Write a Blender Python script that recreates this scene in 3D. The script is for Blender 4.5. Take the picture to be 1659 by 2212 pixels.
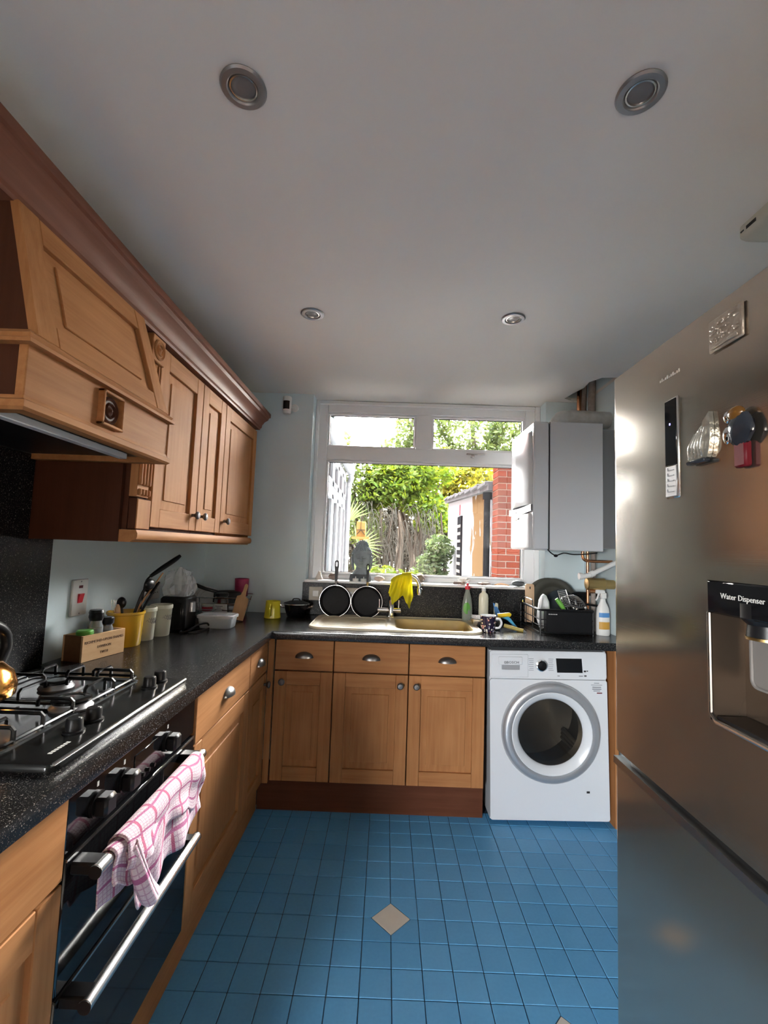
import bpy, bmesh, math, random
from mathutils import Vector, Matrix, noise

for _o in list(bpy.data.objects):
    bpy.data.objects.remove(_o, do_unlink=True)
scene = bpy.context.scene
COL = scene.collection
PI = math.pi
random.seed(7)

# ------------------------------------------------------------------ camera
CAM_H = 1.3524
_p, _r, _y = 0.0790, 0.0347, -0.0079
fw = Vector((math.sin(_y) * math.cos(_p), math.cos(_y) * math.cos(_p), math.sin(_p)))
rt = Vector((math.cos(_y), -math.sin(_y), 0))
up = rt.cross(fw)
rt2 = math.cos(_r) * rt + math.sin(_r) * up
up2 = -math.sin(_r) * rt + math.cos(_r) * up
cd = bpy.data.cameras.new('camera')
cam = bpy.data.objects.new('camera', cd)
COL.objects.link(cam)
cam.matrix_world = Matrix(((rt2.x, up2.x, -fw.x, 0), (rt2.y, up2.y, -fw.y, 0), (rt2.z, up2.z, -fw.z, CAM_H), (0, 0, 0, 1)))
cd.sensor_fit = 'VERTICAL'
cd.sensor_height = 36
cd.sensor_width = 27
cd.lens = 978.4 / 2212 * 36
cd.clip_start = 0.02
scene.camera = cam

# ------------------------------------------------------------------ sky, sun, exposure
SUN_DIR = Vector((0.1676, 0.982, 0.2848)).normalized()
world = bpy.data.worlds.new('world')
scene.world = world
world.use_nodes = True
wn, wl = world.node_tree.nodes, world.node_tree.links
wn.clear()
bg = wn.new('ShaderNodeBackground')
wo = wn.new('ShaderNodeOutputWorld')
sky = wn.new('ShaderNodeTexSky')
sky.sky_type = 'NISHITA'
sky.sun_disc = False
sky.sun_elevation = math.asin(SUN_DIR.z)
sky.sun_rotation = math.atan2(SUN_DIR.x, SUN_DIR.y)
sky.air_density = 1.0
sky.dust_density = 3.0
sky.ozone_density = 1.0
mixw = wn.new('ShaderNodeMix')
mixw.data_type = 'RGBA'
mixw.inputs[0].default_value = 0.88
mixw.inputs[7].default_value = (9.2, 9.2, 9.2, 1)
wl.new(sky.outputs[0], mixw.inputs[6])
wl.new(mixw.outputs[2], bg.inputs[0])
bg.inputs[1].default_value = 4.3
wl.new(bg.outputs[0], wo.inputs[0])

sd = bpy.data.lights.new('sun', 'SUN')
sd.energy = 14.0
sd.angle = math.radians(1.5)
sd.color = (1.0, 0.72, 0.42)
sun = bpy.data.objects.new('sun', sd)
COL.objects.link(sun)
sun.rotation_euler = SUN_DIR.to_track_quat('Z', 'Y').to_euler()
sun.location = SUN_DIR * 30


def portal(name, loc, rot, sx, sy):
    l = bpy.data.lights.new(name, 'AREA')
    l.shape = 'RECTANGLE'
    l.size, l.size_y = sx, sy
    l.cycles.is_portal = True
    o = bpy.data.objects.new(name, l)
    COL.objects.link(o)
    o.location = loc
    o.rotation_euler = rot


portal('window_portal', (0.22, 3.16, 1.74), (-PI / 2, 0, 0), 1.46, 1.2)
portal('side_window_portal', (-1.30, -1.9, 1.15), (0, -PI / 2, 0), 1.1, 1.4)

vs = scene.view_settings
vs.view_transform = 'Standard'
vs.look = 'None'
vs.gamma = 1
vs.use_curve_mapping = False
vs.exposure = 1.66
cy = scene.cycles
cy.use_denoising = True
cy.max_bounces = 10
cy.diffuse_bounces = 6
cy.glossy_bounces = 5
cy.transmission_bounces = 8
cy.transparent_max_bounces = 12
cy.caustics_reflective = False
cy.caustics_refractive = False
cy.sample_clamp_indirect = 6.0

# ------------------------------------------------------------------ materials
MATS = {}


def principled(name):
    m = bpy.data.materials.new(name)
    m.use_nodes = True
    MATS[name] = m
    n, l = m.node_tree.nodes, m.node_tree.links
    return m, n, l, n['Principled BSDF']


def mat(name, col, rough=0.5, spec=0.5, metal=0.0, trans=0.0, ior=1.45, emit=None, es=0.0, alpha=1.0, coat=0.0, var=0.0, vs=20.0, bump=0.0, sub=0.0):
    m, n, l, p = principled(name)
    p.inputs['Base Color'].default_value = (*col, 1)
    p.inputs['Roughness'].default_value = rough
    p.inputs['Metallic'].default_value = metal
    p.inputs['Specular IOR Level'].default_value = spec
    p.inputs['Transmission Weight'].default_value = trans
    p.inputs['IOR'].default_value = ior
    p.inputs['Alpha'].default_value = alpha
    p.inputs['Coat Weight'].default_value = coat
    if emit:
        p.inputs['Emission Color'].default_value = (*emit, 1)
        p.inputs['Emission Strength'].default_value = es
    if var > 0 or bump > 0:
        tc = n.new('ShaderNodeTexCoord')
        nz = n.new('ShaderNodeTexNoise')
        nz.inputs['Scale'].default_value = vs
        nz.inputs['Detail'].default_value = 4
        l.new(tc.outputs['Object'], nz.inputs['Vector'])
        if var > 0:
            mx = n.new('ShaderNodeMix')
            mx.data_type = 'RGBA'
            mx.inputs[6].default_value = (*[c * (1 - var) for c in col], 1)
            mx.inputs[7].default_value = (*[min(1, c * (1 + var)) for c in col], 1)
            l.new(nz.outputs['Fac'], mx.inputs[0])
            l.new(mx.outputs[2], p.inputs['Base Color'])
        if bump > 0:
            b = n.new('ShaderNodeBump')
            b.inputs['Strength'].default_value = bump
            b.inputs['Distance'].default_value = 0.004
            l.new(nz.outputs['Fac'], b.inputs['Height'])
            l.new(b.outputs[0], p.inputs['Normal'])
    return m


def wood(name, axis, dark, light, rough=0.62, sc=1.0):
    m, n, l, p = principled(name)
    tc = n.new('ShaderNodeTexCoord')
    mp = n.new('ShaderNodeMapping')
    s = [55 * sc] * 3
    s['xyz'.index(axis)] = 2.6 * sc
    mp.inputs['Scale'].default_value = s
    l.new(tc.outputs['Object'], mp.inputs['Vector'])
    nz = n.new('ShaderNodeTexNoise')
    nz.inputs['Scale'].default_value = 1.0
    nz.inputs['Detail'].default_value = 5
    nz.inputs['Roughness'].default_value = 0.65
    l.new(mp.outputs[0], nz.inputs['Vector'])
    nz2 = n.new('ShaderNodeTexNoise')
    nz2.inputs['Scale'].default_value = 3.5
    l.new(tc.outputs['Object'], nz2.inputs['Vector'])
    ad = n.new('ShaderNodeMath')
    ad.operation = 'MULTIPLY_ADD'
    ad.inputs[1].default_value = 0.45
    l.new(nz2.outputs['Fac'], ad.inputs[0])
    sb = n.new('ShaderNodeMath')
    sb.operation = 'MULTIPLY'
    sb.inputs[1].default_value = 0.62
    l.new(nz.outputs['Fac'], sb.inputs[0])
    l.new(sb.outputs[0], ad.inputs[2])
    rp = n.new('ShaderNodeValToRGB')
    rp.color_ramp.elements[0].position = 0.3
    rp.color_ramp.elements[0].color = (*dark, 1)
    rp.color_ramp.elements[1].position = 0.75
    rp.color_ramp.elements[1].color = (*light, 1)
    l.new(ad.outputs[0], rp.inputs[0])
    l.new(rp.outputs[0], p.inputs['Base Color'])
    b = n.new('ShaderNodeBump')
    b.inputs['Strength'].default_value = 0.12
    b.inputs['Distance'].default_value = 0.002
    l.new(nz.outputs['Fac'], b.inputs['Height'])
    l.new(b.outputs[0], p.inputs['Normal'])
    p.inputs['Roughness'].default_value = rough
    p.inputs['Specular IOR Level'].default_value = 0.1
    return m


WD, WL = (0.26, 0.105, 0.037), (0.43, 0.20, 0.08)
wood('oak_vertical', 'z', WD, WL)
wood('oak_along', 'y', WD, WL)
wood('oak_across', 'x', WD, WL)
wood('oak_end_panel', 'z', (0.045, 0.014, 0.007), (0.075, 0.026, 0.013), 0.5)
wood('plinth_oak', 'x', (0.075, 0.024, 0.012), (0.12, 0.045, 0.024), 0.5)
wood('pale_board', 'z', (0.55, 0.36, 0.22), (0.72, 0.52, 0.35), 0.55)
wood('box_pine', 'y', (0.52, 0.31, 0.15), (0.66, 0.43, 0.24), 0.6)
wood('box_pine_dark', 'y', (0.10, 0.045, 0.02), (0.17, 0.08, 0.035), 0.6)
wood('olive_board', 'z', (0.36, 0.19, 0.085), (0.55, 0.33, 0.17), 0.5)


def granite(name, sc=1.0, rough=0.16, spec=0.3):
    m, n, l, p = principled(name)
    tc = n.new('ShaderNodeTexCoord')
    out = None
    base = (0.010, 0.010, 0.011, 1)
    prev = None
    for i, (s, th, col) in enumerate([(420 * sc, 0.66, (0.12, 0.113, 0.105, 1)), (230 * sc, 0.70, (0.20, 0.19, 0.175, 1)), (130 * sc, 0.72, (0.06, 0.055, 0.05, 1))]):
        nz = n.new('ShaderNodeTexNoise')
        nz.inputs['Scale'].default_value = s
        nz.inputs['Detail'].default_value = 1
        l.new(tc.outputs['Object'], nz.inputs['Vector'])
        rp = n.new('ShaderNodeValToRGB')
        rp.color_ramp.elements[0].position = th - 0.02
        rp.color_ramp.elements[1].position = th + 0.03
        l.new(nz.outputs['Fac'], rp.inputs[0])
        mx = n.new('ShaderNodeMix')
        mx.data_type = 'RGBA'
        l.new(rp.outputs[0], mx.inputs[0])
        if prev is None:
            mx.inputs[6].default_value = base
        else:
            l.new(prev, mx.inputs[6])
        mx.inputs[7].default_value = col
        prev = mx.outputs[2]
    l.new(prev, p.inputs['Base Color'])
    p.inputs['Roughness'].default_value = rough
    p.inputs['Specular IOR Level'].default_value = spec
    return m


granite('speckled_worktop', 1.0, 0.22)
granite('speckled_splashback', 0.8, 0.24, 0.13)
mat('wall_paint', (0.66, 0.77, 0.80), 0.75, var=0.04, vs=3, bump=0.02)
mat('ceiling_paint', (0.80, 0.78, 0.745), 0.85, var=0.02, vs=2)
mat('upvc', (0.84, 0.85, 0.86), 0.32)
mat('sill_white', (0.80, 0.80, 0.80), 0.4)
mat('rubber', (0.012, 0.012, 0.013), 0.6)
mat('black_plastic', (0.009, 0.009, 0.010), 0.35, spec=0.25)
mat('black_gloss', (0.006, 0.006, 0.007), 0.06)
mat('black_enamel', (0.010, 0.010, 0.010), 0.16)
mat('cast_black', (0.008, 0.008, 0.008), 0.25, spec=0.25)
mat('hob_tray', (0.10, 0.105, 0.11), 0.12, metal=0.7)
mat('chrome', (0.82, 0.82, 0.82), 0.08, metal=1)
mat('satin_steel', (0.66, 0.65, 0.63), 0.26, metal=1)
mat('pewter', (0.16, 0.155, 0.15), 0.35, metal=0.9)
mat('grey_metal', (0.30, 0.30, 0.31), 0.4, metal=0.8)
mat('white_enamel', (0.62, 0.64, 0.665), 0.22)
mat('white_plastic', (0.74, 0.74, 0.72), 0.35)
mat('silver_plastic', (0.46, 0.47, 0.49), 0.28, metal=0.6)
mat('pan_black', (0.014, 0.014, 0.015), 0.6, spec=0.2, var=0.3, vs=60)
mat('yellow_ceramic', (0.62, 0.36, 0.03), 0.25, var=0.05, vs=12)
mat('yellow_enamel', (0.62, 0.52, 0.03), 0.2)
mat('cream_ceramic', (0.70, 0.68, 0.54), 0.3)
mat('cream_composite', (0.66, 0.58, 0.42), 0.4, var=0.08, vs=9)
mat('stained_composite', (0.50, 0.38, 0.17), 0.45, var=0.22, vs=14)
mat('clear_plastic', (0.90, 0.93, 0.95), 0.12, trans=0.75, ior=1.3)
mat('bag_plastic', (0.94, 0.95, 0.97), 0.08, alpha=0.30)
mat('frosted_plastic', (0.80, 0.84, 0.88), 0.35, trans=0.35, ior=1.3)
mat('clear_glass', (0.93, 0.96, 0.95), 0.02, trans=1.0, ior=1.35)
mat('dark_glass', (0.012, 0.011, 0.010), 0.03, trans=0.0, alpha=0.72)
mat('magenta', (0.30, 0.018, 0.075), 0.45, bump=0.6, vs=160)
mat('red_plastic', (0.55, 0.03, 0.05), 0.35)
mat('dark_red', (0.10, 0.005, 0.010), 0.5, spec=0.2)
mat('paper_white', (0.78, 0.77, 0.74), 0.7)
mat('print_black', (0.02, 0.02, 0.022), 0.6)
mat('print_brown', (0.12, 0.07, 0.04), 0.7)
mat('print_grey', (0.22, 0.23, 0.25), 0.6)
mat('print_silver', (0.55, 0.55, 0.54), 0.5)
mat('lime_lid', (0.10, 0.32, 0.05), 0.35)
mat('pepper_fill', (0.42, 0.28, 0.22), 0.7, var=0.4, vs=200)
mat('spice_fill', (0.30, 0.28, 0.22), 0.7, var=0.3, vs=200)
mat('copper', (0.62, 0.28, 0.14), 0.22, metal=1)
mat('kettle_orange_glow', (0.95, 0.42, 0.10), 0.14, metal=1)  # orange sun reflection on the kettle, put into its metal colour
mat('brass', (0.55, 0.38, 0.16), 0.3, metal=1)
mat('stone_grey', (0.26, 0.30, 0.325), 0.6, var=0.35, vs=40, bump=0.25)
mat('pebble_dark', (0.07, 0.08, 0.09), 0.6, var=0.2, vs=60)
mat('pebble_brown', (0.26, 0.20, 0.17), 0.7, var=0.4, vs=40)
mat('shell_pale', (0.72, 0.66, 0.60), 0.5, var=0.15, vs=60)
mat('shell_pink', (0.60, 0.46, 0.40), 0.5, var=0.2, vs=50)
mat('dried_leaf', (0.62, 0.36, 0.18), 0.6)
mat('flue_wrap', (0.55, 0.56, 0.55), 0.3, metal=0.3, var=0.35, vs=22, bump=0.5)
mat('yellow_plastic', (0.80, 0.55, 0.02), 0.35)
mat('blue_plastic', (0.10, 0.42, 0.68), 0.35)
mat('olive_plastic', (0.34, 0.26, 0.05), 0.4)
mat('green_plastic', (0.14, 0.40, 0.06), 0.35)
mat('soap_green', (0.42, 0.55, 0.22), 0.25)
mat('soap_bottle', (0.55, 0.62, 0.55), 0.12, trans=0.6, ior=1.3)
mat('steel_mesh', (0.42, 0.42, 0.42), 0.35, metal=0.8)
mat('plate_dark', (0.055, 0.055, 0.045), 0.28)
mat('plate_slate', (0.035, 0.042, 0.05), 0.2, var=0.3, vs=12)
mat('white_china', (0.80, 0.81, 0.82), 0.15)
mat('brand_green', (0.03, 0.22, 0.18), 0.3)
mat('label_blue', (0.08, 0.25, 0.55), 0.5)
mat('label_amber', (0.55, 0.30, 0.05), 0.5)
mat('aged_plastic', (0.50, 0.49, 0.42), 0.5)
mat('socket_beige', (0.50, 0.46, 0.38), 0.5)
mat('lamp_glass', (0.16, 0.15, 0.15), 0.12)
mat('dark_void', (0.015, 0.013, 0.012), 0.9)
mat('pipe_lagging', (0.33, 0.28, 0.25), 0.8, var=0.4, vs=40, bump=0.5)
mat('grout', (0.030, 0.055, 0.085), 0.8)
mat('cream_tile', (0.55, 0.52, 0.46), 0.35, var=0.05, vs=30)
mat('magnet_relief', (0.33, 0.28, 0.23), 0.35, metal=0.4, var=0.3, vs=90, bump=0.6)
mat('magnet_silver', (0.35, 0.34, 0.30), 0.22, metal=0.6, var=0.5, vs=70, bump=0.5)
mat('magnet_slate', (0.02, 0.024, 0.032), 0.12, var=0.4, vs=60)
mat('magnet_amber', (0.13, 0.06, 0.012), 0.2)
mat('blue_led', (0.2, 0.2, 0.9), 0.4, emit=(0.25, 0.22, 1.0), es=1.5)
mat('drum_steel', (0.30, 0.26, 0.20), 0.3, metal=0.9)
mat('bark', (0.0225, 0.0180, 0.0142), 0.9, var=0.4, vs=6, spec=0.0)
mat('render_black', (0.008, 0.008, 0.009), 0.5, spec=0.0)
mat('bird_table_wood', (0.16, 0.10, 0.035), 0.7, var=0.2, vs=8, spec=0.0)
mat('soil', (0.07, 0.05, 0.035), 0.95, var=0.4, vs=2, spec=0.0)
mat('slate_coping', (0.055, 0.055, 0.058), 0.7, var=0.25, vs=8, spec=0.0)
mat('mortar', (0.13, 0.122, 0.11), 0.9, spec=0.0)
mat('garden_fence', (0.016, 0.012, 0.010), 0.9, var=0.3, vs=4, spec=0.0)
mat('bounce_paving', (0.68, 0.66, 0.62), 0.9, var=0.1, vs=3)
mat('dimmed_white', (0.13, 0.133, 0.14), 0.5, spec=0.0)  # white darkened in colour to keep outdoor light from washing it out
mat('white_paint', (0.80, 0.77, 0.72), 0.8)
mat('cream_paint', (0.32, 0.28, 0.23), 0.8)
mat('recess_reflection', (0.10, 0.075, 0.055), 0.25, metal=0.7)  # dark brown reflection inside the dispenser, put into the colour
mat('plate_steel', (0.62, 0.62, 0.60), 0.35, metal=0.35)
mat('lever_grey', (0.16, 0.15, 0.14), 0.18)
mat('faint_print', (0.40, 0.37, 0.32), 0.5)
mat('water_print', (0.5, 0.5, 0.48), 0.5)


def special(name, build, rough=0.5, metal=0.0, spec=0.5):
    m, n, l, p = principled(name)
    p.inputs['Roughness'].default_value = rough
    p.inputs['Metallic'].default_value = metal
    p.inputs['Specular IOR Level'].default_value = spec
    build(n, l, p)


def ramp(n, pts, const=False):
    r = n.new('ShaderNodeValToRGB')
    e = r.color_ramp.elements
    while len(e) < len(pts):
        e.new(0.5)
    for i, (pos, c) in enumerate(pts):
        e[i].position = pos
        e[i].color = (*c, 1) if len(c) == 3 else c
    if const:
        r.color_ramp.interpolation = 'CONSTANT'
    return r


def _tile(n, l, p):
    oi = n.new('ShaderNodeObjectInfo')
    geo = n.new('ShaderNodeNewGeometry')
    nz = n.new('ShaderNodeTexNoise')
    nz.inputs['Scale'].default_value = 90
    l.new(geo.outputs['Position'], nz.inputs['Vector'])
    ad = n.new('ShaderNodeMath')
    ad.operation = 'MULTIPLY_ADD'
    ad.inputs[1].default_value = 0.35
    l.new(oi.outputs['Random'], ad.inputs[0])
    ml = n.new('ShaderNodeMath')
    ml.operation = 'MULTIPLY'
    ml.inputs[1].default_value = 0.6
    l.new(nz.outputs['Fac'], ml.inputs[0])
    l.new(ml.outputs[0], ad.inputs[2])
    r = ramp(n, [(0.1, (0.070, 0.27, 0.50)), (0.8, (0.10, 0.33, 0.58))])
    l.new(ad.outputs[0], r.inputs[0])
    l.new(r.outputs[0], p.inputs['Base Color'])


special('blue_tile', _tile, 0.42)


def _fridge(n, l, p):
    tc = n.new('ShaderNodeTexCoord')
    mp = n.new('ShaderNodeMapping')
    mp.inputs['Scale'].default_value = (40, 3, 900)
    l.new(tc.outputs['Object'], mp.inputs[0])
    nz = n.new('ShaderNodeTexNoise')
    nz.inputs['Scale'].default_value = 1
    nz.inputs['Detail'].default_value = 2
    l.new(mp.outputs[0], nz.inputs[0])
    b = n.new('ShaderNodeBump')
    b.inputs['Strength'].default_value = 0.02
    b.inputs['Distance'].default_value = 0.001
    l.new(nz.outputs['Fac'], b.inputs['Height'])
    l.new(b.outputs[0], p.inputs['Normal'])
    p.inputs['Base Color'].default_value = (0.52, 0.47, 0.40, 1)  # brown hue of the reflected wood mixed into the steel colour


special('brushed_inox', _fridge, 0.14, 0.95)


def _towel(n, l, p):
    uv = n.new('ShaderNodeUVMap')
    sp = n.new('ShaderNodeSeparateXYZ')
    l.new(uv.outputs[0], sp.inputs[0])

    def lines(ch, freq, width):
        m1 = n.new('ShaderNodeMath')
        m1.operation = 'MULTIPLY'
        m1.inputs[1].default_value = freq
        l.new(sp.outputs[ch], m1.inputs[0])
        m2 = n.new('ShaderNodeMath')
        m2.operation = 'FRACT'
        l.new(m1.outputs[0], m2.inputs[0])
        m3 = n.new('ShaderNodeMath')
        m3.operation = 'LESS_THAN'
        m3.inputs[1].default_value = width
        l.new(m2.outputs[0], m3.inputs[0])
        return m3.outputs[0]

    def mixc(fac, a, b):
        mx = n.new('ShaderNodeMix')
        mx.data_type = 'RGBA'
        l.new(fac, mx.inputs[0])
        if isinstance(a, tuple):
            mx.inputs[6].default_value = (*a, 1)
        else:
            l.new(a, mx.inputs[6])
        mx.inputs[7].default_value = (*b, 1)
        return mx.outputs[2]
    c = mixc(lines(0, 62, 0.2), (0.62, 0.50, 0.535), (0.48, 0.31, 0.38))
    c = mixc(lines(1, 62, 0.2), c, (0.46, 0.29, 0.37))
    c = mixc(lines(0, 11, 0.13), c, (0.42, 0.11, 0.19))
    c = mixc(lines(1, 11, 0.13), c, (0.36, 0.11, 0.22))
    l.new(c, p.inputs['Base Color'])
    nz = n.new('ShaderNodeTexNoise')
    nz.inputs['Scale'].default_value = 350
    tc = n.new('ShaderNodeTexCoord')
    l.new(tc.outputs['Object'], nz.inputs[0])
    b = n.new('ShaderNodeBump')
    b.inputs['Strength'].default_value = 0.6
    b.inputs['Distance'].default_value = 0.002
    l.new(nz.outputs['Fac'], b.inputs['Height'])
    l.new(b.outputs[0], p.inputs['Normal'])


special('checked_towel', _towel, 0.95)


def _cloth(n, l, p):
    p.inputs['Base Color'].default_value = (0.68, 0.62, 0.015, 1)
    t = n.new('ShaderNodeBsdfTranslucent')
    t.inputs[0].default_value = (0.85, 0.70, 0.01, 1)
    mx = n.new('ShaderNodeMixShader')
    mx.inputs[0].default_value = 0.4
    l.new(p.outputs[0], mx.inputs[1])
    l.new(t.outputs[0], mx.inputs[2])
    l.new(mx.outputs[0], n['Material Output'].inputs[0])


special('yellow_cloth', _cloth, 0.9)


def leafmat(name, c1, c2, tr):
    def f(n, l, p):
        geo = n.new('ShaderNodeNewGeometry')
        r = ramp(n, [(0.0, c1), (1.0, c2)])
        l.new(geo.outputs['Random Per Island'], r.inputs[0])
        l.new(r.outputs[0], p.inputs['Base Color'])
        t = n.new('ShaderNodeBsdfTranslucent')
        mm = n.new('ShaderNodeMix')
        mm.data_type = 'RGBA'
        mm.blend_type = 'MULTIPLY'
        mm.inputs[0].default_value = 1
        l.new(r.outputs[0], mm.inputs[6])
        mm.inputs[7].default_value = (*tr, 1)
        l.new(mm.outputs[2], t.inputs[0])
        mx = n.new('ShaderNodeMixShader')
        mx.inputs[0].default_value = 0.5
        l.new(p.outputs[0], mx.inputs[1])
        l.new(t.outputs[0], mx.inputs[2])
        l.new(mx.outputs[0], n['Material Output'].inputs[0])
    special(name, f, 0.55, 0.0, 0.08)


leafmat('leaf_bright', (0.0172, 0.0374, 0.0031), (0.0429, 0.0608, 0.0078), (1.9, 1.6, 0.7))
leafmat('leaf_gold', (0.0273, 0.0351, 0.0039), (0.0780, 0.0686, 0.0078), (2.0, 1.7, 0.5))
leafmat('leaf_dark', (0.012, 0.020, 0.006), (0.034, 0.044, 0.015), (1.5, 1.4, 0.8))
leafmat('leaf_grey', (0.0094, 0.0088, 0.0058), (0.0246, 0.0222, 0.0163), (1.2, 1.1, 0.9))
leafmat('leaf_shrub', (0.018, 0.032, 0.014), (0.055, 0.070, 0.038), (1.4, 1.4, 0.9))


def _peel(n, l, p):
    tc = n.new('ShaderNodeTexCoord')
    sp = n.new('ShaderNodeSeparateXYZ')
    l.new(tc.outputs['Object'], sp.inputs[0])
    mp = n.new('ShaderNodeMapping')
    mp.inputs['Scale'].default_value = (1, 1.5, 0.7)
    l.new(tc.outputs['Object'], mp.inputs[0])
    nz = n.new('ShaderNodeTexNoise')
    nz.inputs['Scale'].default_value = 3.0
    nz.inputs['Detail'].default_value = 6
    l.new(mp.outputs[0], nz.inputs[0])
    # bare render where the paint has come off: a band of the wall near the drainpipe end
    a = n.new('ShaderNodeMath')
    a.operation = 'SUBTRACT'
    a.inputs[1].default_value = -1.15
    l.new(sp.outputs[1], a.inputs[0])
    b = n.new('ShaderNodeMath')
    b.operation = 'ABSOLUTE'
    l.new(a.outputs[0], b.inputs[0])
    c = n.new('ShaderNodeMath')
    c.operation = 'MULTIPLY_ADD'
    c.inputs[1].default_value = -0.42
    c.inputs[2].default_value = 0.36
    l.new(b.outputs[0], c.inputs[0])
    d = n.new('ShaderNodeMath')
    d.operation = 'ADD'
    l.new(c.outputs[0], d.inputs[0])
    l.new(nz.outputs['Fac'], d.inputs[1])
    r = ramp(n, [(0.64, (0.13, 0.13, 0.138)), (0.655, (0.062, 0.040, 0.021))], True)
    l.new(d.outputs[0], r.inputs[0])
    l.new(r.outputs[0], p.inputs['Base Color'])


special('peeling_paint', _peel, 0.85, 0.0, 0.0)


def _brick(n, l, p):
    oi = n.new('ShaderNodeObjectInfo')
    r = ramp(n, [(0, (0.060, 0.016, 0.010)), (0.6, (0.078, 0.022, 0.014)), (1, (0.050, 0.018, 0.013))])
    l.new(oi.outputs['Random'], r.inputs[0])
    l.new(r.outputs[0], p.inputs['Base Color'])


special('house_brick', _brick, 0.85, 0.0, 0.0)
special('red_brick', _brick, 0.85, 0.0, 0.0)


def _floral(n, l, p):
    tc = n.new('ShaderNodeTexCoord')
    v = n.new('ShaderNodeTexVoronoi')
    v.inputs['Scale'].default_value = 75
    l.new(tc.outputs['Object'], v.inputs['Vector'])
    r = ramp(n, [(0.0, (1, 1, 1)), (0.36, (1, 1, 1)), (0.40, (0, 0, 0))])
    l.new(v.outputs['Distance'], r.inputs[0])
    c = n.new('ShaderNodeMix')
    c.data_type = 'RGBA'
    l.new(r.outputs[0], c.inputs[0])
    c.inputs[6].default_value = (0.018, 0.012, 0.035, 1)
    hs = ramp(n, [(0, (0.75, 0.55, 0.35)), (0.35, (0.60, 0.25, 0.22)), (0.6, (0.40, 0.40, 0.55)), (0.8, (0.75, 0.70, 0.62))], True)
    sp = n.new('ShaderNodeSeparateXYZ')
    l.new(v.outputs['Color'], sp.inputs[0])
    l.new(sp.outputs[0], hs.inputs[0])
    l.new(hs.outputs[0], c.inputs[7])
    l.new(c.outputs[2], p.inputs['Base Color'])


special('floral_glaze', _floral, 0.2)


def _pane(n, l, p):
    n.remove(p)
    t = n.new('ShaderNodeBsdfTransparent')
    t.inputs[0].default_value = (0.96, 0.97, 0.97, 1)
    g = n.new('ShaderNodeBsdfGlossy')
    g.inputs['Roughness'].default_value = 0.02
    fr = n.new('ShaderNodeFresnel')
    fr.inputs[0].default_value = 1.45
    mx = n.new('ShaderNodeMixShader')
    l.new(fr.outputs[0], mx.inputs[0])
    l.new(t.outputs[0], mx.inputs[1])
    l.new(g.outputs[0], mx.inputs[2])
    l.new(mx.outputs[0], n['Material Output'].inputs[0])


m_ = bpy.data.materials.new('window_glass')
m_.use_nodes = True
MATS['window_glass'] = m_
_pane(m_.node_tree.nodes, m_.node_tree.links, m_.node_tree.nodes['Principled BSDF'])

# ------------------------------------------------------------------ mesh builder
OFF = {}


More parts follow.
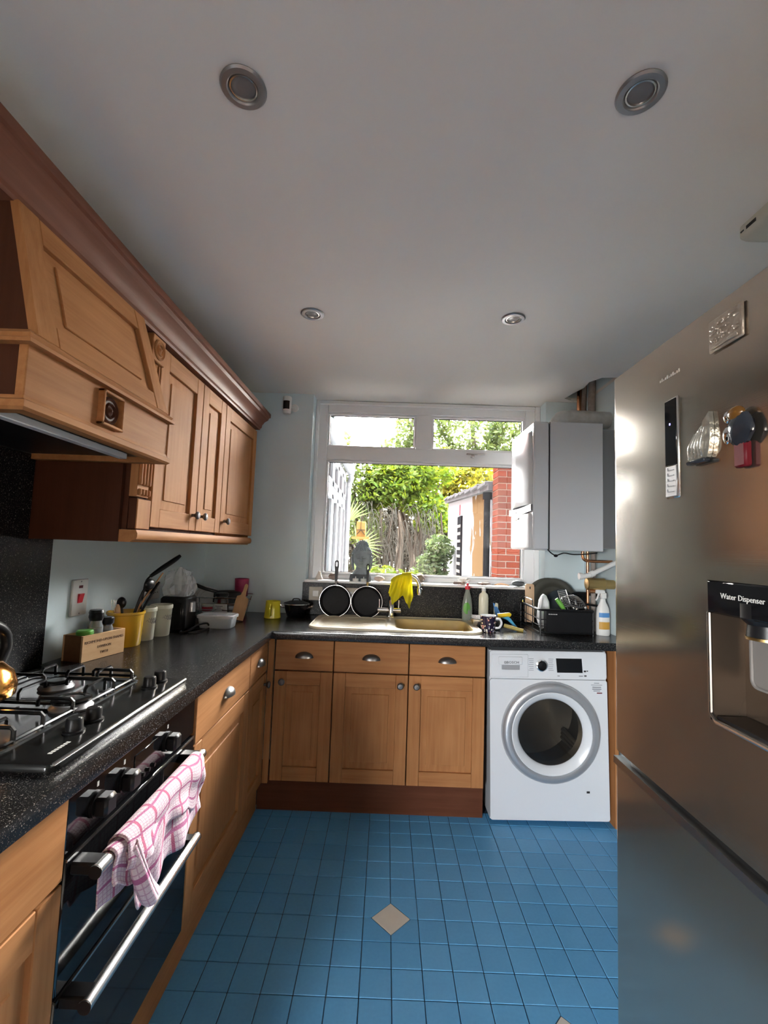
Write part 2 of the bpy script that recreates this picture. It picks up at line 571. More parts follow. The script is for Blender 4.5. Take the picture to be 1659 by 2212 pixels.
class B:
    def __init__(s):
        s.v, s.f, s.uv = [], [], None

    def add(s, vs, fs):
        k = len(s.v)
        s.v += [Vector(a) for a in vs]
        s.f += [tuple(i + k for i in f) for f in fs]
        return s

    def box(s, x0, x1, y0, y1, z0, z1, c=0.0):
        x0, x1 = min(x0, x1), max(x0, x1)
        y0, y1 = min(y0, y1), max(y0, y1)
        z0, z1 = min(z0, z1), max(z0, z1)
        if c <= 0:
            vs = [(x, y, z) for x in (x0, x1) for y in (y0, y1) for z in (z0, z1)]
            return s.add(vs, [(0, 1, 3, 2), (4, 6, 7, 5), (0, 4, 5, 1), (2, 3, 7, 6), (0, 2, 6, 4), (1, 5, 7, 3)])
        c = min(c, 0.49 * min(x1 - x0, y1 - y0, z1 - z0))
        lo, hi = (x0, y0, z0), (x1, y1, z1)
        idx, vs = {}, []
        for sx in (0, 1):
            for sy in (0, 1):
                for sz in (0, 1):
                    sg = (sx, sy, sz)
                    for ax in range(3):
                        p = []
                        for k in range(3):
                            e = hi[k] if sg[k] else lo[k]
                            if k != ax:
                                e += -c if sg[k] else c
                            p.append(e)
                        idx[sg + (ax,)] = len(vs)
                        vs.append(p)
        fs = []
        for ax in range(3):
            a, b = [k for k in range(3) if k != ax]
            for sg in (0, 1):
                q = []
                for (i, j) in ((0, 0), (1, 0), (1, 1), (0, 1)):
                    t = [0, 0, 0]
                    t[ax], t[a], t[b] = sg, i, j
                    q.append(idx[tuple(t) + (ax,)])
                fs.append(q)
            for i in (0, 1):
                for j in (0, 1):
                    q = []
                    for e, axx in ((0, a), (0, b), (1, b), (1, a)):
                        t = [0, 0, 0]
                        t[ax], t[a], t[b] = e, i, j
                        q.append(idx[tuple(t) + (axx,)])
                    fs.append(q)
        for sx in (0, 1):
            for sy in (0, 1):
                for sz in (0, 1):
                    fs.append([idx[(sx, sy, sz, k)] for k in range(3)])
        return s.add(vs, fs)

    def lathe(s, prof, n=24, M=None, close=True, arc=2 * PI):
        M = M or Matrix()
        vs, fs = [], []
        full = abs(arc - 2 * PI) < 1e-6
        m = n if full else n + 1
        for (r, z) in prof:
            for i in range(m):
                a = arc * i / n
                vs.append(M @ Vector((r * math.cos(a), r * math.sin(a), z)))
        for j in range(len(prof) - 1):
            for i in range(n):
                i2 = (i + 1) % m
                fs.append((j * m + i, j * m + i2, (j + 1) * m + i2, (j + 1) * m + i))
        if close and full:
            if prof[0][0] > 1e-6:
                fs.append(tuple(range(m))[::-1])
            if prof[-1][0] > 1e-6:
                fs.append(tuple((len(prof) - 1) * m + i for i in range(m)))
        return s.add(vs, fs)

    def cyl(s, p0, p1, r0, r1=None, n=16, ch=0.0):
        p0, p1 = Vector(p0), Vector(p1)
        r1 = r0 if r1 is None else r1
        d = p1 - p0
        M = Matrix.Translation(p0) @ d.to_track_quat('Z', 'Y').to_matrix().to_4x4()
        L = d.length
        if ch > 0:
            pr = [(r0 - ch, 0), (r0, ch), (r1, L - ch), (r1 - ch, L)]
        else:
            pr = [(r0, 0), (r1, L)]
        return s.lathe(pr, n, M)

    def tube(s, pts, r, n=8, closed=False):
        pts = [Vector(p) for p in pts]
        N = len(pts)
        vs, fs = [], []
        prev = None
        for i, p in enumerate(pts):
            if closed:
                t = pts[(i + 1) % N] - pts[i - 1]
            else:
                t = pts[min(i + 1, N - 1)] - pts[max(i - 1, 0)]
            t.normalize()
            if prev is None:
                a = Vector((0, 0, 1)) if abs(t.z) < 0.9 else Vector((1, 0, 0))
                u = t.cross(a).normalized()
            else:
                u = prev - t * prev.dot(t)
                u.normalize()
            prev = u
            w = t.cross(u)
            rr = r(i / max(1, N - 1)) if callable(r) else r
            for k in range(n):
                a = 2 * PI * k / n
                vs.append(p + (u * math.cos(a) + w * math.sin(a)) * rr)
        for i in range(N if closed else N - 1):
            j = (i + 1) % N
            for k in range(n):
                k2 = (k + 1) % n
                fs.append((i * n + k, i * n + k2, j * n + k2, j * n + k))
        if not closed:
            fs.append(tuple(range(n))[::-1])
            fs.append(tuple((N - 1) * n + k for k in range(n)))
        return s.add(vs, fs)

    def prism(s, poly, axis, a, b):
        def P(u, v, t):
            return {'x': (t, u, v), 'y': (u, t, v), 'z': (u, v, t)}[axis]
        n = len(poly)
        vs = [P(u, v, a) for u, v in poly] + [P(u, v, b) for u, v in poly]
        fs = [tuple(range(n))[::-1], tuple(range(n, 2 * n))]
        fs += [(i, (i + 1) % n, n + (i + 1) % n, n + i) for i in range(n)]
        return s.add(vs, fs)

    def sph(s, c, r, nu=16, nv=10, M=None, f=None):
        c = Vector(c)
        if not hasattr(r, '__len__'):
            r = (r, r, r)
        vs, fs = [], []
        for j in range(nv + 1):
            th = PI * j / nv
            for i in range(nu):
                a = 2 * PI * i / nu
                d = Vector((math.sin(th) * math.cos(a), math.sin(th) * math.sin(a), math.cos(th)))
                k = f(d) if f else 1.0
                p = Vector((d.x * r[0] * k, d.y * r[1] * k, d.z * r[2] * k))
                if M:
                    p = M @ p
                vs.append(c + p)
        for j in range(nv):
            for i in range(nu):
                i2 = (i + 1) % nu
                fs.append((j * nu + i, (j + 1) * nu + i, (j + 1) * nu + i2, j * nu + i2))
        return s.add(vs, fs)

    def grid(s, fn, nu, nv, uvf=None):
        k = len(s.v)
        if uvf is not None and s.uv is None:
            s.uv = {}
        for j in range(nv + 1):
            for i in range(nu + 1):
                u, v = i / nu, j / nv
                s.v.append(Vector(fn(u, v)))
                if uvf is not None:
                    s.uv[len(s.v) - 1] = uvf(u, v)
        for j in range(nv):
            for i in range(nu):
                a = k + j * (nu + 1) + i
                s.f.append((a, a + 1, a + nu + 2, a + nu + 1))
        return s

    def fill(s, loops, z):
        """flat face at height z bounded by the first loop, with the other loops as holes"""
        bm = bmesh.new()
        es = []
        for lp in loops:
            vv = [bm.verts.new((x, y, z)) for x, y in lp]
            es += [bm.edges.new((vv[i], vv[(i + 1) % len(vv)])) for i in range(len(vv))]
        bmesh.ops.triangle_fill(bm, use_beauty=True, use_dissolve=False, edges=es)
        bm.verts.index_update()
        s.add([v.co.copy() for v in bm.verts], [tuple(v.index for v in f.verts) for f in bm.faces])
        bm.free()
        return s

    def loft(s, loops, closed_ends=False):
        n = len(loops[0])
        k = len(s.v)
        for lp in loops:
            s.v += [Vector(p) for p in lp]
        for j in range(len(loops) - 1):
            for i in range(n):
                i2 = (i + 1) % n
                s.f.append((k + j * n + i, k + j * n + i2, k + (j + 1) * n + i2, k + (j + 1) * n + i))
        if closed_ends:
            s.f.append(tuple(k + i for i in range(n))[::-1])
            s.f.append(tuple(k + (len(loops) - 1) * n + i for i in range(n)))
        return s

    def xf(s, M):
        s.v = [M @ p for p in s.v]
        return s


def bez(pts, n=6):
    """smooth polyline through points (Catmull-Rom)"""
    P = [Vector(p) for p in pts]
    P = [P[0] * 2 - P[1]] + P + [P[-1] * 2 - P[-2]]
    out = []
    for i in range(1, len(P) - 2):
        a, b, c, d = P[i - 1:i + 3]
        for k in range(n):
            t = k / n
            out.append(0.5 * (2 * b + (c - a) * t + (2 * a - 5 * b + 4 * c - d) * t * t + (3 * b - a - 3 * c + d) * t ** 3))
    out.append(P[-2])
    return out


def rrect(x0, x1, y0, y1, r, n=6):
    out = []
    for cx, cy, a0 in ((x1 - r, y1 - r, 0), (x0 + r, y1 - r, PI / 2), (x0 + r, y0 + r, PI), (x1 - r, y0 + r, 1.5 * PI)):
        for i in range(n + 1):
            a = a0 + PI / 2 * i / n
            out.append((cx + r * math.cos(a), cy + r * math.sin(a)))
    return out


def part(b, name, m, parent=None, sharp=38, flat=False, label=None, recalc=True):
    """one mesh object, a child of parent, its vertices given in world space"""
    o3 = OFF[parent.name] if parent else Vector((0, 0, 0))
    me = bpy.data.meshes.new(name)
    me.from_pydata([tuple(p - o3) for p in b.v], [], b.f)
    if b.uv:
        ul = me.uv_layers.new(name='UVMap')
        for lp in me.loops:
            ul.data[lp.index].uv = b.uv.get(lp.vertex_index, (0, 0))
    if recalc:
        bm = bmesh.new()
        bm.from_mesh(me)
        bmesh.ops.recalc_face_normals(bm, faces=bm.faces)
        bm.to_mesh(me)
        bm.free()
    if not flat:
        me.polygons.foreach_set('use_smooth', [True] * len(me.polygons))
        me.set_sharp_from_angle(angle=math.radians(sharp))
    me.materials.append(MATS[m])
    o = bpy.data.objects.new(name, me)
    COL.objects.link(o)
    if parent:
        o.parent = parent
    OFF[o.name] = o3
    if label:
        o['label'] = label
    return o


def thing(name, label, cat, loc, group=None):
    o = bpy.data.objects.new(name, None)
    o.empty_display_size = 0.05
    COL.objects.link(o)
    o.location = loc
    OFF[o.name] = Vector(loc)
    tag(o, label, cat, group)
    return o


def tag(o, label, cat, group=None):
    o['label'] = label
    o['category'] = cat
    if group:
        o['group'] = group
    return o


def single(b, name, m, label, cat, group=None, **kw):
    """a thing that is one mesh, its origin under its middle"""
    xs = [p.x for p in b.v]
    ys = [p.y for p in b.v]
    zs = [p.z for p in b.v]
    base = Vector(((min(xs) + max(xs)) / 2, (min(ys) + max(ys)) / 2, min(zs)))
    b.v = [p - base for p in b.v]
    o = part(b, name, m, None, **kw)
    o.location = base
    OFF[o.name] = base
    return tag(o, label, cat, group)


def struct(b, name, m, parent=None, **kw):
    o = part(b, name, m, parent, **kw)
    if not parent:
        o['kind'] = 'structure'
    return o


def frame(o, x, n):
    """local x = along, y = outwards, z = up"""
    x, n = Vector(x), Vector(n)
    return Matrix(((x.x, n.x, 0, o[0]), (x.y, n.y, 0, o[1]), (x.z, n.z, 1, o[2]), (0, 0, 0, 1)))


def text(s, size, o, x, upv, m, parent, name='lettering', sx=1.0, extrude=0.0003):
    c = bpy.data.curves.new('text', 'FONT')
    c.body = s
    c.size = size
    c.align_x, c.align_y = 'CENTER', 'CENTER'
    c.extrude = extrude
    c.resolution_u = 2
    t = bpy.data.objects.new('text', c)
    COL.objects.link(t)
    dg = bpy.context.evaluated_depsgraph_get()
    me = bpy.data.meshes.new_from_object(t.evaluated_get(dg))
    bpy.data.objects.remove(t, do_unlink=True)
    bpy.data.curves.remove(c)
    x, upv = Vector(x).normalized(), Vector(upv).normalized()
    nz = x.cross(upv)
    M = Matrix(((x.x * sx, upv.x, nz.x, o[0]), (x.y * sx, upv.y, nz.y, o[1]), (x.z * sx, upv.z, nz.z, o[2]), (0, 0, 0, 1)))
    b = B()
    b.add([M @ v.co for v in me.vertices], [tuple(p.vertices) for p in me.polygons])
    bpy.data.meshes.remove(me)
    return part(b, name, m, parent, flat=True)


def copy_tree(o, parent=None, dloc=None):
    c = o.copy()
    COL.objects.link(c)
    c.parent = parent
    if dloc is not None:
        c.location = Vector(dloc)
    for ch in list(o.children):
        copy_tree(ch, c)
    return c

# ------------------------------------------------------------------ the room
XL, XR, YB, YR, ZC = -1.18, 1.29, 2.97, -3.2, 2.365
YW = 3.10      # inner face of the window frame
TX, TY, TS = 0.0624, 1.7732, 0.0994

floor = struct(B().box(XL - 0.1, XR + 0.1, 0.18, YB + 0.1, -0.06, -0.003), 'floor', 'grout')
struct(B().box(XL - 0.1, XR + 0.1, YR - 0.1, 0.179, -0.06, 0.0), 'floor_rear', 'oak_end_panel')
T = TS / 2 - 0.0013
proto_mesh = None
DIA = ((0, 0), (5, -4))
cut = {}
for (vi, vj) in DIA:
    for di, dj, cx, cyy in ((0, 0, -1, -1), (-1, 0, 1, -1), (0, -1, -1, 1), (-1, -1, 1, 1)):
        cut[(vi + di, vj + dj)] = (cx, cyy)
tb = B().box(-T, T, -T, T, -0.006, 0, 0.0015)
for i in range(-7, 12):
    for j in range(-5, 7):
        cx, cyy = TX + (i + 0.5) * TS, TY + (j + 0.5) * TS
        if (i, j) in cut:
            sx, sy = cut[(i, j)]
            g = 0.0703 + 0.003
            L = g - (TS / 2 - T)
            poly = [(sx * T, sy * (T - L)), (sx * (T - L), sy * T), (-sx * T, sy * T), (-sx * T, -sy * T), (sx * T, -sy * T)]
            o = part(B().prism(poly, 'z', -0.006, 0), 'tile', 'blue_tile', None, flat=True)
        elif proto_mesh is None:
            o = part(tb, 'tile', 'blue_tile', None, flat=True)
            proto_mesh = o.data
        else:
            o = bpy.data.objects.new('tile', proto_mesh)
            COL.objects.link(o)
        o.parent = floor
        o.location = (cx, cyy, 0)
for (vi, vj) in DIA:
    d = 0.0690
    b = B().prism([(d, 0), (0, d), (-d, 0), (0, -d)], 'z', -0.006, 0.0003)
    o = part(b, 'accent_tile', 'cream_tile', None, flat=True)
    o.parent = floor
    o.location = (TX + vi * TS, TY + vj * TS, 0)
fb = B()
for i in range(-12, 13):
    for j in range(-16, -5):
        cx, cyy = TX + (i + 0.5) * TS, TY + (j + 0.5) * TS
        if XL < cx - T and cx + T < XR and cyy - T > YR:
            fb.box(cx - T, cx + T, cyy - T, cyy + T, -0.006, 0)
o = part(fb, 'tile_field', 'blue_tile', floor, flat=True)
o['kind'] = 'stuff'

# ceiling with the ragged corner opening where the pipes go up
hole = [(1.289, 2.52), (1.289, 2.93), (1.19, 2.94), (1.13, 2.90), (1.145, 2.80), (1.17, 2.70), (1.16, 2.60), (1.20, 2.53)]
outer = [(XL - 0.1, YR - 0.1), (XR + 0.1, YR - 0.1), (XR + 0.1, 3.26), (XL - 0.1, 3.26)]
b = B().fill([outer, hole], ZC).fill([outer, hole], ZC + 0.02)
b.loft([[(x, y, ZC) for x, y in hole], [(x, y, ZC + 0.02) for x, y in hole]])
b.loft([[(x, y, ZC) for x, y in outer], [(x, y, ZC + 0.02) for x, y in outer]])
ceiling = struct(b, 'ceiling', 'ceiling_paint')
struct(B().box(XL - 0.1, XR + 0.1, YR - 0.1, 3.26, ZC + 0.18, ZC + 0.2), 'trim_1', 'dark_void')
b = B().box(XL - 0.1, XL, -1.2, 3.22, -0.06, ZC + 0.18).box(XL - 0.1, XL, YR - 0.1, -2.6, -0.06, ZC + 0.18)
b.box(XL - 0.1, XL, -2.6, -1.2, -0.06, 0.6).box(XL - 0.1, XL, -2.6, -1.2, 1.7, ZC + 0.18)
struct(b, 'wall_left', 'wall_paint')
struct(B().box(XR, XR + 0.1, -0.2, 3.22, -0.06, ZC + 0.18), 'wall_right', 'wall_paint')
struct(B().box(XR, XR + 0.1, YR - 0.1, -0.2, -0.06, ZC + 0.18), 'wall_right_rear', 'cream_paint')
b = B().box(XL, -0.52, YB, 3.24, -0.06, ZC + 0.18).box(1.035, XR, YB, 3.24, -0.06, ZC + 0.18).box(-0.52, 1.035, YB, 3.24, -0.06, 1.115)
b.box(-0.52, 1.035, 3.2, 3.24, ZC, ZC + 0.18)
struct(b, 'wall_back', 'wall_paint')
struct(B().box(XL - 0.1, XR + 0.1, YR - 0.1, YR, -0.06, ZC + 0.18), 'wall_rear', 'white_paint')
struct(B().box(XL, XR, -0.42, -0.27, 1.85, ZC), 'beam_shade', 'ceiling_paint')  # unseen beam, added to keep light from behind off the kitchen ceiling
# unseen upper storey above the kitchen, added tall to shade the garden
b = B().box(-7, 7, 3.10, 3.24, ZC + 0.2, 9.5).box(-7, XL - 0.1, 3.10, 3.24, -0.4, ZC + 0.2).box(XR + 0.1, 7, 3.10, 3.24, -0.4, ZC + 0.2)
struct(b, 'wall_outside_shade', 'red_brick')
struct(B().box(-4.1, -3.8, 3.24, 14, -0.4, 9.0), 'wall_shade_left', 'red_brick')  # unseen tall wall, added to block sky light from the garden
struct(B().box(6.2, 6.5, 3.24, 15, -0.4, 2.6), 'wall_shade_right', 'red_brick')  # unseen low wall, added on this side for garden shade too

# window
w = thing('window_1', '', '', (0.25, YW, 1.13))
del w['label'], w['category']
w['kind'] = 'structure'
FX0, FX1, FZ0, FZ1 = -0.508, 1.012, 1.13, 2.363
gl = (-0.437, 0.938)
Y0, Y1 = YW, YW + 0.06
for nm, a in (('frame_jamb', (FX0, gl[0], FZ0, FZ1)), ('frame_jamb', (gl[1], FX1, FZ0, FZ1)), ('frame_head', (gl[0], gl[1], 2.285, FZ1)),
              ('frame_rail', (gl[0], gl[1], FZ0, 1.162)), ('transom', (gl[0], gl[1], 1.953, 2.042)), ('mullion', (0.18, 0.29, 2.042, 2.285))):
    part(B().box(a[0], a[1], Y0, Y1, a[2], a[3], 0.004), nm, 'upvc', w)


def bead(x0, x1, z0, z1, y, t=0.012, d=0.02, m='upvc', name='glazing_bead'):
    q = B()
    q.box(x0, x1, y - d, y, z0, z0 + t, 0.003).box(x0, x1, y - d, y, z1 - t, z1, 0.003)
    q.box(x0, x0 + t, y - d, y, z0 + t, z1 - t, 0.003).box(x1 - t, x1, y - d, y, z0 + t, z1 - t, 0.003)
    return part(q, name, m, w)


for (x0, x1, z0, z1) in ((gl[0], 0.18, 2.042, 2.285), (0.29, gl[1], 2.042, 2.285), (gl[0], gl[1], 1.162, 1.953)):
    bead(x0, x1, z0, z1, YW + 0.035, 0.014)
    bead(x0 + 0.012, x1 - 0.012, z0 + 0.012, z1 - 0.012, YW + 0.045, 0.006, 0.01, 'rubber', 'seal')
    part(B().box(x0 + 0.01, x1 - 0.01, YW + 0.045, YW + 0.05, z0 + 0.01, z1 - 0.01), 'pane', 'window_glass', w)
# stepped trim where the frame meets the reveal
for a in ((-0.52, -0.496, 3.075, YW, 1.13, 2.363), (1.0, 1.035, 3.075, YW, 1.13, 2.363), (-0.496, 1.0, 3.075, YW, 2.335, 2.363)):
    part(B().box(*a, 0.005), 'cover_strip', 'upvc', w)
part(B().box(0.53, 0.66, YW - 0.018, YW, 2.012, 2.022, 0.003).box(0.56, 0.585, YW - 0.03, YW, 1.99, 2.008, 0.004), 'stay_arm', 'satin_steel', w)
struct(B().box(-0.522, 1.036, 2.935, YW + 0.03, 1.115, 1.13, 0.004), 'trim_2', 'sill_white')

# ------------------------------------------------------------------ outside
struct(B().box(-30, 30, -30, 30, -0.5, -0.4), 'ground', 'soil')
struct(B().box(-6, 6, 3.26, 9.5, -0.4, -0.12), 'bounce_patio', 'bounce_paving')  # unseen pale slab, added to bounce daylight up to the ceiling


def upvc_side(Xc, y0, y1):
    t = thing('conservatory', 'white conservatory side wall with tall panes beyond the window', 'conservatory', (Xc, (y0 + y1) / 2, -0.4))
    part(B().box(Xc - 0.1, Xc, y0, y1, -0.4, 0.5), 'dwarf_wall', 'dimmed_white', t)
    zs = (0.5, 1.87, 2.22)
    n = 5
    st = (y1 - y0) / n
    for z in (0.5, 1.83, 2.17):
        part(B().box(Xc - 0.06, Xc + 0.005, y0, y1, z, z + 0.075, 0.004), 'rail', 'dimmed_white', t)
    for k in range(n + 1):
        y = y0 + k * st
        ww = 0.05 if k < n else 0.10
        part(B().box(Xc - 0.06, Xc, y - ww / 2, y + ww / 2, 0.575, 2.17, 0.004), 'mullion', 'dimmed_white', t)
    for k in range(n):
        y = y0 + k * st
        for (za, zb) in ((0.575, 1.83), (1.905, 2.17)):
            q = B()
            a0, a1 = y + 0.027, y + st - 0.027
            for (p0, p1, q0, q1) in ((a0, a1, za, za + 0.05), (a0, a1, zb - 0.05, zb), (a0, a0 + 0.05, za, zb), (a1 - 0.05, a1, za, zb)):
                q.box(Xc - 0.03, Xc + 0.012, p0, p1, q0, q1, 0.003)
            part(q, 'sash', 'dimmed_white', t)
            part(B().box(Xc - 0.02, Xc - 0.014, a0 + 0.04, a1 - 0.04, za + 0.04, zb - 0.04), 'pane', 'window_glass', t)
    # gutter and downpipe
    g = B()
    g.tube([(Xc + 0.05, y0, 2.28), (Xc + 0.05, y1 + 0.05, 2.28)], 0.055, 12)
    gt = part(g, 'gutter', 'dimmed_white', t)
    d = B().tube(bez([(Xc + 0.05, y1 + 0.02, 2.25), (Xc + 0.06, y1 + 0.04, 2.18), (Xc + 0.03, y1 + 0.06, 2.10), (Xc + 0.03, y1 + 0.06, 2.0)]) + [Vector((Xc + 0.03, y1 + 0.06, -0.4))], 0.034, 12)
    for z in (2.08, 1.2):
        d.cyl((Xc + 0.03, y1 + 0.06, z), (Xc + 0.03, y1 + 0.06, z + 0.05), 0.042)
    part(d, 'downpipe', 'dimmed_white', gt)
    r = B().add([(Xc + 0.1, y0, 2.30), (Xc + 0.1, y1 + 0.1, 2.30), (Xc - 1.6, y1 + 0.1, 3.0), (Xc - 1.6, y0, 3.0), (Xc + 0.1, y0, 2.34), (Xc + 0.1, y1 + 0.1, 2.34), (Xc - 1.6, y1 + 0.1, 3.04), (Xc - 1.6, y0, 3.04)],
                [(0, 1, 2, 3), (4, 5, 6, 7), (0, 1, 5, 4), (1, 2, 6, 5), (2, 3, 7, 6), (3, 0, 4, 7)])
    part(r, 'roof', 'dimmed_white', t)


upvc_side(-0.52, 3.3, 5.45)

# outbuilding with flaking paint, its coping and the drainpipe
ob = thing('outbuilding', 'low outbuilding with flaking white paint and bare tan render', 'building', (1.6, 7.5, -0.4))
part(B().prism([(5.55, -0.4), (9.6, -0.4), (9.6, 2.34), (5.55, 2.10)], 'x', 1.29, 3.2), 'wall', 'peeling_paint', ob, flat=True)
cp = B().prism([(5.5, 2.10), (9.65, 2.345), (9.65, 2.42), (5.5, 2.175)], 'x', 1.22, 3.25)
part(cp, 'coping', 'slate_coping', ob, flat=True)
for k in range(8):
    y = 5.55 + k * 0.51
    z = 2.18 + (y - 5.5) * 0.059
    part(B().box(1.19, 1.6, y, y + 0.49, z - 0.01 + 0.008 * (k % 2), z + 0.035 + 0.008 * (k % 2), 0.006), 'coping_slab', 'slate_coping', ob)
dr = part(B().box(1.262, 1.292, 7.75, 8.15, -0.4, 1.95, 0.004), 'door', 'render_black', ob)
q = B()
for k in range(16):
    q.box(1.252, 1.263, 7.78, 8.12, -0.2 + k * 0.13, -0.15 + k * 0.13, 0.003)
part(q, 'lattice', 'mortar', dr)
part(B().box(1.27, 1.292, 8.02, 8.12, 1.98, 2.16, 0.005), 'red_marker', 'red_plastic', ob)
dp = B().tube([(1.235, 5.62, 2.06), (1.235, 5.62, -0.4)], 0.04, 12).cyl((1.235, 5.62, 2.0), (1.235, 5.62, 2.085), 0.055)
single(dp, 'drainpipe', 'render_black', 'black iron drainpipe between brick pier and outbuilding', 'drainpipe')

pier = thing('brick_pier', 'red brick pier with pale mortar beside the outbuilding', 'pier', (1.46, 5.4, -0.4))
PX0, PX1, PY0, PY1 = 1.265, 1.575, 5.20, 5.46
part(B().box(PX0 + 0.008, PX1 - 0.008, PY0 + 0.008, PY1 - 0.008, -0.4, 2.44), 'mortar_core', 'mortar', pier, flat=True)
bm_half = bm_full = None
for k in range(22):
    z = 0.80 + k * 0.075
    if k % 2 == 0:
        cuts = [PX0, PX0 + 0.215, PX1]
    else:
        cuts = [PX0, PX0 + 0.1025, PX1]
    for a, c in zip(cuts[:-1], cuts[1:]):
        g = 0.005
        part(B().box(a + (g if a > PX0 else 0), c - (g if c < PX1 else 0), PY0, PY1, z, z + 0.065, 0.004), 'brick', 'red_brick', pier, flat=True)
single(B().box(1.63, 2.6, 5.2, 5.45, -0.4, 2.3, 0.01), 'rendered_wall', 'dimmed_white', 'white rendered garden wall right of the brick pier', 'wall')

bt = thing('bird_table', 'small pale wooden bird table on a post in the garden', 'bird table', (-0.37, 6.6, -0.4))
part(B().box(-0.40, -0.34, 6.57, 6.63, -0.4, 1.50), 'post', 'bird_table_wood', bt)
part(B().box(-0.44, -0.31, 6.53, 6.66, 1.50, 1.72, 0.004), 'house', 'bird_table_wood', bt)
part(B().prism([(-0.50, 1.47), (-0.25, 1.47), (-0.25, 1.50), (-0.50, 1.50)], 'y', 6.46, 6.74), 'tray', 'bird_table_wood', bt)
q = B()
for sx in (-1, 1):
    q.tube([(-0.375, 6.525, 1.60), (-0.375 + sx * 0.06, 6.525, 1.53)], 0.006, 6)
q.tube([(-0.435, 6.525, 1.60), (-0.315, 6.525, 1.60)], 0.006, 6).tube([(-0.375, 6.525, 1.60), (-0.375, 6.525, 1.72)], 0.004, 6)
part(q, 'batten', 'bark', bt)

fn = B()
for k in range(90):
    fn.box(-8 + k * 0.2, -8 + k * 0.2 + 0.19, 22.5 + 0.02 * (k % 2), 22.56 + 0.02 * (k % 2), -0.4, 2.3 + 0.05 * random.random())
single(fn, 'garden_fence', 'garden_fence', 'dark board fence behind the tree trunks at the garden end', 'fence', flat=True)


def leaves(b, blobs, size):
    for (c, r, n) in blobs:
        for _ in range(n):
            while True:
                d = Vector((random.uniform(-1, 1), random.uniform(-1, 1), random.uniform(-1, 1)))
                if d.length < 1:
                    break
            k = 0.78 + 0.35 * noise.noise(Vector((d.x * 2.3 + c[0], d.y * 2.3, d.z * 2.3 + c[2])))
            if d.length > 0.25:
                d = d.normalized() * (d.length ** 0.5) * k * 1.15
            p = Vector((c[0] + d.x * r[0], c[1] + d.y * r[1], c[2] + d.z * r[2]))
            s = size * random.uniform(0.55, 1.3)
            u = Vector((random.gauss(0, 1), random.gauss(0, 1), random.gauss(0, 0.7))).normalized()
            v = u.cross(Vector((random.gauss(0, 1), random.gauss(0, 1), random.gauss(0, 1)))).normalized()
            k0 = len(b.v)
            b.v += [p - u * s, p + v * s * 0.45, p + u * s, p - v * s * 0.45]
            b.f.append((k0, k0 + 1, k0 + 2, k0 + 3))


def tree(name, label, cat, base, trunks, blobs, size, leafm, group=None):
    t = thing(name, label, cat, base, group)
    for tr in trunks:
        r0 = tr[0]
        part(B().tube(bez(tr[1]), lambda s_, r0=r0: r0 * (1 - 0.7 * s_), 7), 'trunk', 'bark', t)
    q = B()
    leaves(q, blobs, size)
    part(q, 'foliage', leafm, t, flat=True, recalc=False)
    return t


tree('garden_tree', 'bright green tree with hanging sprays above the bare trunks', 'tree', (0.75, 15.7, -0.4),
     [(0.14, [(1.05, 16.3, -0.4), (0.9, 16.3, 1.2), (0.45, 16.2, 2.9), (0.15, 15.8, 4.3)]), (0.09, [(0.9, 16.3, 1.1), (1.35, 16.2, 2.3), (1.8, 15.9, 3.7)])],
     [((0.38, 15.6, 3.82), (1.5, 1.05, 0.75), 2600), ((-0.15, 15.6, 3.3), (1.12, 0.9, 0.6), 1500), ((1.35, 15.6, 2.85), (0.9, 0.75, 0.52), 1100), ((1.58, 15.5, 2.25), (0.68, 0.6, 0.45), 800), ((0.9, 15.7, 4.1), (1.8, 1.05, 0.5), 1500)], 0.11, 'leaf_bright')
tree('garden_tree', 'golden-lit tree catching the low sun behind the green one', 'tree', (2.24, 18.9, -0.4),
     [(0.2, [(2.1, 19.3, -0.4), (2.1, 19.3, 1.6), (2.4, 19.2, 3.9), (2.24, 19.0, 5.4)]), (0.1, [(2.1, 19.3, 1.4), (1.4, 19.2, 3.1), (0.84, 19.0, 4.8)])],
     [((2.1, 18.8, 4.6), (1.96, 1.1, 1.0), 3000), ((0.84, 18.8, 4.3), (1.1, 1.0, 0.84), 1400), ((3.5, 18.8, 4.1), (1.26, 1.0, 1.0), 1500), ((2.94, 19.0, 3.24), (1.26, 0.84, 0.7), 1100)], 0.12, 'leaf_gold')
tree('garden_tree', 'tall tree with dark crown filling the top right pane', 'tree', (4.0, 20.2, -0.4),
     [(0.26, [(4.4, 20.5, -0.4), (4.3, 20.4, 2.8), (3.9, 20.3, 5.4), (3.6, 20.1, 8.0)]), (0.13, [(4.2, 20.4, 3.5), (2.9, 20.1, 5.6), (2.1, 20.0, 7.1)]), (0.13, [(4.2, 20.4, 3.8), (5.5, 20.3, 5.8), (6.0, 20.0, 7.6)])],
     [((3.7, 19.9, 6.74), (1.9, 1.3, 1.2), 1700), ((2.6, 19.9, 7.2), (1.0, 0.8, 0.7), 330), ((2.2, 19.9, 6.0), (0.9, 0.8, 0.6), 300), ((5.5, 19.8, 6.35), (1.56, 1.3, 1.7), 3200), ((6.0, 19.5, 4.3), (1.4, 1.0, 1.56), 2400), ((4.2, 19.9, 5.3), (1.7, 1.0, 0.9), 1300)], 0.12, 'leaf_dark')
tree('garden_tree', 'tree with thin outer leaves against the white sky', 'tree', (0.65, 19.5, -0.4),
     [(0.18, [(0.5, 19.8, -0.4), (0.65, 19.8, 2.8), (0.8, 19.6, 5.4), (1.0, 19.5, 7.4)])],
     [((0.95, 19.5, 6.6), (0.85, 1.0, 1.2), 1300), ((0.4, 19.5, 5.6), (0.9, 0.9, 0.65), 700)], 0.11, 'leaf_dark')
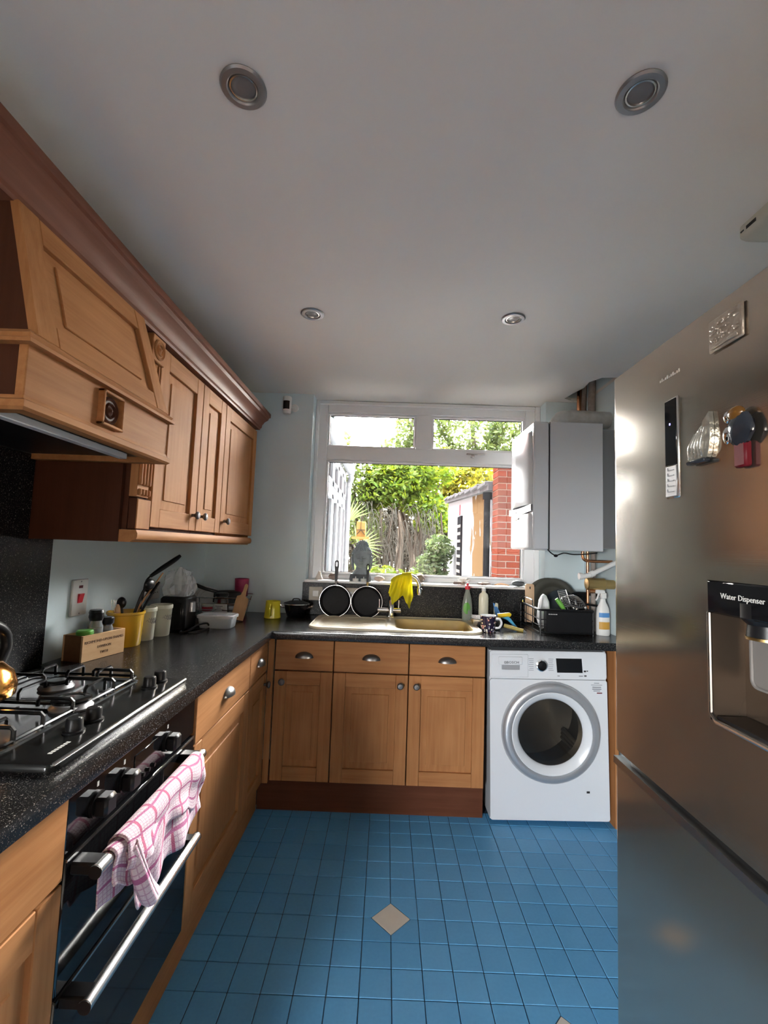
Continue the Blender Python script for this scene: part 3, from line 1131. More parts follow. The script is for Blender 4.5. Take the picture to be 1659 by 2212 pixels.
tree('garden_tree', 'grey-green tree behind the conservatory downpipe', 'tree', (-1.2, 15.6, -0.4),
     [(0.13, [(-1.04, 15.9, -0.4), (-1.04, 15.9, 1.7), (-1.2, 15.7, 3.5)])],
     [((-0.98, 15.6, 3.37), (0.72, 0.78, 1.04), 1500), ((-0.72, 15.6, 2.07), (0.65, 0.65, 0.9), 1200), ((-1.82, 15.3, 4.3), (0.65, 0.65, 1.2), 500), ((-2.5, 16.2, 5.6), (0.4, 0.5, 1.0), 240)], 0.10, 'leaf_dark')
# bare grey thicket
th = thing('bare_shrub', 'tangled bare grey shrub with drooping twigs under the green tree', 'shrub', (0.0, 11.5, -0.4))
q = B()
for k in range(150):
    x = random.uniform(-0.7, 1.3)
    y = 11.5 + random.uniform(-0.5, 0.5)
    z = random.uniform(1.2, 2.4)
    dx = random.uniform(-0.35, 0.35)
    q.tube(bez([(x, y, z), (x + dx * 0.5, y, z + 0.12), (x + dx, y - 0.1, z - 0.25), (x + dx * 1.2, y - 0.1, z - 0.75)], 4), 0.007, 4)
part(q, 'twigs', 'leaf_grey', th, flat=True, recalc=False)
for x, lean in ((-0.25, 0.05), (0.12, 0.1), (0.32, -0.12), (0.55, 0.15), (0.95, -0.1), (1.25, 0.08), (-0.55, -0.06)):
    part(B().tube(bez([(x, 11.8, -0.4), (x + lean, 11.8, 0.7), (x + lean * 2.2, 11.7, 1.5), (x + lean * 1.5, 11.6, 2.3)]), lambda s_: 0.055 * (1 - 0.6 * s_), 6), 'trunk', 'bark', th)
tree('undergrowth_bush', 'dull brown-green undergrowth between the tree trunks', 'bush', (0.3, 21.0, -0.4),
     [(0.05, [(0.3, 21.0, -0.4), (0.3, 21.0, 0.8), (0.35, 21.0, 1.6)])],
     [((-0.9, 21.0, 2.1), (1.7, 0.9, 2.1), 5200), ((1.4, 21.0, 2.1), (1.8, 0.9, 2.1), 5200), ((4.0, 21.0, 1.5), (1.7, 0.7, 1.5), 1700), ((-3.2, 21.0, 1.5), (1.5, 0.7, 1.5), 1200)], 0.13, 'leaf_grey')
tree('ivy_bush', 'pale ivy bush against the flaking outbuilding wall', 'bush', (0.95, 8.6, -0.4),
     [(0.04, [(0.95, 8.7, -0.4), (0.95, 8.7, 0.6), (1.0, 8.7, 1.2)])],
     [((0.85, 8.5, 0.85), (0.34, 0.4, 0.5), 1300), ((1.0, 8.6, 1.35), (0.28, 0.35, 0.32), 700), ((0.62, 8.5, 0.7), (0.25, 0.3, 0.35), 500)], 0.05, 'leaf_shrub')
tree('leafy_plant', 'low bright leafy plant just outside the window', 'plant', (0.2, 6.3, -0.4),
     [(0.02, [(0.2, 6.3, -0.4), (0.2, 6.3, 0.3), (0.2, 6.3, 0.85)])],
     [((0.0, 6.3, 0.90), (0.28, 0.25, 0.20), 420), ((0.38, 6.3, 0.86), (0.22, 0.25, 0.2), 330)], 0.05, 'leaf_bright')
# fan palm by the downpipe
fp = thing('fan_palm', 'yellowish fan palm beside the conservatory downpipe', 'palm', (-0.62, 7.2, -0.4))
part(B().tube(bez([(-0.62, 7.2, -0.4), (-0.6, 7.2, 0.4), (-0.62, 7.2, 1.0)]), 0.05, 7), 'trunk', 'bark', fp)
for (cx, cz, ang) in ((-0.62, 1.75, 1.5), (-0.45, 1.35, 0.7), (-0.52, 1.05, 0.2), (-0.75, 1.4, 2.4), (-0.42, 0.95, -0.2)):
    q = B()
    for k in range(13):
        a = ang + (k - 6) * 0.17
        d = Vector((math.cos(a), -0.25, math.sin(a)))
        p = Vector((cx, 7.15, cz))
        n_ = Vector((-math.sin(a), 0, math.cos(a))) * 0.014
        q.add([p, p + d * 0.2 + n_, p + d * 0.42 + Vector((0, 0, -0.04)), p + d * 0.2 - n_], [(0, 1, 2, 3)])
    q.tube([(-0.62, 7.2, 0.95), (cx, 7.15, cz)], 0.008, 5)
    part(q, 'frond', 'leaf_shrub', fp, flat=True, recalc=False)

# ------------------------------------------------------------------ fitted furniture
WF_X, WF_Y = -0.567, 2.348        # worktop front edges
SINK = (-0.41, 0.54, 2.44, 2.925)
BOWL = (0.065, 0.50, 2.485, 2.85)


def lshape(e):
    return [(XL, 0.3), (WF_X - e, 0.3), (WF_X - e, WF_Y + e), (XR, WF_Y + e), (XR, YB), (XL, YB)]


bh = rrect(BOWL[0] - 0.012, BOWL[1] + 0.012, BOWL[2] - 0.012, BOWL[3] + 0.012, 0.07)
b = B().fill([lshape(0.004), bh], 0.91).fill([lshape(0.004), bh], 0.87)
b.loft([[(x, y, z) for x, y in lshape(e)] for e, z in ((0.004, 0.91), (0.001, 0.9088), (0, 0.906), (0, 0.874), (0.001, 0.8712), (0.004, 0.87))])
b.loft([[(x, y, z) for x, y in bh] for z in (0.91, 0.87)])
single(b, 'worktop', 'speckled_worktop', 'black speckled L-shaped worktop around the sink and hob', 'worktop')
single(B().box(-0.53, XR, 2.938, YB, 0.911, 1.115, 0.002), 'upstand', 'speckled_splashback', 'black speckled upstand below the window sill', 'upstand')
single(B().box(XL + 0.0005, XL + 0.012, 0.3, 1.587, 0.911, 1.62, 0.002), 'splashback', 'speckled_splashback', 'black speckled splashback panel behind the hob', 'splashback')

ORI = {'L': ('oak_along', (0, 1, 0), (1, 0, 0)), 'B': ('oak_across', (1, 0, 0), (0, -1, 0))}


def rectloop(x0, x1, z0, z1, y):
    return [(x0, y, z0), (x1, y, z0), (x1, y, z1), (x0, y, z1)]


def door(cab, M, hm, x0, x1, z0, z1, knob=None, st=0.062, name='door'):
    a0, a1, c0, c1 = x0 + st, x1 - st, z0 + st * 1.1, z1 - st * 1.1
    f = min(0.034, (a1 - a0) * 0.22)
    lp = [rectloop(a0 - 0.004, a1 + 0.004, c0 - 0.004, c1 + 0.004, -0.018), rectloop(a0, a1, c0, c1, -0.013),
          rectloop(a0 + f, a1 - f, c0 + f, c1 - f, -0.010), rectloop(a0 + f + 0.002, a1 - f - 0.002, c0 + f + 0.002, c1 - f - 0.002, -0.0065)]
    d = part(B().loft(lp, True).xf(M), name, 'oak_vertical', cab, sharp=12)
    for a, c in ((x0, x0 + st), (x1 - st, x1)):
        part(B().box(a, c, -0.02, 0, z0, z1, 0.002).xf(M), 'stile', 'oak_vertical', d)
    for a, c in ((z0, z0 + st * 1.1), (z1 - st * 1.1, z1)):
        part(B().box(x0 + st, x1 - st, -0.02, -0.0008, a, c, 0.002).xf(M), 'rail', hm, d)
    if knob:
        q = B().lathe([(0.007, 0), (0.0065, 0.012), (0.012, 0.017), (0.0165, 0.021), (0.017, 0.026), (0.012, 0.031), (0.0, 0.032)], 14, Matrix.Rotation(-PI / 2, 4, 'X'))
        q.v = [Vector((p.x + knob[0], p.y, p.z + knob[1])) for p in q.v]
        part(q.xf(M), 'knob', 'pewter', d)
    return d


def drawer(cab, M, hm, x0, x1, z0, z1, cup=True):
    d = part(B().box(x0, x1, -0.02, 0, z0, z1, 0.003).xf(M), 'drawer_front', hm, cab)
    if cup:
        cx, cz = (x0 + x1) / 2, (z0 + z1) / 2 + 0.002
        q = B()
        for k in (1.0, 0.9):
            q.grid(lambda u, v, k=k: (cx + 0.047 * k * math.cos(PI * u), 0.001 + 0.026 * k * math.sin(PI * u) * math.cos(PI / 2 * v), cz - 0.012 + 0.03 * k * math.sin(PI * u) * math.sin(PI / 2 * v)), 16, 6)
        q.tube([(cx - 0.049, 0.002, cz - 0.012)] + [(cx + 0.049 * math.cos(PI - PI * i / 12), 0.002, cz - 0.012 + 0.033 * math.sin(PI * i / 12)) for i in range(13)], 0.003, 6)
        part(q.xf(M), 'cup_handle', 'pewter', d, recalc=False)
    return d


def base_unit(ori, org, w, label, knob=None, has_drawer=True, top=0.868):
    hm, xd, nd = ORI[ori]
    M = frame(org, xd, nd)
    c = M @ Vector((w / 2, -0.28, 0.16))
    cab = thing('base_cabinet', label, 'cabinet', c)
    part(B().box(0.001, w - 0.001, -0.555, -0.0215, 0.16, top).xf(M), 'carcass', 'oak_end_panel', cab, flat=True)
    g = 0.002
    if has_drawer:
        drawer(cab, M, hm, g, w - g, 0.709, 0.862)
    door(cab, M, hm, g, w - g, 0.163, 0.704, knob)
    return cab


base_unit('L', (-0.585, 0.30, 0), 0.60, 'oak base cabinet with drawer on the near side of the oven')
base_unit('L', (-0.585, 1.482, 0), 0.575, 'wide oak base cabinet with cup-handled drawer between oven and corner cabinet')
base_unit('L', (-0.585, 2.059, 0), 0.30, 'narrow oak corner cabinet with small drawer beside the sink run', knob=(0.25, 0.655))
base_unit('B', (-0.555, 2.382, 0), 0.303, 'narrow oak cabinet under the drainer, at the inner corner', knob=(0.045, 0.655))
base_unit('B', (-0.251, 2.382, 0), 0.387, 'oak sink cabinet with its door knob on the right stile', knob=(0.345, 0.655), top=0.745)
base_unit('B', (0.137, 2.382, 0), 0.393, 'oak cabinet under the sink bowl, next to the washing machine', knob=(0.04, 0.655), top=0.745)
single(B().box(-0.5845, -0.5565, 2.361, 2.381, 0.16, 0.868), 'corner_post', 'oak_vertical', 'thin oak corner post where the two cabinet runs meet', 'post')
single(B().box(-0.64, -0.622, 0.3, 2.42, 0, 0.158), 'plinth', 'oak_along', 'low oak plinth below the oven and left cabinets', 'plinth')
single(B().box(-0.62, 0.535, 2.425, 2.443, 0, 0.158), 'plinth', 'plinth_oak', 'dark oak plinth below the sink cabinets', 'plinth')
single(B().box(1.185, 1.203, 2.372, 2.93, 0, 0.868), 'end_panel', 'oak_vertical', 'upright wooden end panel right of the washing machine', 'panel')

# wall cabinets, pilaster, cornice and pelmet
WX = -0.83


def wall_unit(y0, w, label, knob):
    M = frame((WX, y0, 0), (0, 1, 0), (1, 0, 0))
    cab = thing('wall_cabinet', label, 'cabinet', (WX - 0.17, y0 + w / 2, 1.385))
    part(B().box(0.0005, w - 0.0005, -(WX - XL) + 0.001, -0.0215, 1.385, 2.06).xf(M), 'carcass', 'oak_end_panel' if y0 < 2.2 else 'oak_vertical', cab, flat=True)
    door(cab, M, 'oak_along', 0.002, w - 0.002, 1.397, 2.05, knob)


wall_unit(1.578, 0.377, 'oak wall cabinet next to the fluted pilaster and cooker hood', (0.338, 1.462))
wall_unit(1.957, 0.282, 'narrow oak wall cabinet between two wider wall cabinets', (0.042, 1.462))
wall_unit(2.241, 0.535, 'wide oak wall cabinet at the window end of the row', (0.05, 1.458))


def rosette(q, c, xd, r, n=18):
    """turned rings on a face looking along +x"""
    M = Matrix.Translation(c) @ Matrix.Rotation(PI / 2, 4, 'Y')
    q.lathe([(r, 0), (r, 0.004), (r * 0.88, 0.007), (r * 0.74, 0.003), (r * 0.6, 0.003), (r * 0.5, 0.008), (r * 0.38, 0.003), (r * 0.25, 0.004), (r * 0.12, 0.009), (0, 0.010)], n, M)


def pilaster(y0, label):
    y1 = y0 + 0.086
    t = thing('pilaster', label, 'pilaster', (WX - 0.05, y0 + 0.043, 1.385))
    part(B().box(XL + 0.012, WX - 0.03, y0, y1, 1.385, 2.06).box(WX - 0.03, WX, y0, y1, 1.385, 1.49, 0.003), 'backing', 'oak_end_panel', t, flat=True)
    part(B().box(WX - 0.03, WX + 0.001, y0 + 0.001, y1 - 0.001, 1.387, 1.488, 0.002), 'foot_block', 'oak_vertical', t)
    q = B().box(WX - 0.03, WX - 0.004, y0, y0 + 0.070, 1.495, 1.965)
    for k in range(4):
        y = y0 + 0.004 + k * 0.019
        q.box(WX - 0.006, WX + 0.006, y, y + 0.010, 1.535, 1.965, 0.003)
        q.box(WX - 0.006, WX + 0.006, y, y + 0.010, 1.500, 1.522, 0.003)
    part(q, 'fluted_shaft', 'oak_vertical', t)
    hb = part(B().box(WX - 0.03, WX + 0.012, y0, y1, 1.968, 2.06, 0.003), 'rosette_block', 'oak_vertical', t)
    q = B()
    rosette(q, (WX + 0.011, (y0 + y1) / 2, 2.014), None, 0.036)
    part(q, 'rosette', 'oak_along', hb)


pilaster(1.490, 'fluted oak pilaster with rosette block between hood and wall cabinets')

prof = [(-0.028, 2.062), (0.012, 2.062), (0.014, 2.072), (0.02, 2.078), (0.022, 2.095), (0.034, 2.118), (0.05, 2.135), (0.054, 2.15), (0.062, 2.154), (0.062, 2.178), (0.05, 2.182), (-0.028, 2.182)]
YE = 2.777
q = B()
for (o_, z) in prof:
    q.v += [Vector((WX + o_, 0.55, z)), Vector((WX + o_, YE + o_, z)), Vector((XL + 0.001, YE + o_, z))]
n = len(prof)
for i in range(n):
    j = (i + 1) % n
    for k in (0, 1):
        q.f.append((i * 3 + k, i * 3 + k + 1, j * 3 + k + 1, j * 3 + k))
q.f.append(tuple(i * 3 for i in range(n)))
q.f.append(tuple(i * 3 + 2 for i in range(n))[::-1])
wood('cornice_oak', 'y', (0.13, 0.05, 0.03), (0.21, 0.09, 0.058), 0.45)
single(q, 'cornice', 'cornice_oak', 'long moulded oak cornice along the top of hood and wall cabinets', 'cornice', sharp=25)
pp = [(-0.045, 1.343), (-0.006, 1.343), (0.0, 1.349), (0.012, 1.352), (0.016, 1.36), (0.016, 1.372), (0.010, 1.3835), (-0.045, 1.3835)]
q = B()
for (o_, z) in pp:
    r = 0.06
    row = [Vector((WX + o_, 1.475, z)), Vector((WX + o_, YE - r, z))]
    for k in range(1, 6):
        a = PI / 2 * k / 6
        row.append(Vector((WX - r + (r + o_) * math.cos(a), YE - r + (r + o_) * math.sin(a), z)))
    row += [Vector((WX - r, YE + o_, z)), Vector((XL + 0.001, YE + o_, z))]
    q.v += row
m = len(row)
n = len(pp)
for i in range(n):
    j = (i + 1) % n
    for k in range(m - 1):
        q.f.append((i * m + k, i * m + k + 1, j * m + k + 1, j * m + k))
q.f.append(tuple(i * m for i in range(n)))
q.f.append(tuple(i * m + m - 1 for i in range(n))[::-1])
single(q, 'pelmet', 'oak_along', 'oak light pelmet with rounded end below the wall cabinets', 'pelmet', sharp=30)
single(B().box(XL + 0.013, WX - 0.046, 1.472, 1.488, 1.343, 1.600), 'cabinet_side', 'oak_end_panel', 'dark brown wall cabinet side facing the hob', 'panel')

# cooker hood
HY0, HY1, HX = 0.888, 1.470, -0.742
hd = thing('cooker_hood', 'oak mantel cooker hood with rosette over the hob', 'cooker hood', (-0.95, 1.18, 1.6))
b = B()
TYA, TYB = 0.905, 1.408
lo = [(XL + 0.013, HY0 + 0.012, 1.762), (-0.752, HY0 + 0.012, 1.762), (-0.752, HY1 - 0.012, 1.762), (XL + 0.013, HY1 - 0.012, 1.762)]
mid = [(XL + 0.013, HY0 + 0.05, 1.93), (-0.795, HY0 + 0.05, 1.93), (-0.795, HY1 - 0.05, 1.93), (XL + 0.013, HY1 - 0.05, 1.93)]
hi = [(XL + 0.013, TYA, 2.062), (-0.826, TYA, 2.062), (-0.826, TYB, 2.062), (XL + 0.013, TYB, 2.062)]
b.loft([lo, hi], True)
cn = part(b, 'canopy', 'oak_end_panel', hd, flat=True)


def on_slope(u, v, d):
    """u 0..1 across, v 0..1 up the sloping front, d outwards"""
    p0 = Vector((-0.752, HY0 + 0.012 + (HY1 - HY0 - 0.024) * u, 1.762))
    p1 = Vector((-0.826, TYA + (TYB - TYA) * u, 2.062))
    nrm = Vector((0.30, 0, 0.074)).normalized()
    return p0.lerp(p1, v) + nrm * d


def slab(us, vs_, d0, d1, name, m, par):
    q = B()
    lp = []
    for d, e in ((d0, 0), (d1 - 0.002, 0), (d1, 0.004)):
        lp.append([on_slope(us[0] + e, vs_[0] + e, d), on_slope(us[1] - e, vs_[0] + e, d), on_slope(us[1] - e, vs_[1] - e, d), on_slope(us[0] + e, vs_[1] - e, d)])
    return part(q.loft(lp, True), name, m, par, sharp=15)


slab((0, 0.115), (0, 1), 0, 0.018, 'stile', 'oak_vertical', cn)
slab((0.885, 1), (0, 1), 0, 0.018, 'stile', 'oak_vertical', cn)
slab((0.117, 0.883), (0, 0.16), 0, 0.017, 'rail', 'oak_along', cn)
slab((0.117, 0.883), (0.80, 1), 0, 0.017, 'rail', 'oak_along', cn)
slab((0.117, 0.883), (0.16, 0.80), 0, 0.006, 'panel', 'oak_along', cn)
slab((0.20, 0.80), (0.24, 0.72), 0.006, 0.011, 'raised_field', 'oak_along', cn)
bd = part(B().box(HX - 0.02, HX, HY0, HY1, 1.630, 1.742, 0.002), 'band', 'oak_along', hd, label='pale-lit oak band of the hood')
MP = [(0, 1.740), (0.018, 1.740), (0.018, 1.748), (0.010, 1.752), (0.014, 1.760), (0.006, 1.766), (0, 1.772), (-0.03, 1.772), (-0.03, 1.740)]
MB_ = [(-0.02, 1.634), (0.004, 1.634), (0.006, 1.626), (0.014, 1.622), (0.014, 1.608), (0.008, 1.602), (-0.02, 1.602)]


def ring_mould(profile, name):
    q = B()
    xw = XL + 0.014
    for (o_, z) in profile:
        q.v += [Vector((xw, HY0 - o_, z)), Vector((HX + o_, HY0 - o_, z)), Vector((HX + o_, HY1 + o_, z)), Vector((xw, HY1 + o_, z))]
    n = len(profile)
    for i in range(n):
        j = (i + 1) % n
        for k in range(3):
            q.f.append((i * 4 + k, i * 4 + k + 1, j * 4 + k + 1, j * 4 + k))
    q.f.append(tuple(i * 4 for i in range(n)))
    q.f.append(tuple(i * 4 + 3 for i in range(n))[::-1])
    part(q, name, 'oak_along', hd, sharp=25)


ring_mould(MP, 'top_moulding')
ring_mould(MB_, 'bottom_moulding')
rb = B()
yc, zc_, h = 1.163, 1.686, 0.046
for a in ((yc - h, yc + h, zc_ + h - 0.008, zc_ + h), (yc - h, yc + h, zc_ - h, zc_ - h + 0.008), (yc - h, yc - h + 0.008, zc_ - h, zc_ + h), (yc + h - 0.008, yc + h, zc_ - h, zc_ + h)):
    rb.box(HX - 0.002, HX + 0.016, *a, 0.002)
rf = part(rb, 'rosette_frame', 'oak_along', bd)
q = B()
rosette(q, (HX + 0.0, yc, zc_), None, 0.036)
part(q, 'rosette', 'oak_end_panel', bd)
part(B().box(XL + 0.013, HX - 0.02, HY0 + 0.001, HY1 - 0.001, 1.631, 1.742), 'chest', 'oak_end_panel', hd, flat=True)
part(B().box(XL + 0.02, HX - 0.06, HY0 + 0.03, HY1 - 0.03, 1.618, 1.631), 'filter', 'black_plastic', hd, flat=True)
part(B().box(HX - 0.10, HX - 0.075, HY0 + 0.03, HY1 - 0.08, 1.600, 1.618, 0.002), 'filter_trim', 'white_plastic', hd)

# ------------------------------------------------------------------ built-in double oven
OX = -0.590
ov = thing('double_oven', 'black glass built-in double oven with two steel bar handles', 'oven', (-0.85, 1.19, 0.16))
part(B().box(-1.12, OX - 0.022, 0.905, 1.479, 0.16, 0.868), 'housing', 'black_plastic', ov, flat=True)
cp_ = part(B().box(OX - 0.022, OX, 0.903, 1.479, 0.748, 0.862, 0.003), 'control_panel', 'black_gloss', ov)
for y in (0.993, 1.090, 1.299):
    q = B().cyl((OX, y, 0.797), (OX + 0.006, y, 0.797), 0.026, n=20).box(OX + 0.004, OX + 0.034, y - 0.020, y + 0.020, 0.777, 0.817, 0.006)
    k_ = part(q, 'oven_knob', 'black_plastic', cp_)
    part(B().box(OX + 0.0002, OX + 0.001, y - 0.003, y + 0.003, 0.832, 0.842), 'mark', 'print_silver', cp_, flat=True)
part(B().box(OX, OX + 0.002, 1.134, 1.245, 0.778, 0.830, 0.001), 'display', 'black_gloss', cp_)
q = B()
for k in range(4):
    q.cyl((OX, 1.150 + k * 0.026, 0.768), (OX + 0.006, 1.150 + k * 0.026, 0.768), 0.005, n=10)
part(q, 'button', 'black_plastic', cp_)


def oven_door(z0, z1, zh, name):
    d = part(B().box(OX - 0.022, OX + 0.004, 0.904, 1.478, z0, z1, 0.003), name, 'black_gloss', ov)
    part(B().box(OX - 0.002, OX + 0.0055, 0.906, 1.476, z1 - 0.006, z1 - 0.001), 'edge_strip', 'satin_steel', d)
    hb = part(B().cyl((-0.533, 0.912, zh), (-0.533, 1.412, zh), 0.0125, n=20, ch=0.001), 'bar_handle', 'satin_steel', d)
    for y in (0.9095, 1.4121):
        part(B().cyl((-0.533, y, zh), (-0.533, y + 0.0024, zh), 0.0127, n=20), 'end_cap', 'black_plastic', d)
    for y in (0.915, 1.372):
        part(B().box(OX + 0.003, -0.528, y, y + 0.036, zh - 0.012, zh + 0.012, 0.004), 'bracket', 'black_plastic', d)


oven_door(0.497, 0.742, 0.718, 'upper_door')
oven_door(0.165, 0.491, 0.480, 'lower_door')

# tea towel over the upper handle
ZH, XH, RB = 0.718, -0.533, 0.0155


def interp(tb_, t):
    for (a, va), (c, vc) in zip(tb_[:-1], tb_[1:]):
        if t <= c:
            k = (t - a) / (c - a)
            k = k * k * (3 - 2 * k)
            return va + (vc - va) * k
    return tb_[-1][1]


def drape(back, front, y0, y1, r, ripple, seed, fan=0.0):
    def fn(u, v):
        Lb, Lf = interp(back, u), interp(front, u)
        tot = Lb + PI * r + Lf
        s_ = v * tot
        y = y0 + (y1 - y0) * u
        w_ = ripple * noise.noise(Vector((u * 5 + seed, v * 2.0, seed)))
        if s_ < Lb:
            p = Vector((XH - r, y, ZH - (Lb - s_)))
            p.x += 0.3 * w_ * (Lb - s_) / max(Lb, 0.01)
        elif s_ < Lb + PI * r:
            a = PI - (s_ - Lb) / r
            p = Vector((XH + r * math.cos(a), y, ZH + r * math.sin(a)))
        else:
            e = s_ - Lb - PI * r
            p = Vector((XH + r + max(-0.004, w_ * min(1, e / 0.04)) + 0.06 * e, y, ZH - e))
            p.y += fan * e
        return p
    return fn


tw = B()
uvf = lambda u, v: (u * 0.55 + 0.03, v * 0.4 + 0.03)
tw.grid(drape([(0, 0.10), (0.3, 0.13), (1, 0.12)], [(0, 0.05), (0.18, 0.09), (0.27, 0.165), (0.36, 0.16), (0.5, 0.135), (0.8, 0.15), (1, 0.12)], 0.952, 1.365, RB, 0.035, 3.1, -0.12), 60, 44, uvf)
tw.grid(drape([(0, 0.02), (1, 0.02)], [(0, 0.04), (0.12, 0.055), (0.3, 0.07), (0.5, 0.055), (0.72, 0.07), (0.9, 0.105), (1, 0.08)], 0.985, 1.372, RB + 0.006, 0.03, 9.7, -0.2), 50, 26, uvf)
# the rolled-up corner that hangs lowest
rp = bez([(-0.514, 1.002, 0.712), (-0.500, 1.012, 0.660), (-0.490, 1.032, 0.605), (-0.487, 1.052, 0.572)], 5)


def roll(u, v):
    p = rp[min(len(rp) - 1, int(v * (len(rp) - 1) + 0.5))]
    a = 2 * PI * u
    r = (0.013 + 0.008 * v) * (1 + 0.12 * math.sin(3 * a + 4 * v)) * (1.0 if v < 0.97 else 0.75)
    return p + Vector((r * 0.8 * math.cos(a), r * math.sin(a), 0.006 * math.sin(a)))


tw.grid(roll, 20, len(rp) - 1, lambda u, v: (u * 0.12 + 0.03, v * 0.16 + 0.03))
tw.grid(lambda u, v: rp[-1].lerp(Vector(roll(u, 1.0)), v) + Vector((0, 0, -0.006 * (1 - v))), 20, 3, lambda u, v: (u * 0.12 + 0.03, 0.2 + v * 0.02))
towel = single(tw, 'tea_towel', 'checked_towel', 'pink and white checked tea towel hung over the upper oven handle', 'tea towel', sharp=80, recalc=False)
sm = towel.modifiers.new('thickness', 'SOLIDIFY')
sm.thickness = 0.003
sm.offset = 0

# ------------------------------------------------------------------ gas hob
hob = thing('gas_hob', 'black gas hob with pan supports and control knobs set in the worktop', 'hob', (-0.85, 1.165, 0.91))
lp = [[(x, y, z) for x, y in rrect(-1.09 + e, -0.607 - e, 0.88 + e, 1.452 - e, 0.02, 4)] for e, z in ((0.0, 0.9102), (0, 0.919), (0.003, 0.9235), (0.010, 0.9245))]
base = part(B().loft(lp, True), 'hob_plate', 'black_enamel', hob)
lp = [[(x, y, z) for x, y in rrect(-1.07 + e, -0.735 - e, 0.90 + e, 1.425 - e, 0.03, 4)] for e, z in ((0.0, 0.9246), (0.004, 0.9275), (0.014, 0.9255))]
part(B().loft(lp, True), 'burner_tray', 'hob_tray', hob)
part(B().box(-0.618, -0.609, 0.882, 1.449, 0.9205, 0.9262, 0.002), 'front_trim', 'satin_steel', hob)
BUR = [(-0.915, 1.305, 0.040), (-0.775, 1.165, 0.044), (-0.965, 1.085, 0.040)]
for (x, y, r) in BUR:
    M = Matrix.Translation((x, y, 0))
    bb = part(B().lathe([(r * 1.05, 0.926), (r * 1.1, 0.931), (r * 0.92, 0.940), (r * 0.92, 0.9435)], 28, M), 'burner', 'grey_metal', hob)
    part(B().lathe([(r * 0.8, 0.9437), (r, 0.9445), (r, 0.9495), (r * 0.9, 0.9525), (r * 0.62, 0.953), (r * 0.58, 0.9515), (0, 0.952)], 28, M), 'burner_cap', 'black_enamel', bb)


def arm(x0, y0, x1, y1, zt=0.962):
    """bent rod: up from the tray, across, and down at the inner end"""
    d = Vector((x1 - x0, y1 - y0, 0))
    d.normalize()
    a, c = Vector((x0, y0, 0)), Vector((x1, y1, 0))
    return [a + Vector((0, 0, 0.930)), a + Vector((0, 0, zt - 0.006)), a + d * 0.006 + Vector((0, 0, zt)), c - d * 0.006 + Vector((0, 0, zt)), c + Vector((0, 0, zt - 0.006)), c + Vector((0, 0, zt - 0.02))]


def pan_support(y0, y1, arms):
    q = B()
    x0, x1 = -1.060, -0.745
    lpz = 0.936
    ring = [(x, y, lpz) for x, y in rrect(x0, x1, y0, y1, 0.02, 3)]
    q.tube(ring, 0.0042, 6, True)
    for a in arms:
        q.tube(arm(*a), 0.0046, 6)
    for (x, y) in ((x0 + 0.02, y0), (x1 - 0.02, y0), (x0 + 0.02, y1), (x1 - 0.02, y1)):
        q.cyl((x, y, 0.9262), (x, y, lpz), 0.005, n=8)
    part(q, 'pan_support', 'cast_black', hob)


pan_support(1.172, 1.418, [(-1.06, 1.305, -0.95, 1.305), (-0.915, 1.418, -0.915, 1.345), (-0.745, 1.29, -0.875, 1.29), (-0.745, 1.38, -0.86, 1.38), (-1.0, 1.418, -1.0, 1.36), (-0.915, 1.172, -0.915, 1.262), (-0.775, 1.30, -0.775, 1.215), (-0.83, 1.418, -0.83, 1.35)])
pan_support(0.908, 1.162, [(-1.06, 1.05, -1.02, 1.05), (-0.985, 0.908, -0.985, 1.01), (-0.745, 1.03, -0.86, 1.03), (-0.745, 1.125, -0.83, 1.125), (-0.985, 1.162, -0.985, 1.09), (-0.86, 0.908, -0.86, 1.02), (-0.745, 0.95, -0.90, 0.95), (-0.80, 0.908, -0.80, 1.0)])
for y in (1.032, 1.099, 1.352, 1.412):
    k_ = part(B().lathe([(0.022, 0.9246), (0.022, 0.928), (0.0175, 0.930), (0.0165, 0.952), (0.0145, 0.955), (0, 0.9555)], 20, Matrix.Translation((-0.676, y, 0))), 'hob_knob', 'black_plastic', hob)
    part(B().box(-0.668, -0.661, y - 0.001, y + 0.001, 0.9555, 0.9562), 'pointer', 'print_silver', k_, flat=True)
q = B()
for k in range(7):
    q.box(-0.655, -0.647, 0.925 + k * 0.0085, 0.931 + k * 0.0085, 0.9246, 0.9249)
part(q, 'maker_mark', 'print_silver', hob, flat=True)

# kettle on the rear burner
kt = thing('kettle', 'shiny kettle with black handle on the hob, orange reflection coloured in', 'kettle', (-0.965, 1.085, 0.963))
M = Matrix.Translation((-0.965, 1.085, 0.963))
part(B().lathe([(0.078, 0), (0.088, 0.008), (0.090, 0.03), (0.080, 0.06), (0.058, 0.082), (0.045, 0.088)], 32, M), 'body', 'kettle_orange_glow', kt)
part(B().lathe([(0.044, 0.088), (0.03, 0.096), (0.01, 0.10), (0.012, 0.112), (0.0, 0.116)], 20, M), 'lid', 'black_plastic', kt)
part(B().tube(bez([(-0.965, 1.010, 1.022), (-0.965, 0.990, 1.06), (-0.965, 1.010, 1.115), (-0.965, 1.085, 1.142), (-0.965, 1.160, 1.115), (-0.965, 1.180, 1.07), (-0.965, 1.163, 1.030)]), 0.0125, 10), 'handle', 'black_plastic', kt)
part(B().tube([(-1.025, 1.085, 1.0), (-1.065, 1.085, 1.03)], lambda t: 0.018 - 0.006 * t, 10), 'spout', 'kettle_orange_glow', kt)

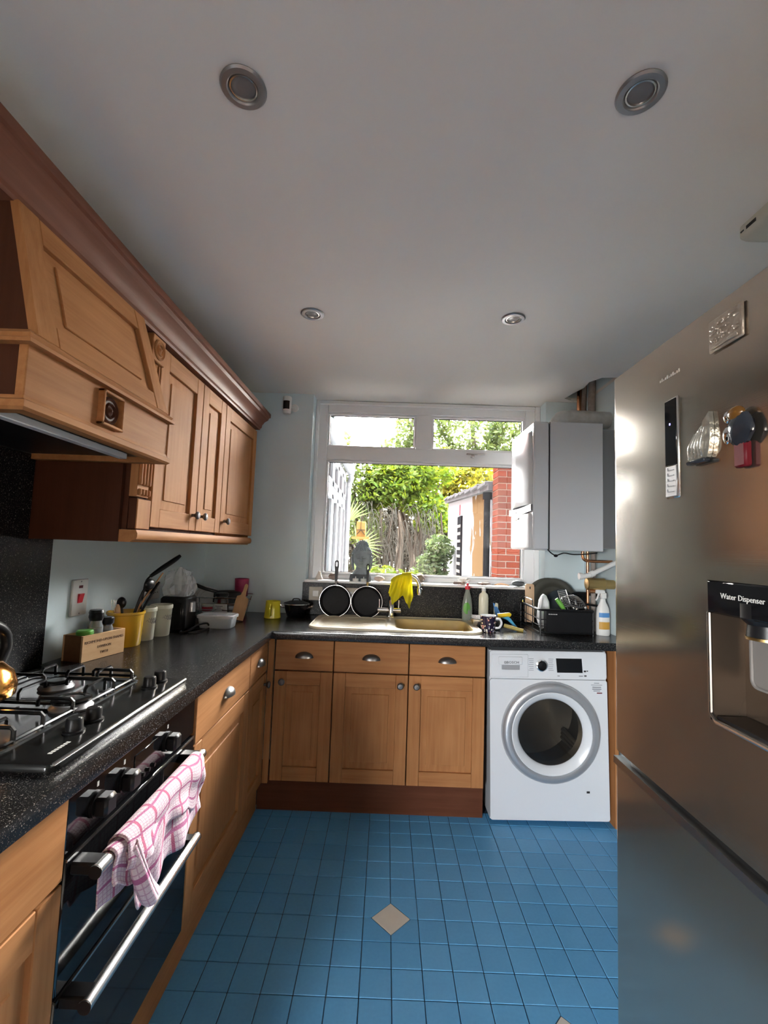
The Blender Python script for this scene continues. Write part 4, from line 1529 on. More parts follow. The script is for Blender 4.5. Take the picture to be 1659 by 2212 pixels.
# ------------------------------------------------------------------ washing machine
WMX, WMY = 0.866, 2.384
wm = thing('washing_machine', 'white front-loading washing machine with silver ringed door', 'washing machine', (WMX - 0.299, WMY + 0.27, 0.004))
x0, x1, z0, z1 = WMX - 0.299, WMX + 0.299, 0.016, 0.846
DC = (WMX + 0.004, 0.447)          # door centre x,z
b = B().box(x0, x1, WMY + 0.02, WMY + 0.54, z0, z1, 0.006)
# carcass without a front, the front sheet has the round opening
b = B()
b.box(x0, x0 + 0.01, WMY + 0.012, WMY + 0.54, z0, z1).box(x1 - 0.01, x1, WMY + 0.012, WMY + 0.54, z0, z1)
b.box(x0 + 0.01, x1 - 0.01, WMY + 0.012, WMY + 0.54, z1 - 0.01, z1).box(x0 + 0.01, x1 - 0.01, WMY + 0.012, WMY + 0.54, z0, z0 + 0.01).box(x0 + 0.01, x1 - 0.01, WMY + 0.53, WMY + 0.54, z0 + 0.01, z1 - 0.01)
part(b, 'cabinet', 'white_enamel', wm, flat=True)
sheet = B().fill([rrect(x0, x1, z0, 0.703, 0.012, 4), [(DC[0] + 0.2 * math.cos(2 * PI * i / 48), DC[1] + 0.2 * math.sin(2 * PI * i / 48)) for i in range(48)]], 0)
o_ = rrect(x0, x1, z0, 0.703, 0.012, 4)
sheet.v = [Vector((p.x, WMY, p.y)) for p in sheet.v]
sheet.loft([[(x, WMY, z) for x, z in o_], [(x, WMY + 0.013, z) for x, z in o_]])
part(sheet, 'front_panel', 'white_enamel', wm, sharp=30)
o_ = rrect(x0, x1, 0.7045, z1, 0.014, 4)
part(B().loft([[(x, WMY + 0.013, z) for x, z in o_], [(x, WMY + 0.002, z) for x, z in o_], [(x + (0.003 if x < WMX else -0.003), WMY - 0.001, z + (0.003 if z < 0.77 else -0.003)) for x, z in o_]], True), 'control_panel', 'white_enamel', wm, sharp=30)
MY = Matrix.Translation((DC[0], WMY, DC[1])) @ Matrix.Rotation(PI / 2, 4, 'X')
dr_ = part(B().lathe([(0.247, -0.001), (0.249, 0.010), (0.244, 0.024), (0.232, 0.034), (0.214, 0.037), (0.204, 0.034), (0.203, 0.026), (0.203, -0.001)], 56, MY, close=False), 'door_ring', 'silver_plastic', wm)
part(B().lathe([(0.203, 0.034), (0.199, 0.036), (0.192, 0.033), (0.175, 0.020), (0.165, 0.012), (0.163, 0.004)], 56, MY, close=False), 'inner_ring', 'white_enamel', dr_)
part(B().lathe([(0.164, 0.005), (0.150, 0.008), (0.10, 0.012), (0.05, 0.0135), (0.0, 0.014)], 48, MY, close=False), 'door_glass', 'dark_glass', dr_)
dm = part(B().lathe([(0.166, 0.0), (0.168, -0.03), (0.17, -0.06), (0.23, -0.07), (0.235, -0.30), (0.12, -0.34), (0, -0.345)], 40, MY, close=False), 'drum', 'drum_steel', wm)
q = B()
for a in (-0.6, 1.6, 3.7):
    c, s_ = math.cos(a), math.sin(a)
    for k in range(3):
        q.tube(bez([(DC[0] + (0.222 - 0.01 * k) * math.cos(a + 0.09 * (k - 1)), WMY + yy, DC[1] + (0.222 - 0.01 * k) * math.sin(a + 0.09 * (k - 1))) for yy in (0.08, 0.15, 0.22, 0.29)], 3), 0.012, 8)
part(q, 'drum_paddle', 'drum_steel', dm)
dw = part(B().box(x0 + 0.010, x0 + 0.196, WMY - 0.003, WMY + 0.004, 0.714, 0.829, 0.002), 'detergent_drawer', 'white_enamel', wm)
part(B().box(x0 + 0.045, x0 + 0.165, WMY - 0.007, WMY - 0.002, 0.777, 0.817, 0.002), 'drawer_grip', 'white_enamel', dw)
part(B().box(x0 + 0.06, x0 + 0.152, WMY - 0.0042, WMY - 0.0028, 0.751, 0.775), 'finger_recess', 'silver_plastic', dw, flat=True)
text('BOSCH', 0.017, (x0 + 0.116, WMY - 0.0075, 0.788), (1, 0, 0), (0, 0, 1), 'print_black', dw, sx=1.15)
part(B().lathe([(0.0065, 0), (0.0065, 0.0006), (0.0052, 0.0006), (0.0052, 0)], 20, Matrix.Translation((x0 + 0.078, WMY - 0.0072, 0.788)) @ Matrix.Rotation(PI / 2, 4, 'X'), close=False).box(x0 + 0.0755, x0 + 0.0765, WMY - 0.0078, WMY - 0.0072, 0.784, 0.792).box(x0 + 0.0795, x0 + 0.0805, WMY - 0.0078, WMY - 0.0072, 0.784, 0.792).box(x0 + 0.0765, x0 + 0.0795, WMY - 0.0078, WMY - 0.0072, 0.7876, 0.7884), 'maker_emblem', 'print_black', dw, flat=True)
MD = Matrix.Translation((x0 + 0.262, WMY - 0.001, 0.776)) @ Matrix.Rotation(PI / 2, 4, 'X')
dial = part(B().lathe([(0.029, 0), (0.030, 0.004), (0.028, 0.016), (0.0235, 0.018), (0.023, 0.012)], 32, MD, close=False), 'dial', 'chrome', wm)
part(B().lathe([(0.0235, 0.012), (0.021, 0.017), (0.012, 0.0185), (0, 0.019)], 28, MD), 'dial_face', 'black_gloss', dial)
q = B()
for s_ in (-1, 1):
    for k in range(7):
        L = 0.026 - 0.004 * (k % 3) / 2
        xa = x0 + 0.262 + s_ * 0.038
        z = 0.806 - k * 0.0095
        q.box(xa, xa + s_ * L, WMY - 0.0018, WMY - 0.0008, z, z + 0.0022)
part(q, 'programme_print', 'print_grey', wm, flat=True)
part(B().add([(x0 + 0.339, WMY - 0.0025, 0.811), (x0 + 0.470, WMY - 0.0025, 0.811), (x0 + 0.474, WMY - 0.0025, 0.740), (x0 + 0.344, WMY - 0.0025, 0.740), (x0 + 0.339, WMY - 0.0005, 0.811), (x0 + 0.470, WMY - 0.0005, 0.811), (x0 + 0.474, WMY - 0.0005, 0.740), (x0 + 0.344, WMY - 0.0005, 0.740)], [(0, 1, 2, 3), (4, 5, 6, 7), (0, 1, 5, 4), (1, 2, 6, 5), (2, 3, 7, 6), (3, 0, 4, 7)]), 'display', 'black_gloss', wm, flat=True)
q = B().box(x0 + 0.480, x0 + 0.492, WMY - 0.0018, WMY - 0.0008, 0.744, 0.752).box(x0 + 0.495, x0 + 0.502, WMY - 0.0018, WMY - 0.0008, 0.747, 0.752).box(x0 + 0.482, x0 + 0.494, WMY - 0.0018, WMY - 0.0008, 0.722, 0.728).box(x0 + 0.455, x0 + 0.476, WMY - 0.0018, WMY - 0.0008, 0.723, 0.7255).box(x0 + 0.345, x0 + 0.357, WMY - 0.0018, WMY - 0.0008, 0.722, 0.7245)
part(q, 'panel_print', 'print_black', wm, flat=True)
q = B()
for k, (w_, t_) in enumerate(((0.026, 0.003), (0.056, 0.0025), (0.044, 0.005), (0.046, 0.005), (0.034, 0.004))):
    q.box(x0 + 0.545 - w_ / 2, x0 + 0.545 + w_ / 2, WMY - 0.001, WMY - 0.0002, 0.691 - k * 0.0095 - t_, 0.691 - k * 0.0095)
part(q, 'sticker_print', 'print_grey', wm, flat=True)
part(B().box(x0 + 0.545, x0 + 0.572, WMY - 0.001, WMY - 0.0002, 0.638, 0.643), 'sticker_mark', 'dark_red', wm, flat=True)
part(B().box(x0 + 0.483, x0 + 0.499, WMY - 0.0015, WMY, 0.150, 0.160, 0.0005), 'filter_catch', 'print_black', wm)
for (x, y) in ((x0 + 0.05, WMY + 0.06), (x1 - 0.05, WMY + 0.06), (x0 + 0.05, WMY + 0.48), (x1 - 0.05, WMY + 0.48)):
    part(B().cyl((x, y, 0.004), (x, y, 0.018), 0.018, n=12), 'foot', 'rubber', wm)
wm.rotation_euler = (0, -0.02, 0)

# ------------------------------------------------------------------ fridge freezer
FX, FY0, FY1, FT = 0.554, 0.28, 1.119, 1.790
fr = thing('fridge_freezer', 'tall brushed steel fridge freezer with water dispenser', 'fridge', (0.92, 0.70, 0.0))
part(B().box(FX + 0.07, XR - 0.015, FY0, FY1 - 0.004, 0.02, FT - 0.006, 0.004), 'body', 'grey_metal', fr)
q = B()
for (x, y) in ((0.68, 0.34), (0.68, 1.06), (1.22, 0.34), (1.22, 1.06)):
    q.cyl((x, y, 0.0), (x, y, 0.022), 0.02, n=12)
part(q, 'feet', 'rubber', fr)
DY0, DY1, DZ0, DZ1 = 0.615, 0.789, 1.085, 1.317


def edge_profile(y0, y1, r0, r1, x=FX, xb=FX + 0.066):
    """plan profile of a door strip, rounded at its outer edges"""
    pts = [(xb, y0)]
    for (yy, r, s_) in ((y0, r0, 1), (y1, r1, -1)):
        if r <= 0:
            pts.append((x, yy))
            continue
        for k in range(9):
            a = PI / 2 * (k / 8 if s_ > 0 else 1 - k / 8)
            pts.append((x + r - r * math.sin(a), yy + s_ * (r - r * math.cos(a))))
    pts.append((xb, y1))
    return pts


dz0, dz1 = 0.902, FT
b = B()
b.prism(edge_profile(DY1, FY1, 0, 0.022), 'z', dz0, dz1)
b.prism(edge_profile(FY0, DY0, 0.022, 0), 'z', dz0, dz1)
b.prism([(FX, DY0), (FX, DY1), (FX + 0.066, DY1), (FX + 0.066, DY0)], 'z', DZ1, dz1)
b.prism([(FX, DY0), (FX, DY1), (FX + 0.066, DY1), (FX + 0.066, DY0)], 'z', dz0, DZ0)
ud = part(b, 'fridge_door', 'brushed_inox', fr, sharp=30, recalc=True)
ld = part(B().prism(edge_profile(FY0, FY1, 0.022, 0.022), 'z', 0.05, 0.868), 'freezer_door', 'brushed_inox', fr, sharp=30)
part(B().prism([(FX - 0.001, 0.868), (FX + 0.05, 0.868), (FX + 0.05, 0.872), (FX + 0.012, 0.884), (FX - 0.001, 0.884)], 'y', FY0 + 0.004, FY1 - 0.004), 'grip_rail', 'satin_steel', ld, sharp=20)
part(B().box(FX + 0.04, FX + 0.068, FY0 + 0.01, FY1 - 0.01, 0.868, 0.903), 'door_gasket', 'rubber', fr, flat=True)
ds = part(B().box(FX - 0.002, FX + 0.012, DY0, DY1, 1.262, DZ1, 0.003), 'dispenser_panel', 'black_gloss', ud)
text('Water Dispenser', 0.0125, (FX - 0.0024, 0.712, 1.293), (0, -1, 0), (0, 0, 1), 'water_print', ds)
b = B().box(FX + 0.058, FX + 0.065, DY0, DY1, DZ0, 1.262).box(FX + 0.001, FX + 0.058, DY1 - 0.003, DY1, DZ0, 1.262).box(FX + 0.001, FX + 0.058, DY0, DY0 + 0.003, DZ0, 1.262).box(FX + 0.001, FX + 0.058, DY0, DY1, DZ0, DZ0 + 0.004).box(FX + 0.012, FX + 0.058, DY0, DY1, 1.262, DZ1)
rc = part(b, 'recess', 'recess_reflection', ud, flat=True)
rr = B()
rr.tube([(FX + 0.0, DY1 - 0.002, 1.262), (FX + 0.0, DY1 - 0.002, DZ0 + 0.012), (FX + 0.0, DY1 - 0.014, DZ0), (FX + 0.0, DY0, DZ0)], 0.0035, 8)
part(rr, 'recess_trim', 'satin_steel', ud)
part(B().box(FX + 0.006, FX + 0.056, DY0 + 0.006, DY1 - 0.008, DZ0 + 0.004, DZ0 + 0.008), 'drip_tray', 'black_plastic', rc, flat=True)
nz_ = part(B().lathe([(0.026, 0), (0.024, 0.018), (0.034, 0.028), (0.034, 0.05)], 20, Matrix.Translation((FX + 0.030, 0.705, 1.236))), 'nozzle', 'black_plastic', ud)
part(B().lathe([(0.027, 0), (0.027, 0.004), (0.025, 0.005)], 20, Matrix.Translation((FX + 0.030, 0.705, 1.232))), 'nozzle_ring', 'brass', nz_)
lv = B().prism(rrect(0.675, 0.735, 1.155, 1.236, 0.012, 4), 'x', FX + 0.03, FX + 0.036)
lv.tube([(FX + 0.029, y, z) for y, z in rrect(0.675, 0.735, 1.155, 1.236, 0.012, 4)], 0.0028, 6, True)
part(lv, 'lever', 'lever_grey', ud)
cs = part(B().box(FX - 0.003, FX + 0.002, 0.857, 0.8975, 1.468, 1.667, 0.003), 'control_strip', 'satin_steel', ud)
part(B().box(FX - 0.0045, FX - 0.0025, 0.8605, 0.895, 1.532, 1.663, 0.001), 'strip_display', 'black_gloss', cs)
part(B().box(FX - 0.0045, FX - 0.0025, 0.8605, 0.895, 1.471, 1.531, 0.001), 'strip_keys', 'grey_metal', cs)
q = B()
for k in range(5):
    z = 1.480 + k * 0.0105
    q.box(FX - 0.0052, FX - 0.0044, 0.868, 0.888, z, z + 0.0012).box(FX - 0.0052, FX - 0.0044, 0.887, 0.888, z, z + 0.006)
part(q, 'key_print', 'print_grey', cs, flat=True)
part(B().box(FX - 0.0052, FX - 0.0044, 0.8765, 0.8795, 1.612, 1.616), 'indicator', 'blue_led', cs, flat=True)
q = B()
for k in range(11):
    q.box(FX - 0.0006, FX + 0.001, 0.852 + k * 0.006, 0.856 + k * 0.006, 1.711, 1.718 - 0.002 * (k % 3))
part(q, 'door_print', 'faint_print', ud, flat=True)

# fridge magnets
mg = thing('fridge_magnet', 'rectangular brown relief plaque magnet on the fridge door', 'magnet', (FX - 0.004, 0.728, 1.70))
mp_ = part(B().box(FX - 0.006, FX - 0.0005, 0.690, 0.766, 1.706, 1.763, 0.002), 'plaque', 'magnet_relief', mg)
q = B()
for k in range(34):
    y, z = random.uniform(0.70, 0.757), random.uniform(1.722, 1.755)
    q.sph((FX - 0.0065, y, z), (0.002, random.uniform(0.003, 0.009), random.uniform(0.002, 0.004)), 8, 5)
q.box(FX - 0.0085, FX - 0.006, 0.698, 0.758, 1.710, 1.716, 0.001)
part(q, 'relief', 'magnet_relief', mp_)
mg = thing('fridge_magnet', 'pointed silver resin magnet with a tall spike on the fridge', 'magnet', (FX - 0.008, 0.795, 1.53))
pts = [(0.822, 1.533), (0.818, 1.545), (0.806, 1.566), (0.795, 1.580), (0.783, 1.588), (0.770, 1.597), (0.766, 1.606), (0.764, 1.585), (0.764, 1.560), (0.768, 1.540), (0.772, 1.528), (0.790, 1.524), (0.805, 1.523), (0.815, 1.525)]
rl = part(B().loft([[(FX - 0.0005, y, z) for y, z in pts], [(FX - 0.008, y, z) for y, z in pts], [(FX - 0.013, 0.792 + (y - 0.792) * 0.7, 1.548 + (z - 1.548) * 0.75) for y, z in pts]], True), 'resin_relief', 'magnet_silver', mg, sharp=50)
q = B()
for k in range(5):
    q.tube(bez([(FX - 0.010, 0.812 - k * 0.008, 1.530), (FX - 0.016, 0.806 - k * 0.008, 1.548), (FX - 0.011, 0.795 - k * 0.006, 1.572 + 0.002 * k)], 4), 0.0028, 6)
part(q, 'ribs', 'magnet_silver', rl)
part(B().box(FX - 0.015, FX - 0.001, 0.772, 0.818, 1.520, 1.527, 0.002), 'foot_strip', 'magnet_slate', rl)
mg = thing('fridge_magnet', 'glossy dark magnet with amber top and red lower block', 'magnet', (FX - 0.008, 0.70, 1.50))
q = B().sph((FX - 0.010, 0.695, 1.556), (0.010, 0.026, 0.026), 16, 10, f=lambda d: 1 + 0.18 * noise.noise(d * 3))
bd_ = part(q, 'dark_body', 'magnet_slate', mg)
part(B().sph((FX - 0.012, 0.700, 1.582), (0.009, 0.016, 0.012), 14, 8), 'amber_cap', 'magnet_amber', mg)
part(B().sph((FX - 0.013, 0.716, 1.580), (0.006, 0.007, 0.010), 10, 6).sph((FX - 0.015, 0.716, 1.550), (0.005, 0.008, 0.014), 10, 6), 'silver_bead', 'chrome', mg)
part(B().box(FX - 0.013, FX - 0.0005, 0.683, 0.708, 1.496, 1.537, 0.003), 'red_block', 'dark_red', mg)

# ------------------------------------------------------------------ boiler, flue and pipework
BX0, BX1, BY0, BY1, BZ0, BZ1 = 0.800, 1.185, 2.485, 2.925, 1.372, 2.087
bo = thing('boiler', 'white wall-hung combi boiler beside the window', 'boiler', (1.0, 2.7, BZ0))
part(B().box(BX0 + 0.090, BX1, BY0, BY1, BZ0, BZ1, 0.004), 'casing', 'white_enamel', bo)
part(B().box(BX1, XR, BY0 + 0.02, BY1 - 0.02, BZ0 + 0.02, BZ1 - 0.03), 'mounting_frame', 'grey_metal', bo, flat=True)


def bulge(y, z):
    t = (y - BY0) / (BY1 - BY0)
    return 0.018 * (1 - (2 * t - 1) ** 4) + 0.02 * max(0, min(1, (z - 1.60) / 0.05)) * max(0, 1 - abs(2 * t - 1) * 1.15) * max(0, min(1, (2.05 - z) / 0.1))


fc = B().box(BX0, BX0 + 0.088, BY0, BY1, BZ0, BZ1, 0.008)
fcp = part(fc, 'front_cover', 'white_enamel', bo)
q = B()
zlo, zhi = 1.622, 2.035
q.grid(lambda u, v: (BX0 - 0.001 - bulge(BY0 + 0.02 + (BY1 - BY0 - 0.04) * u, zlo + (zhi - zlo) * v) * (1 if 0 < u < 1 else 0), BY0 + 0.02 + (BY1 - BY0 - 0.04) * u, zlo + (zhi - zlo) * v), 24, 20)
part(q, 'front_bulge', 'white_enamel', fcp, sharp=60)
q = B()
q.grid(lambda u, v: (BX0 - 0.001 - bulge(BY0 + 0.02 + (BY1 - BY0 - 0.04) * u, 1.5) * (1 if 0 < u < 1 else 0), BY0 + 0.02 + (BY1 - BY0 - 0.04) * u, BZ0 + 0.01 + 0.19 * v), 24, 4)
lf = part(q, 'lower_flap', 'white_enamel', fcp, sharp=60)
q = B()
q.grid(lambda u, v: (BX0 - 0.014 - 0.010 * math.sin(PI * u) , BY0 + 0.004 + (BY1 - BY0 - 0.008) * u, 1.585 + 0.036 * v - 0.012 * math.sin(PI * u)), 20, 3)
q.grid(lambda u, v: (BX0 + 0.002 - v * (0.016 + 0.010 * math.sin(PI * u)), BY0 + 0.004 + (BY1 - BY0 - 0.008) * u, 1.585 - 0.012 * math.sin(PI * u)), 20, 2)
q.grid(lambda u, v: (BX0 + 0.002 - v * (0.016 + 0.010 * math.sin(PI * u)), BY0 + 0.004 + (BY1 - BY0 - 0.008) * u, 1.621 - 0.012 * math.sin(PI * u)), 20, 2)
bn = part(q, 'front_band', 'silver_plastic', fcp, sharp=50)
text('Vaillant', 0.02, (BX0 - 0.0248, 2.73, 1.591), (0, -1, 0), (0, 0, 1), 'print_black', bn)
part(B().sph((BX0 - 0.016, 2.72, 1.552), (0.010, 0.05, 0.014), 16, 8), 'flap_catch', 'chrome', fcp)
part(B().box(BX0 - 0.004, BX0 + 0.003, BY0 + 0.04, BY0 + 0.165, 1.815, 2.045, 0.003), 'green_badge', 'brand_green', fcp)
text('Vaillant', 0.030, (BX0 - 0.0045, BY0 + 0.102, 1.86), (0, -1, 0), (0, 0, 1), 'brand_green', fcp)
part(B().box(BX0 + 0.0876, BX0 + 0.0905, BY0 + 0.001, BY1 - 0.001, BZ0 + 0.002, BZ1 - 0.002), 'seam', 'rubber', bo, flat=True)
q = B().tube(bez([(0.885, 2.50, 1.374), (0.91, 2.50, 1.352), (0.935, 2.50, 1.345), (0.975, 2.50, 1.358), (1.03, 2.51, 1.352), (1.10, 2.52, 1.356), (1.17, 2.53, 1.365)]), 0.0035, 6).sph((0.93, 2.50, 1.342), (0.012, 0.008, 0.008), 10, 6)
single(q, 'boiler_cable', 'black_plastic', 'thin black cable drooping under the boiler', 'cable')
fl = thing('boiler_flue', 'crumpled foil-wrapped flue duct on top of the boiler', 'flue', (1.1, 2.62, BZ1))
q = B()
path = bez([(0.985, 2.64, 2.089), (0.992, 2.64, 2.120), (1.02, 2.64, 2.147), (1.07, 2.64, 2.152), (1.17, 2.64, 2.152), (1.287, 2.64, 2.152)], 8)
q.tube(path, 0.050, 20)
q.v = [p + Vector((0, 1, 1)) * (0.006 * noise.noise(p * 30)) for p in q.v]
for p in q.v:
    p.z = max(p.z, 2.088)
part(q, 'duct', 'flue_wrap', fl)
part(B().lathe([(0.062, 0), (0.062, 0.01), (0.055, 0.014)], 20, Matrix.Translation((0.985, 2.64, 2.0875))), 'collar', 'white_plastic', fl)
for k, (x, y, r, m_) in enumerate(((1.20, 2.84, 0.014, 'copper'), (1.235, 2.86, 0.02, 'pipe_lagging'), (1.262, 2.80, 0.022, 'pipe_lagging'))):
    q = B().tube([(x, y, 2.09), (x, y, 2.3), (x + 0.01, y + 0.01, 2.5)], r, 10)
    single(q, 'riser_pipe', m_, ('bare copper pipe rising into the ceiling opening', 'lagged pipe rising beside the bare copper one', 'thick lagged pipe nearest the right wall in the ceiling opening')[k], 'pipe')
# pipes below
PB = [
    ('copper_pipe', 'copper', 'bent copper pipe below the boiler running to the wall', [(1.12, 2.60, 1.372), (1.12, 2.60, 1.345), (1.13, 2.60, 1.325), (1.16, 2.60, 1.318), (1.288, 2.60, 1.318)], 0.0085),
    ('copper_pipe', 'copper', 'upright copper pipe in front of the white waste pipe', [(1.175, 2.66, 1.372), (1.175, 2.66, 1.26), (1.175, 2.66, 1.0), (1.175, 2.66, 0.911)], 0.0085),
    ('copper_pipe', 'pipe_lagging', 'lagged brown pipe nearest the right wall under the boiler', [(1.225, 2.70, 1.372), (1.225, 2.70, 1.2), (1.225, 2.70, 0.911)], 0.014),
    ('black_hose', 'black_plastic', 'black bent hose under the brass valve', [(1.288, 2.74, 1.115), (1.20, 2.74, 1.12), (1.135, 2.74, 1.118), (1.115, 2.74, 1.09), (1.115, 2.74, 0.911)], 0.010),
]
for (nm, m_, lb, pts, r) in PB:
    q = B().tube(bez(pts, 5), r, 10)
    single(q, nm, m_, lb, 'pipe')
wp = thing('waste_pipe', 'white plastic waste pipe rising to the right under the boiler', 'pipe', (1.2, 2.56, 1.24))
part(B().tube(bez([(1.085, 2.56, 1.232), (1.12, 2.56, 1.235), (1.16, 2.56, 1.25), (1.288, 2.56, 1.315)], 5), 0.0135, 12), 'pipe', 'white_plastic', wp)
part(B().cyl((1.082, 2.56, 1.232), (1.10, 2.56, 1.233), 0.019, n=14), 'coupling', 'white_plastic', wp)
part(B().cyl((1.145, 2.56, 1.243), (1.165, 2.56, 1.252), 0.018, n=14), 'coupling', 'white_plastic', wp)
bv = thing('brass_valve', 'brass filter valve body below the white waste pipe', 'valve', (1.2, 2.58, 1.15))
part(B().lathe([(0.0, 0), (0.030, 0.002), (0.034, 0.006), (0.034, 0.10), (0.026, 0.105), (0.026, 0.155)], 22, Matrix.Translation((1.133, 2.585, 1.19)) @ Matrix.Rotation(PI / 2, 4, 'Y')), 'body', 'brass', bv)
part(B().tube([(1.20, 2.585, 1.165), (1.20, 2.585, 1.14), (1.24, 2.585, 1.135)], 0.009, 8).cyl((1.15, 2.585, 1.15), (1.18, 2.585, 1.15), 0.012, n=10), 'valve_tail', 'copper', bv)

# ------------------------------------------------------------------ ceiling fittings
for (x, y, lb) in ((-0.353, 0.93, 'recessed steel downlight nearest the cooker hood'), (0.522, 0.918, 'recessed steel downlight in front of the fridge, away from the window'),
                   (-0.359, 1.910, 'recessed steel downlight in the window-side pair, above the cabinets'), (0.517, 1.898, 'recessed steel downlight in the window-side pair, towards the fridge')):
    t = thing('downlight', lb, 'ceiling light', (x, y, ZC), 'recessed ceiling downlights')
    M = Matrix.Translation((x, y, ZC)) @ Matrix.Rotation(PI, 4, 'X')
    part(B().lathe([(0.050, 0), (0.051, 0.003), (0.047, 0.007), (0.036, 0.0075), (0.033, 0.005), (0.032, 0.001)], 36, M, close=False), 'bezel', 'grey_metal', t)
    part(B().lathe([(0.032, 0.0008), (0.030, 0.0045), (0.027, 0.005), (0.0255, 0.001)], 32, M, close=False), 'gimbal_ring', 'satin_steel', t)
    lm = part(B().lathe([(0.0265, 0.0006), (0.022, 0.0022), (0.018, 0.001), (0.014, 0.002), (0, 0.003)], 28, M, close=False), 'lamp', 'lamp_glass', t)
al = thing('smoke_alarm', 'aged white plastic alarm box with dark slot on the ceiling', 'alarm', (1.10, 1.25, ZC))
lp = [[(x, y, z) for x, y in rrect(1.045 + e, 1.165 - e, 1.12 + e, 1.335 - e, 0.03, 5)] for e, z in ((0.0, ZC - 0.0005), (0, ZC - 0.028), (0.006, ZC - 0.036), (0.02, ZC - 0.04))]
ab = part(B().loft(lp, True), 'case', 'aged_plastic', al)
part(B().box(1.0435, 1.05, 1.255, 1.29, ZC - 0.024, ZC - 0.014), 'slot', 'print_black', ab, flat=True)
part(B().box(1.0435, 1.05, 1.300, 1.312, ZC - 0.022, ZC - 0.018), 'slot', 'print_black', ab, flat=True)
part(B().cyl((1.09, 1.20, ZC - 0.0395), (1.09, 1.20, ZC - 0.043), 0.02, n=20), 'sounder', 'rubber', ab)
sc_ = thing('security_camera', 'small white security camera high on the wall left of the window', 'camera', (-0.68, 2.93, 2.2))
M = Matrix.Translation((-0.682, 2.905, 2.205))
cbd = part(B().lathe([(0.022, 0), (0.026, 0.006), (0.028, 0.02), (0.029, 0.105), (0.027, 0.113), (0.0, 0.115)], 24, M), 'case', 'white_plastic', sc_)
q = B()
q.grid(lambda u, v: (-0.682 + 0.0295 * math.sin(-0.75 + 1.5 * u), 2.905 - 0.0295 * math.cos(-0.75 + 1.5 * u), 2.232 + 0.055 * v), 10, 2)
part(q, 'lens_window', 'black_gloss', cbd)
part(B().tube(bez([(-0.665, 2.925, 2.262), (-0.648, 2.945, 2.264), (-0.645, 2.955, 2.264)], 4), 0.01, 10).lathe([(0.026, 0), (0.026, 0.008), (0.016, 0.014)], 18, Matrix.Translation((-0.645, YB, 2.264)) @ Matrix.Rotation(PI / 2, 4, 'X')), 'wall_mount', 'white_plastic', sc_)

# ------------------------------------------------------------------ switch and sockets
sw = thing('cooker_switch', 'brushed steel cooker switch plate with red rocker', 'switch', (XL, 1.755, 1.12))
pl = part(B().box(XL, XL + 0.010, 1.711, 1.800, 1.053, 1.192, 0.003), 'plate', 'plate_steel', sw)
part(B().box(XL + 0.009, XL + 0.011, 1.745, 1.766, 1.158, 1.168), 'neon', 'dark_red', pl, flat=True)
part(B().prism([(XL + 0.008, 1.102), (XL + 0.012, 1.102), (XL + 0.019, 1.137), (XL + 0.008, 1.137)], 'y', 1.742, 1.768), 'rocker', 'red_plastic', pl, sharp=20)
part(B().cyl((XL + 0.009, 1.756, 1.183), (XL + 0.0112, 1.756, 1.183), 0.003, n=10).cyl((XL + 0.009, 1.756, 1.062), (XL + 0.0112, 1.756, 1.062), 0.003, n=10), 'screw', 'grey_metal', pl)


def socket(o, xd, nd, w_, label, m_, m2):
    M = frame(o, xd, nd)
    t = thing('socket', label, 'socket', o)
    p_ = part(B().box(-w_ / 2, w_ / 2, 0, 0.009, -0.043, 0.043, 0.003).xf(M), 'plate', m_, t)
    k = [0] if w_ < 0.1 else [-0.037, 0.037]
    for c in k:
        q = B()
        q.box(c - 0.0035, c + 0.0035, 0.0085, 0.0095, 0.008, 0.016).box(c - 0.014, c - 0.007, 0.0085, 0.0095, -0.012, -0.007).box(c + 0.007, c + 0.014, 0.0085, 0.0095, -0.012, -0.007)
        part(q.xf(M), 'pin_holes', 'print_black', p_, flat=True)
        part(B().box(c - 0.006, c + 0.006, 0.008, 0.014, 0.021, 0.036, 0.002).xf(M), 'rocker', m2, p_)


socket((XL, 2.305, 1.095), (0, 1, 0), (1, 0, 0), 0.146, 'brushed steel double socket behind the coffee machine', 'plate_steel', 'white_plastic')
t = thing('socket', 'beige fused spur plate on the upstand left of the frying pans', 'socket', (-0.443, 2.938, 1.045))
p_ = part(B().box(-0.486, -0.400, 2.929, 2.938, 1.003, 1.089, 0.003), 'plate', 'socket_beige', t)
part(B().box(-0.462, -0.424, 2.926, 2.930, 1.027, 1.065, 0.002), 'rocker', 'white_plastic', p_)
t = thing('socket', 'beige socket plate on the upstand between the two frying pans', 'socket', (-0.217, 2.938, 1.045))
p_ = part(B().box(-0.290, -0.144, 2.929, 2.938, 1.003, 1.089, 0.003), 'plate', 'socket_beige', t)
part(B().box(-0.226, -0.208, 2.926, 2.930, 1.035, 1.065, 0.002), 'rocker', 'white_plastic', p_)

# ------------------------------------------------------------------ sink and tap
sk = thing('sink', 'cream composite sink with ribbed drainer and stained bowl', 'sink', (0.06, 2.68, 0.9))
so = rrect(*SINK, 0.085, 8)
dr0 = rrect(-0.375, 0.02, 2.475, 2.85, 0.06, 8)
bo0 = rrect(*BOWL, 0.07, 8)


def inset(x0, x1, y0, y1, r, e, z, n=8):
    return [(x, y, z) for x, y in rrect(x0 + e, x1 - e, y0 + e, y1 - e, max(0.01, r - e), n)]


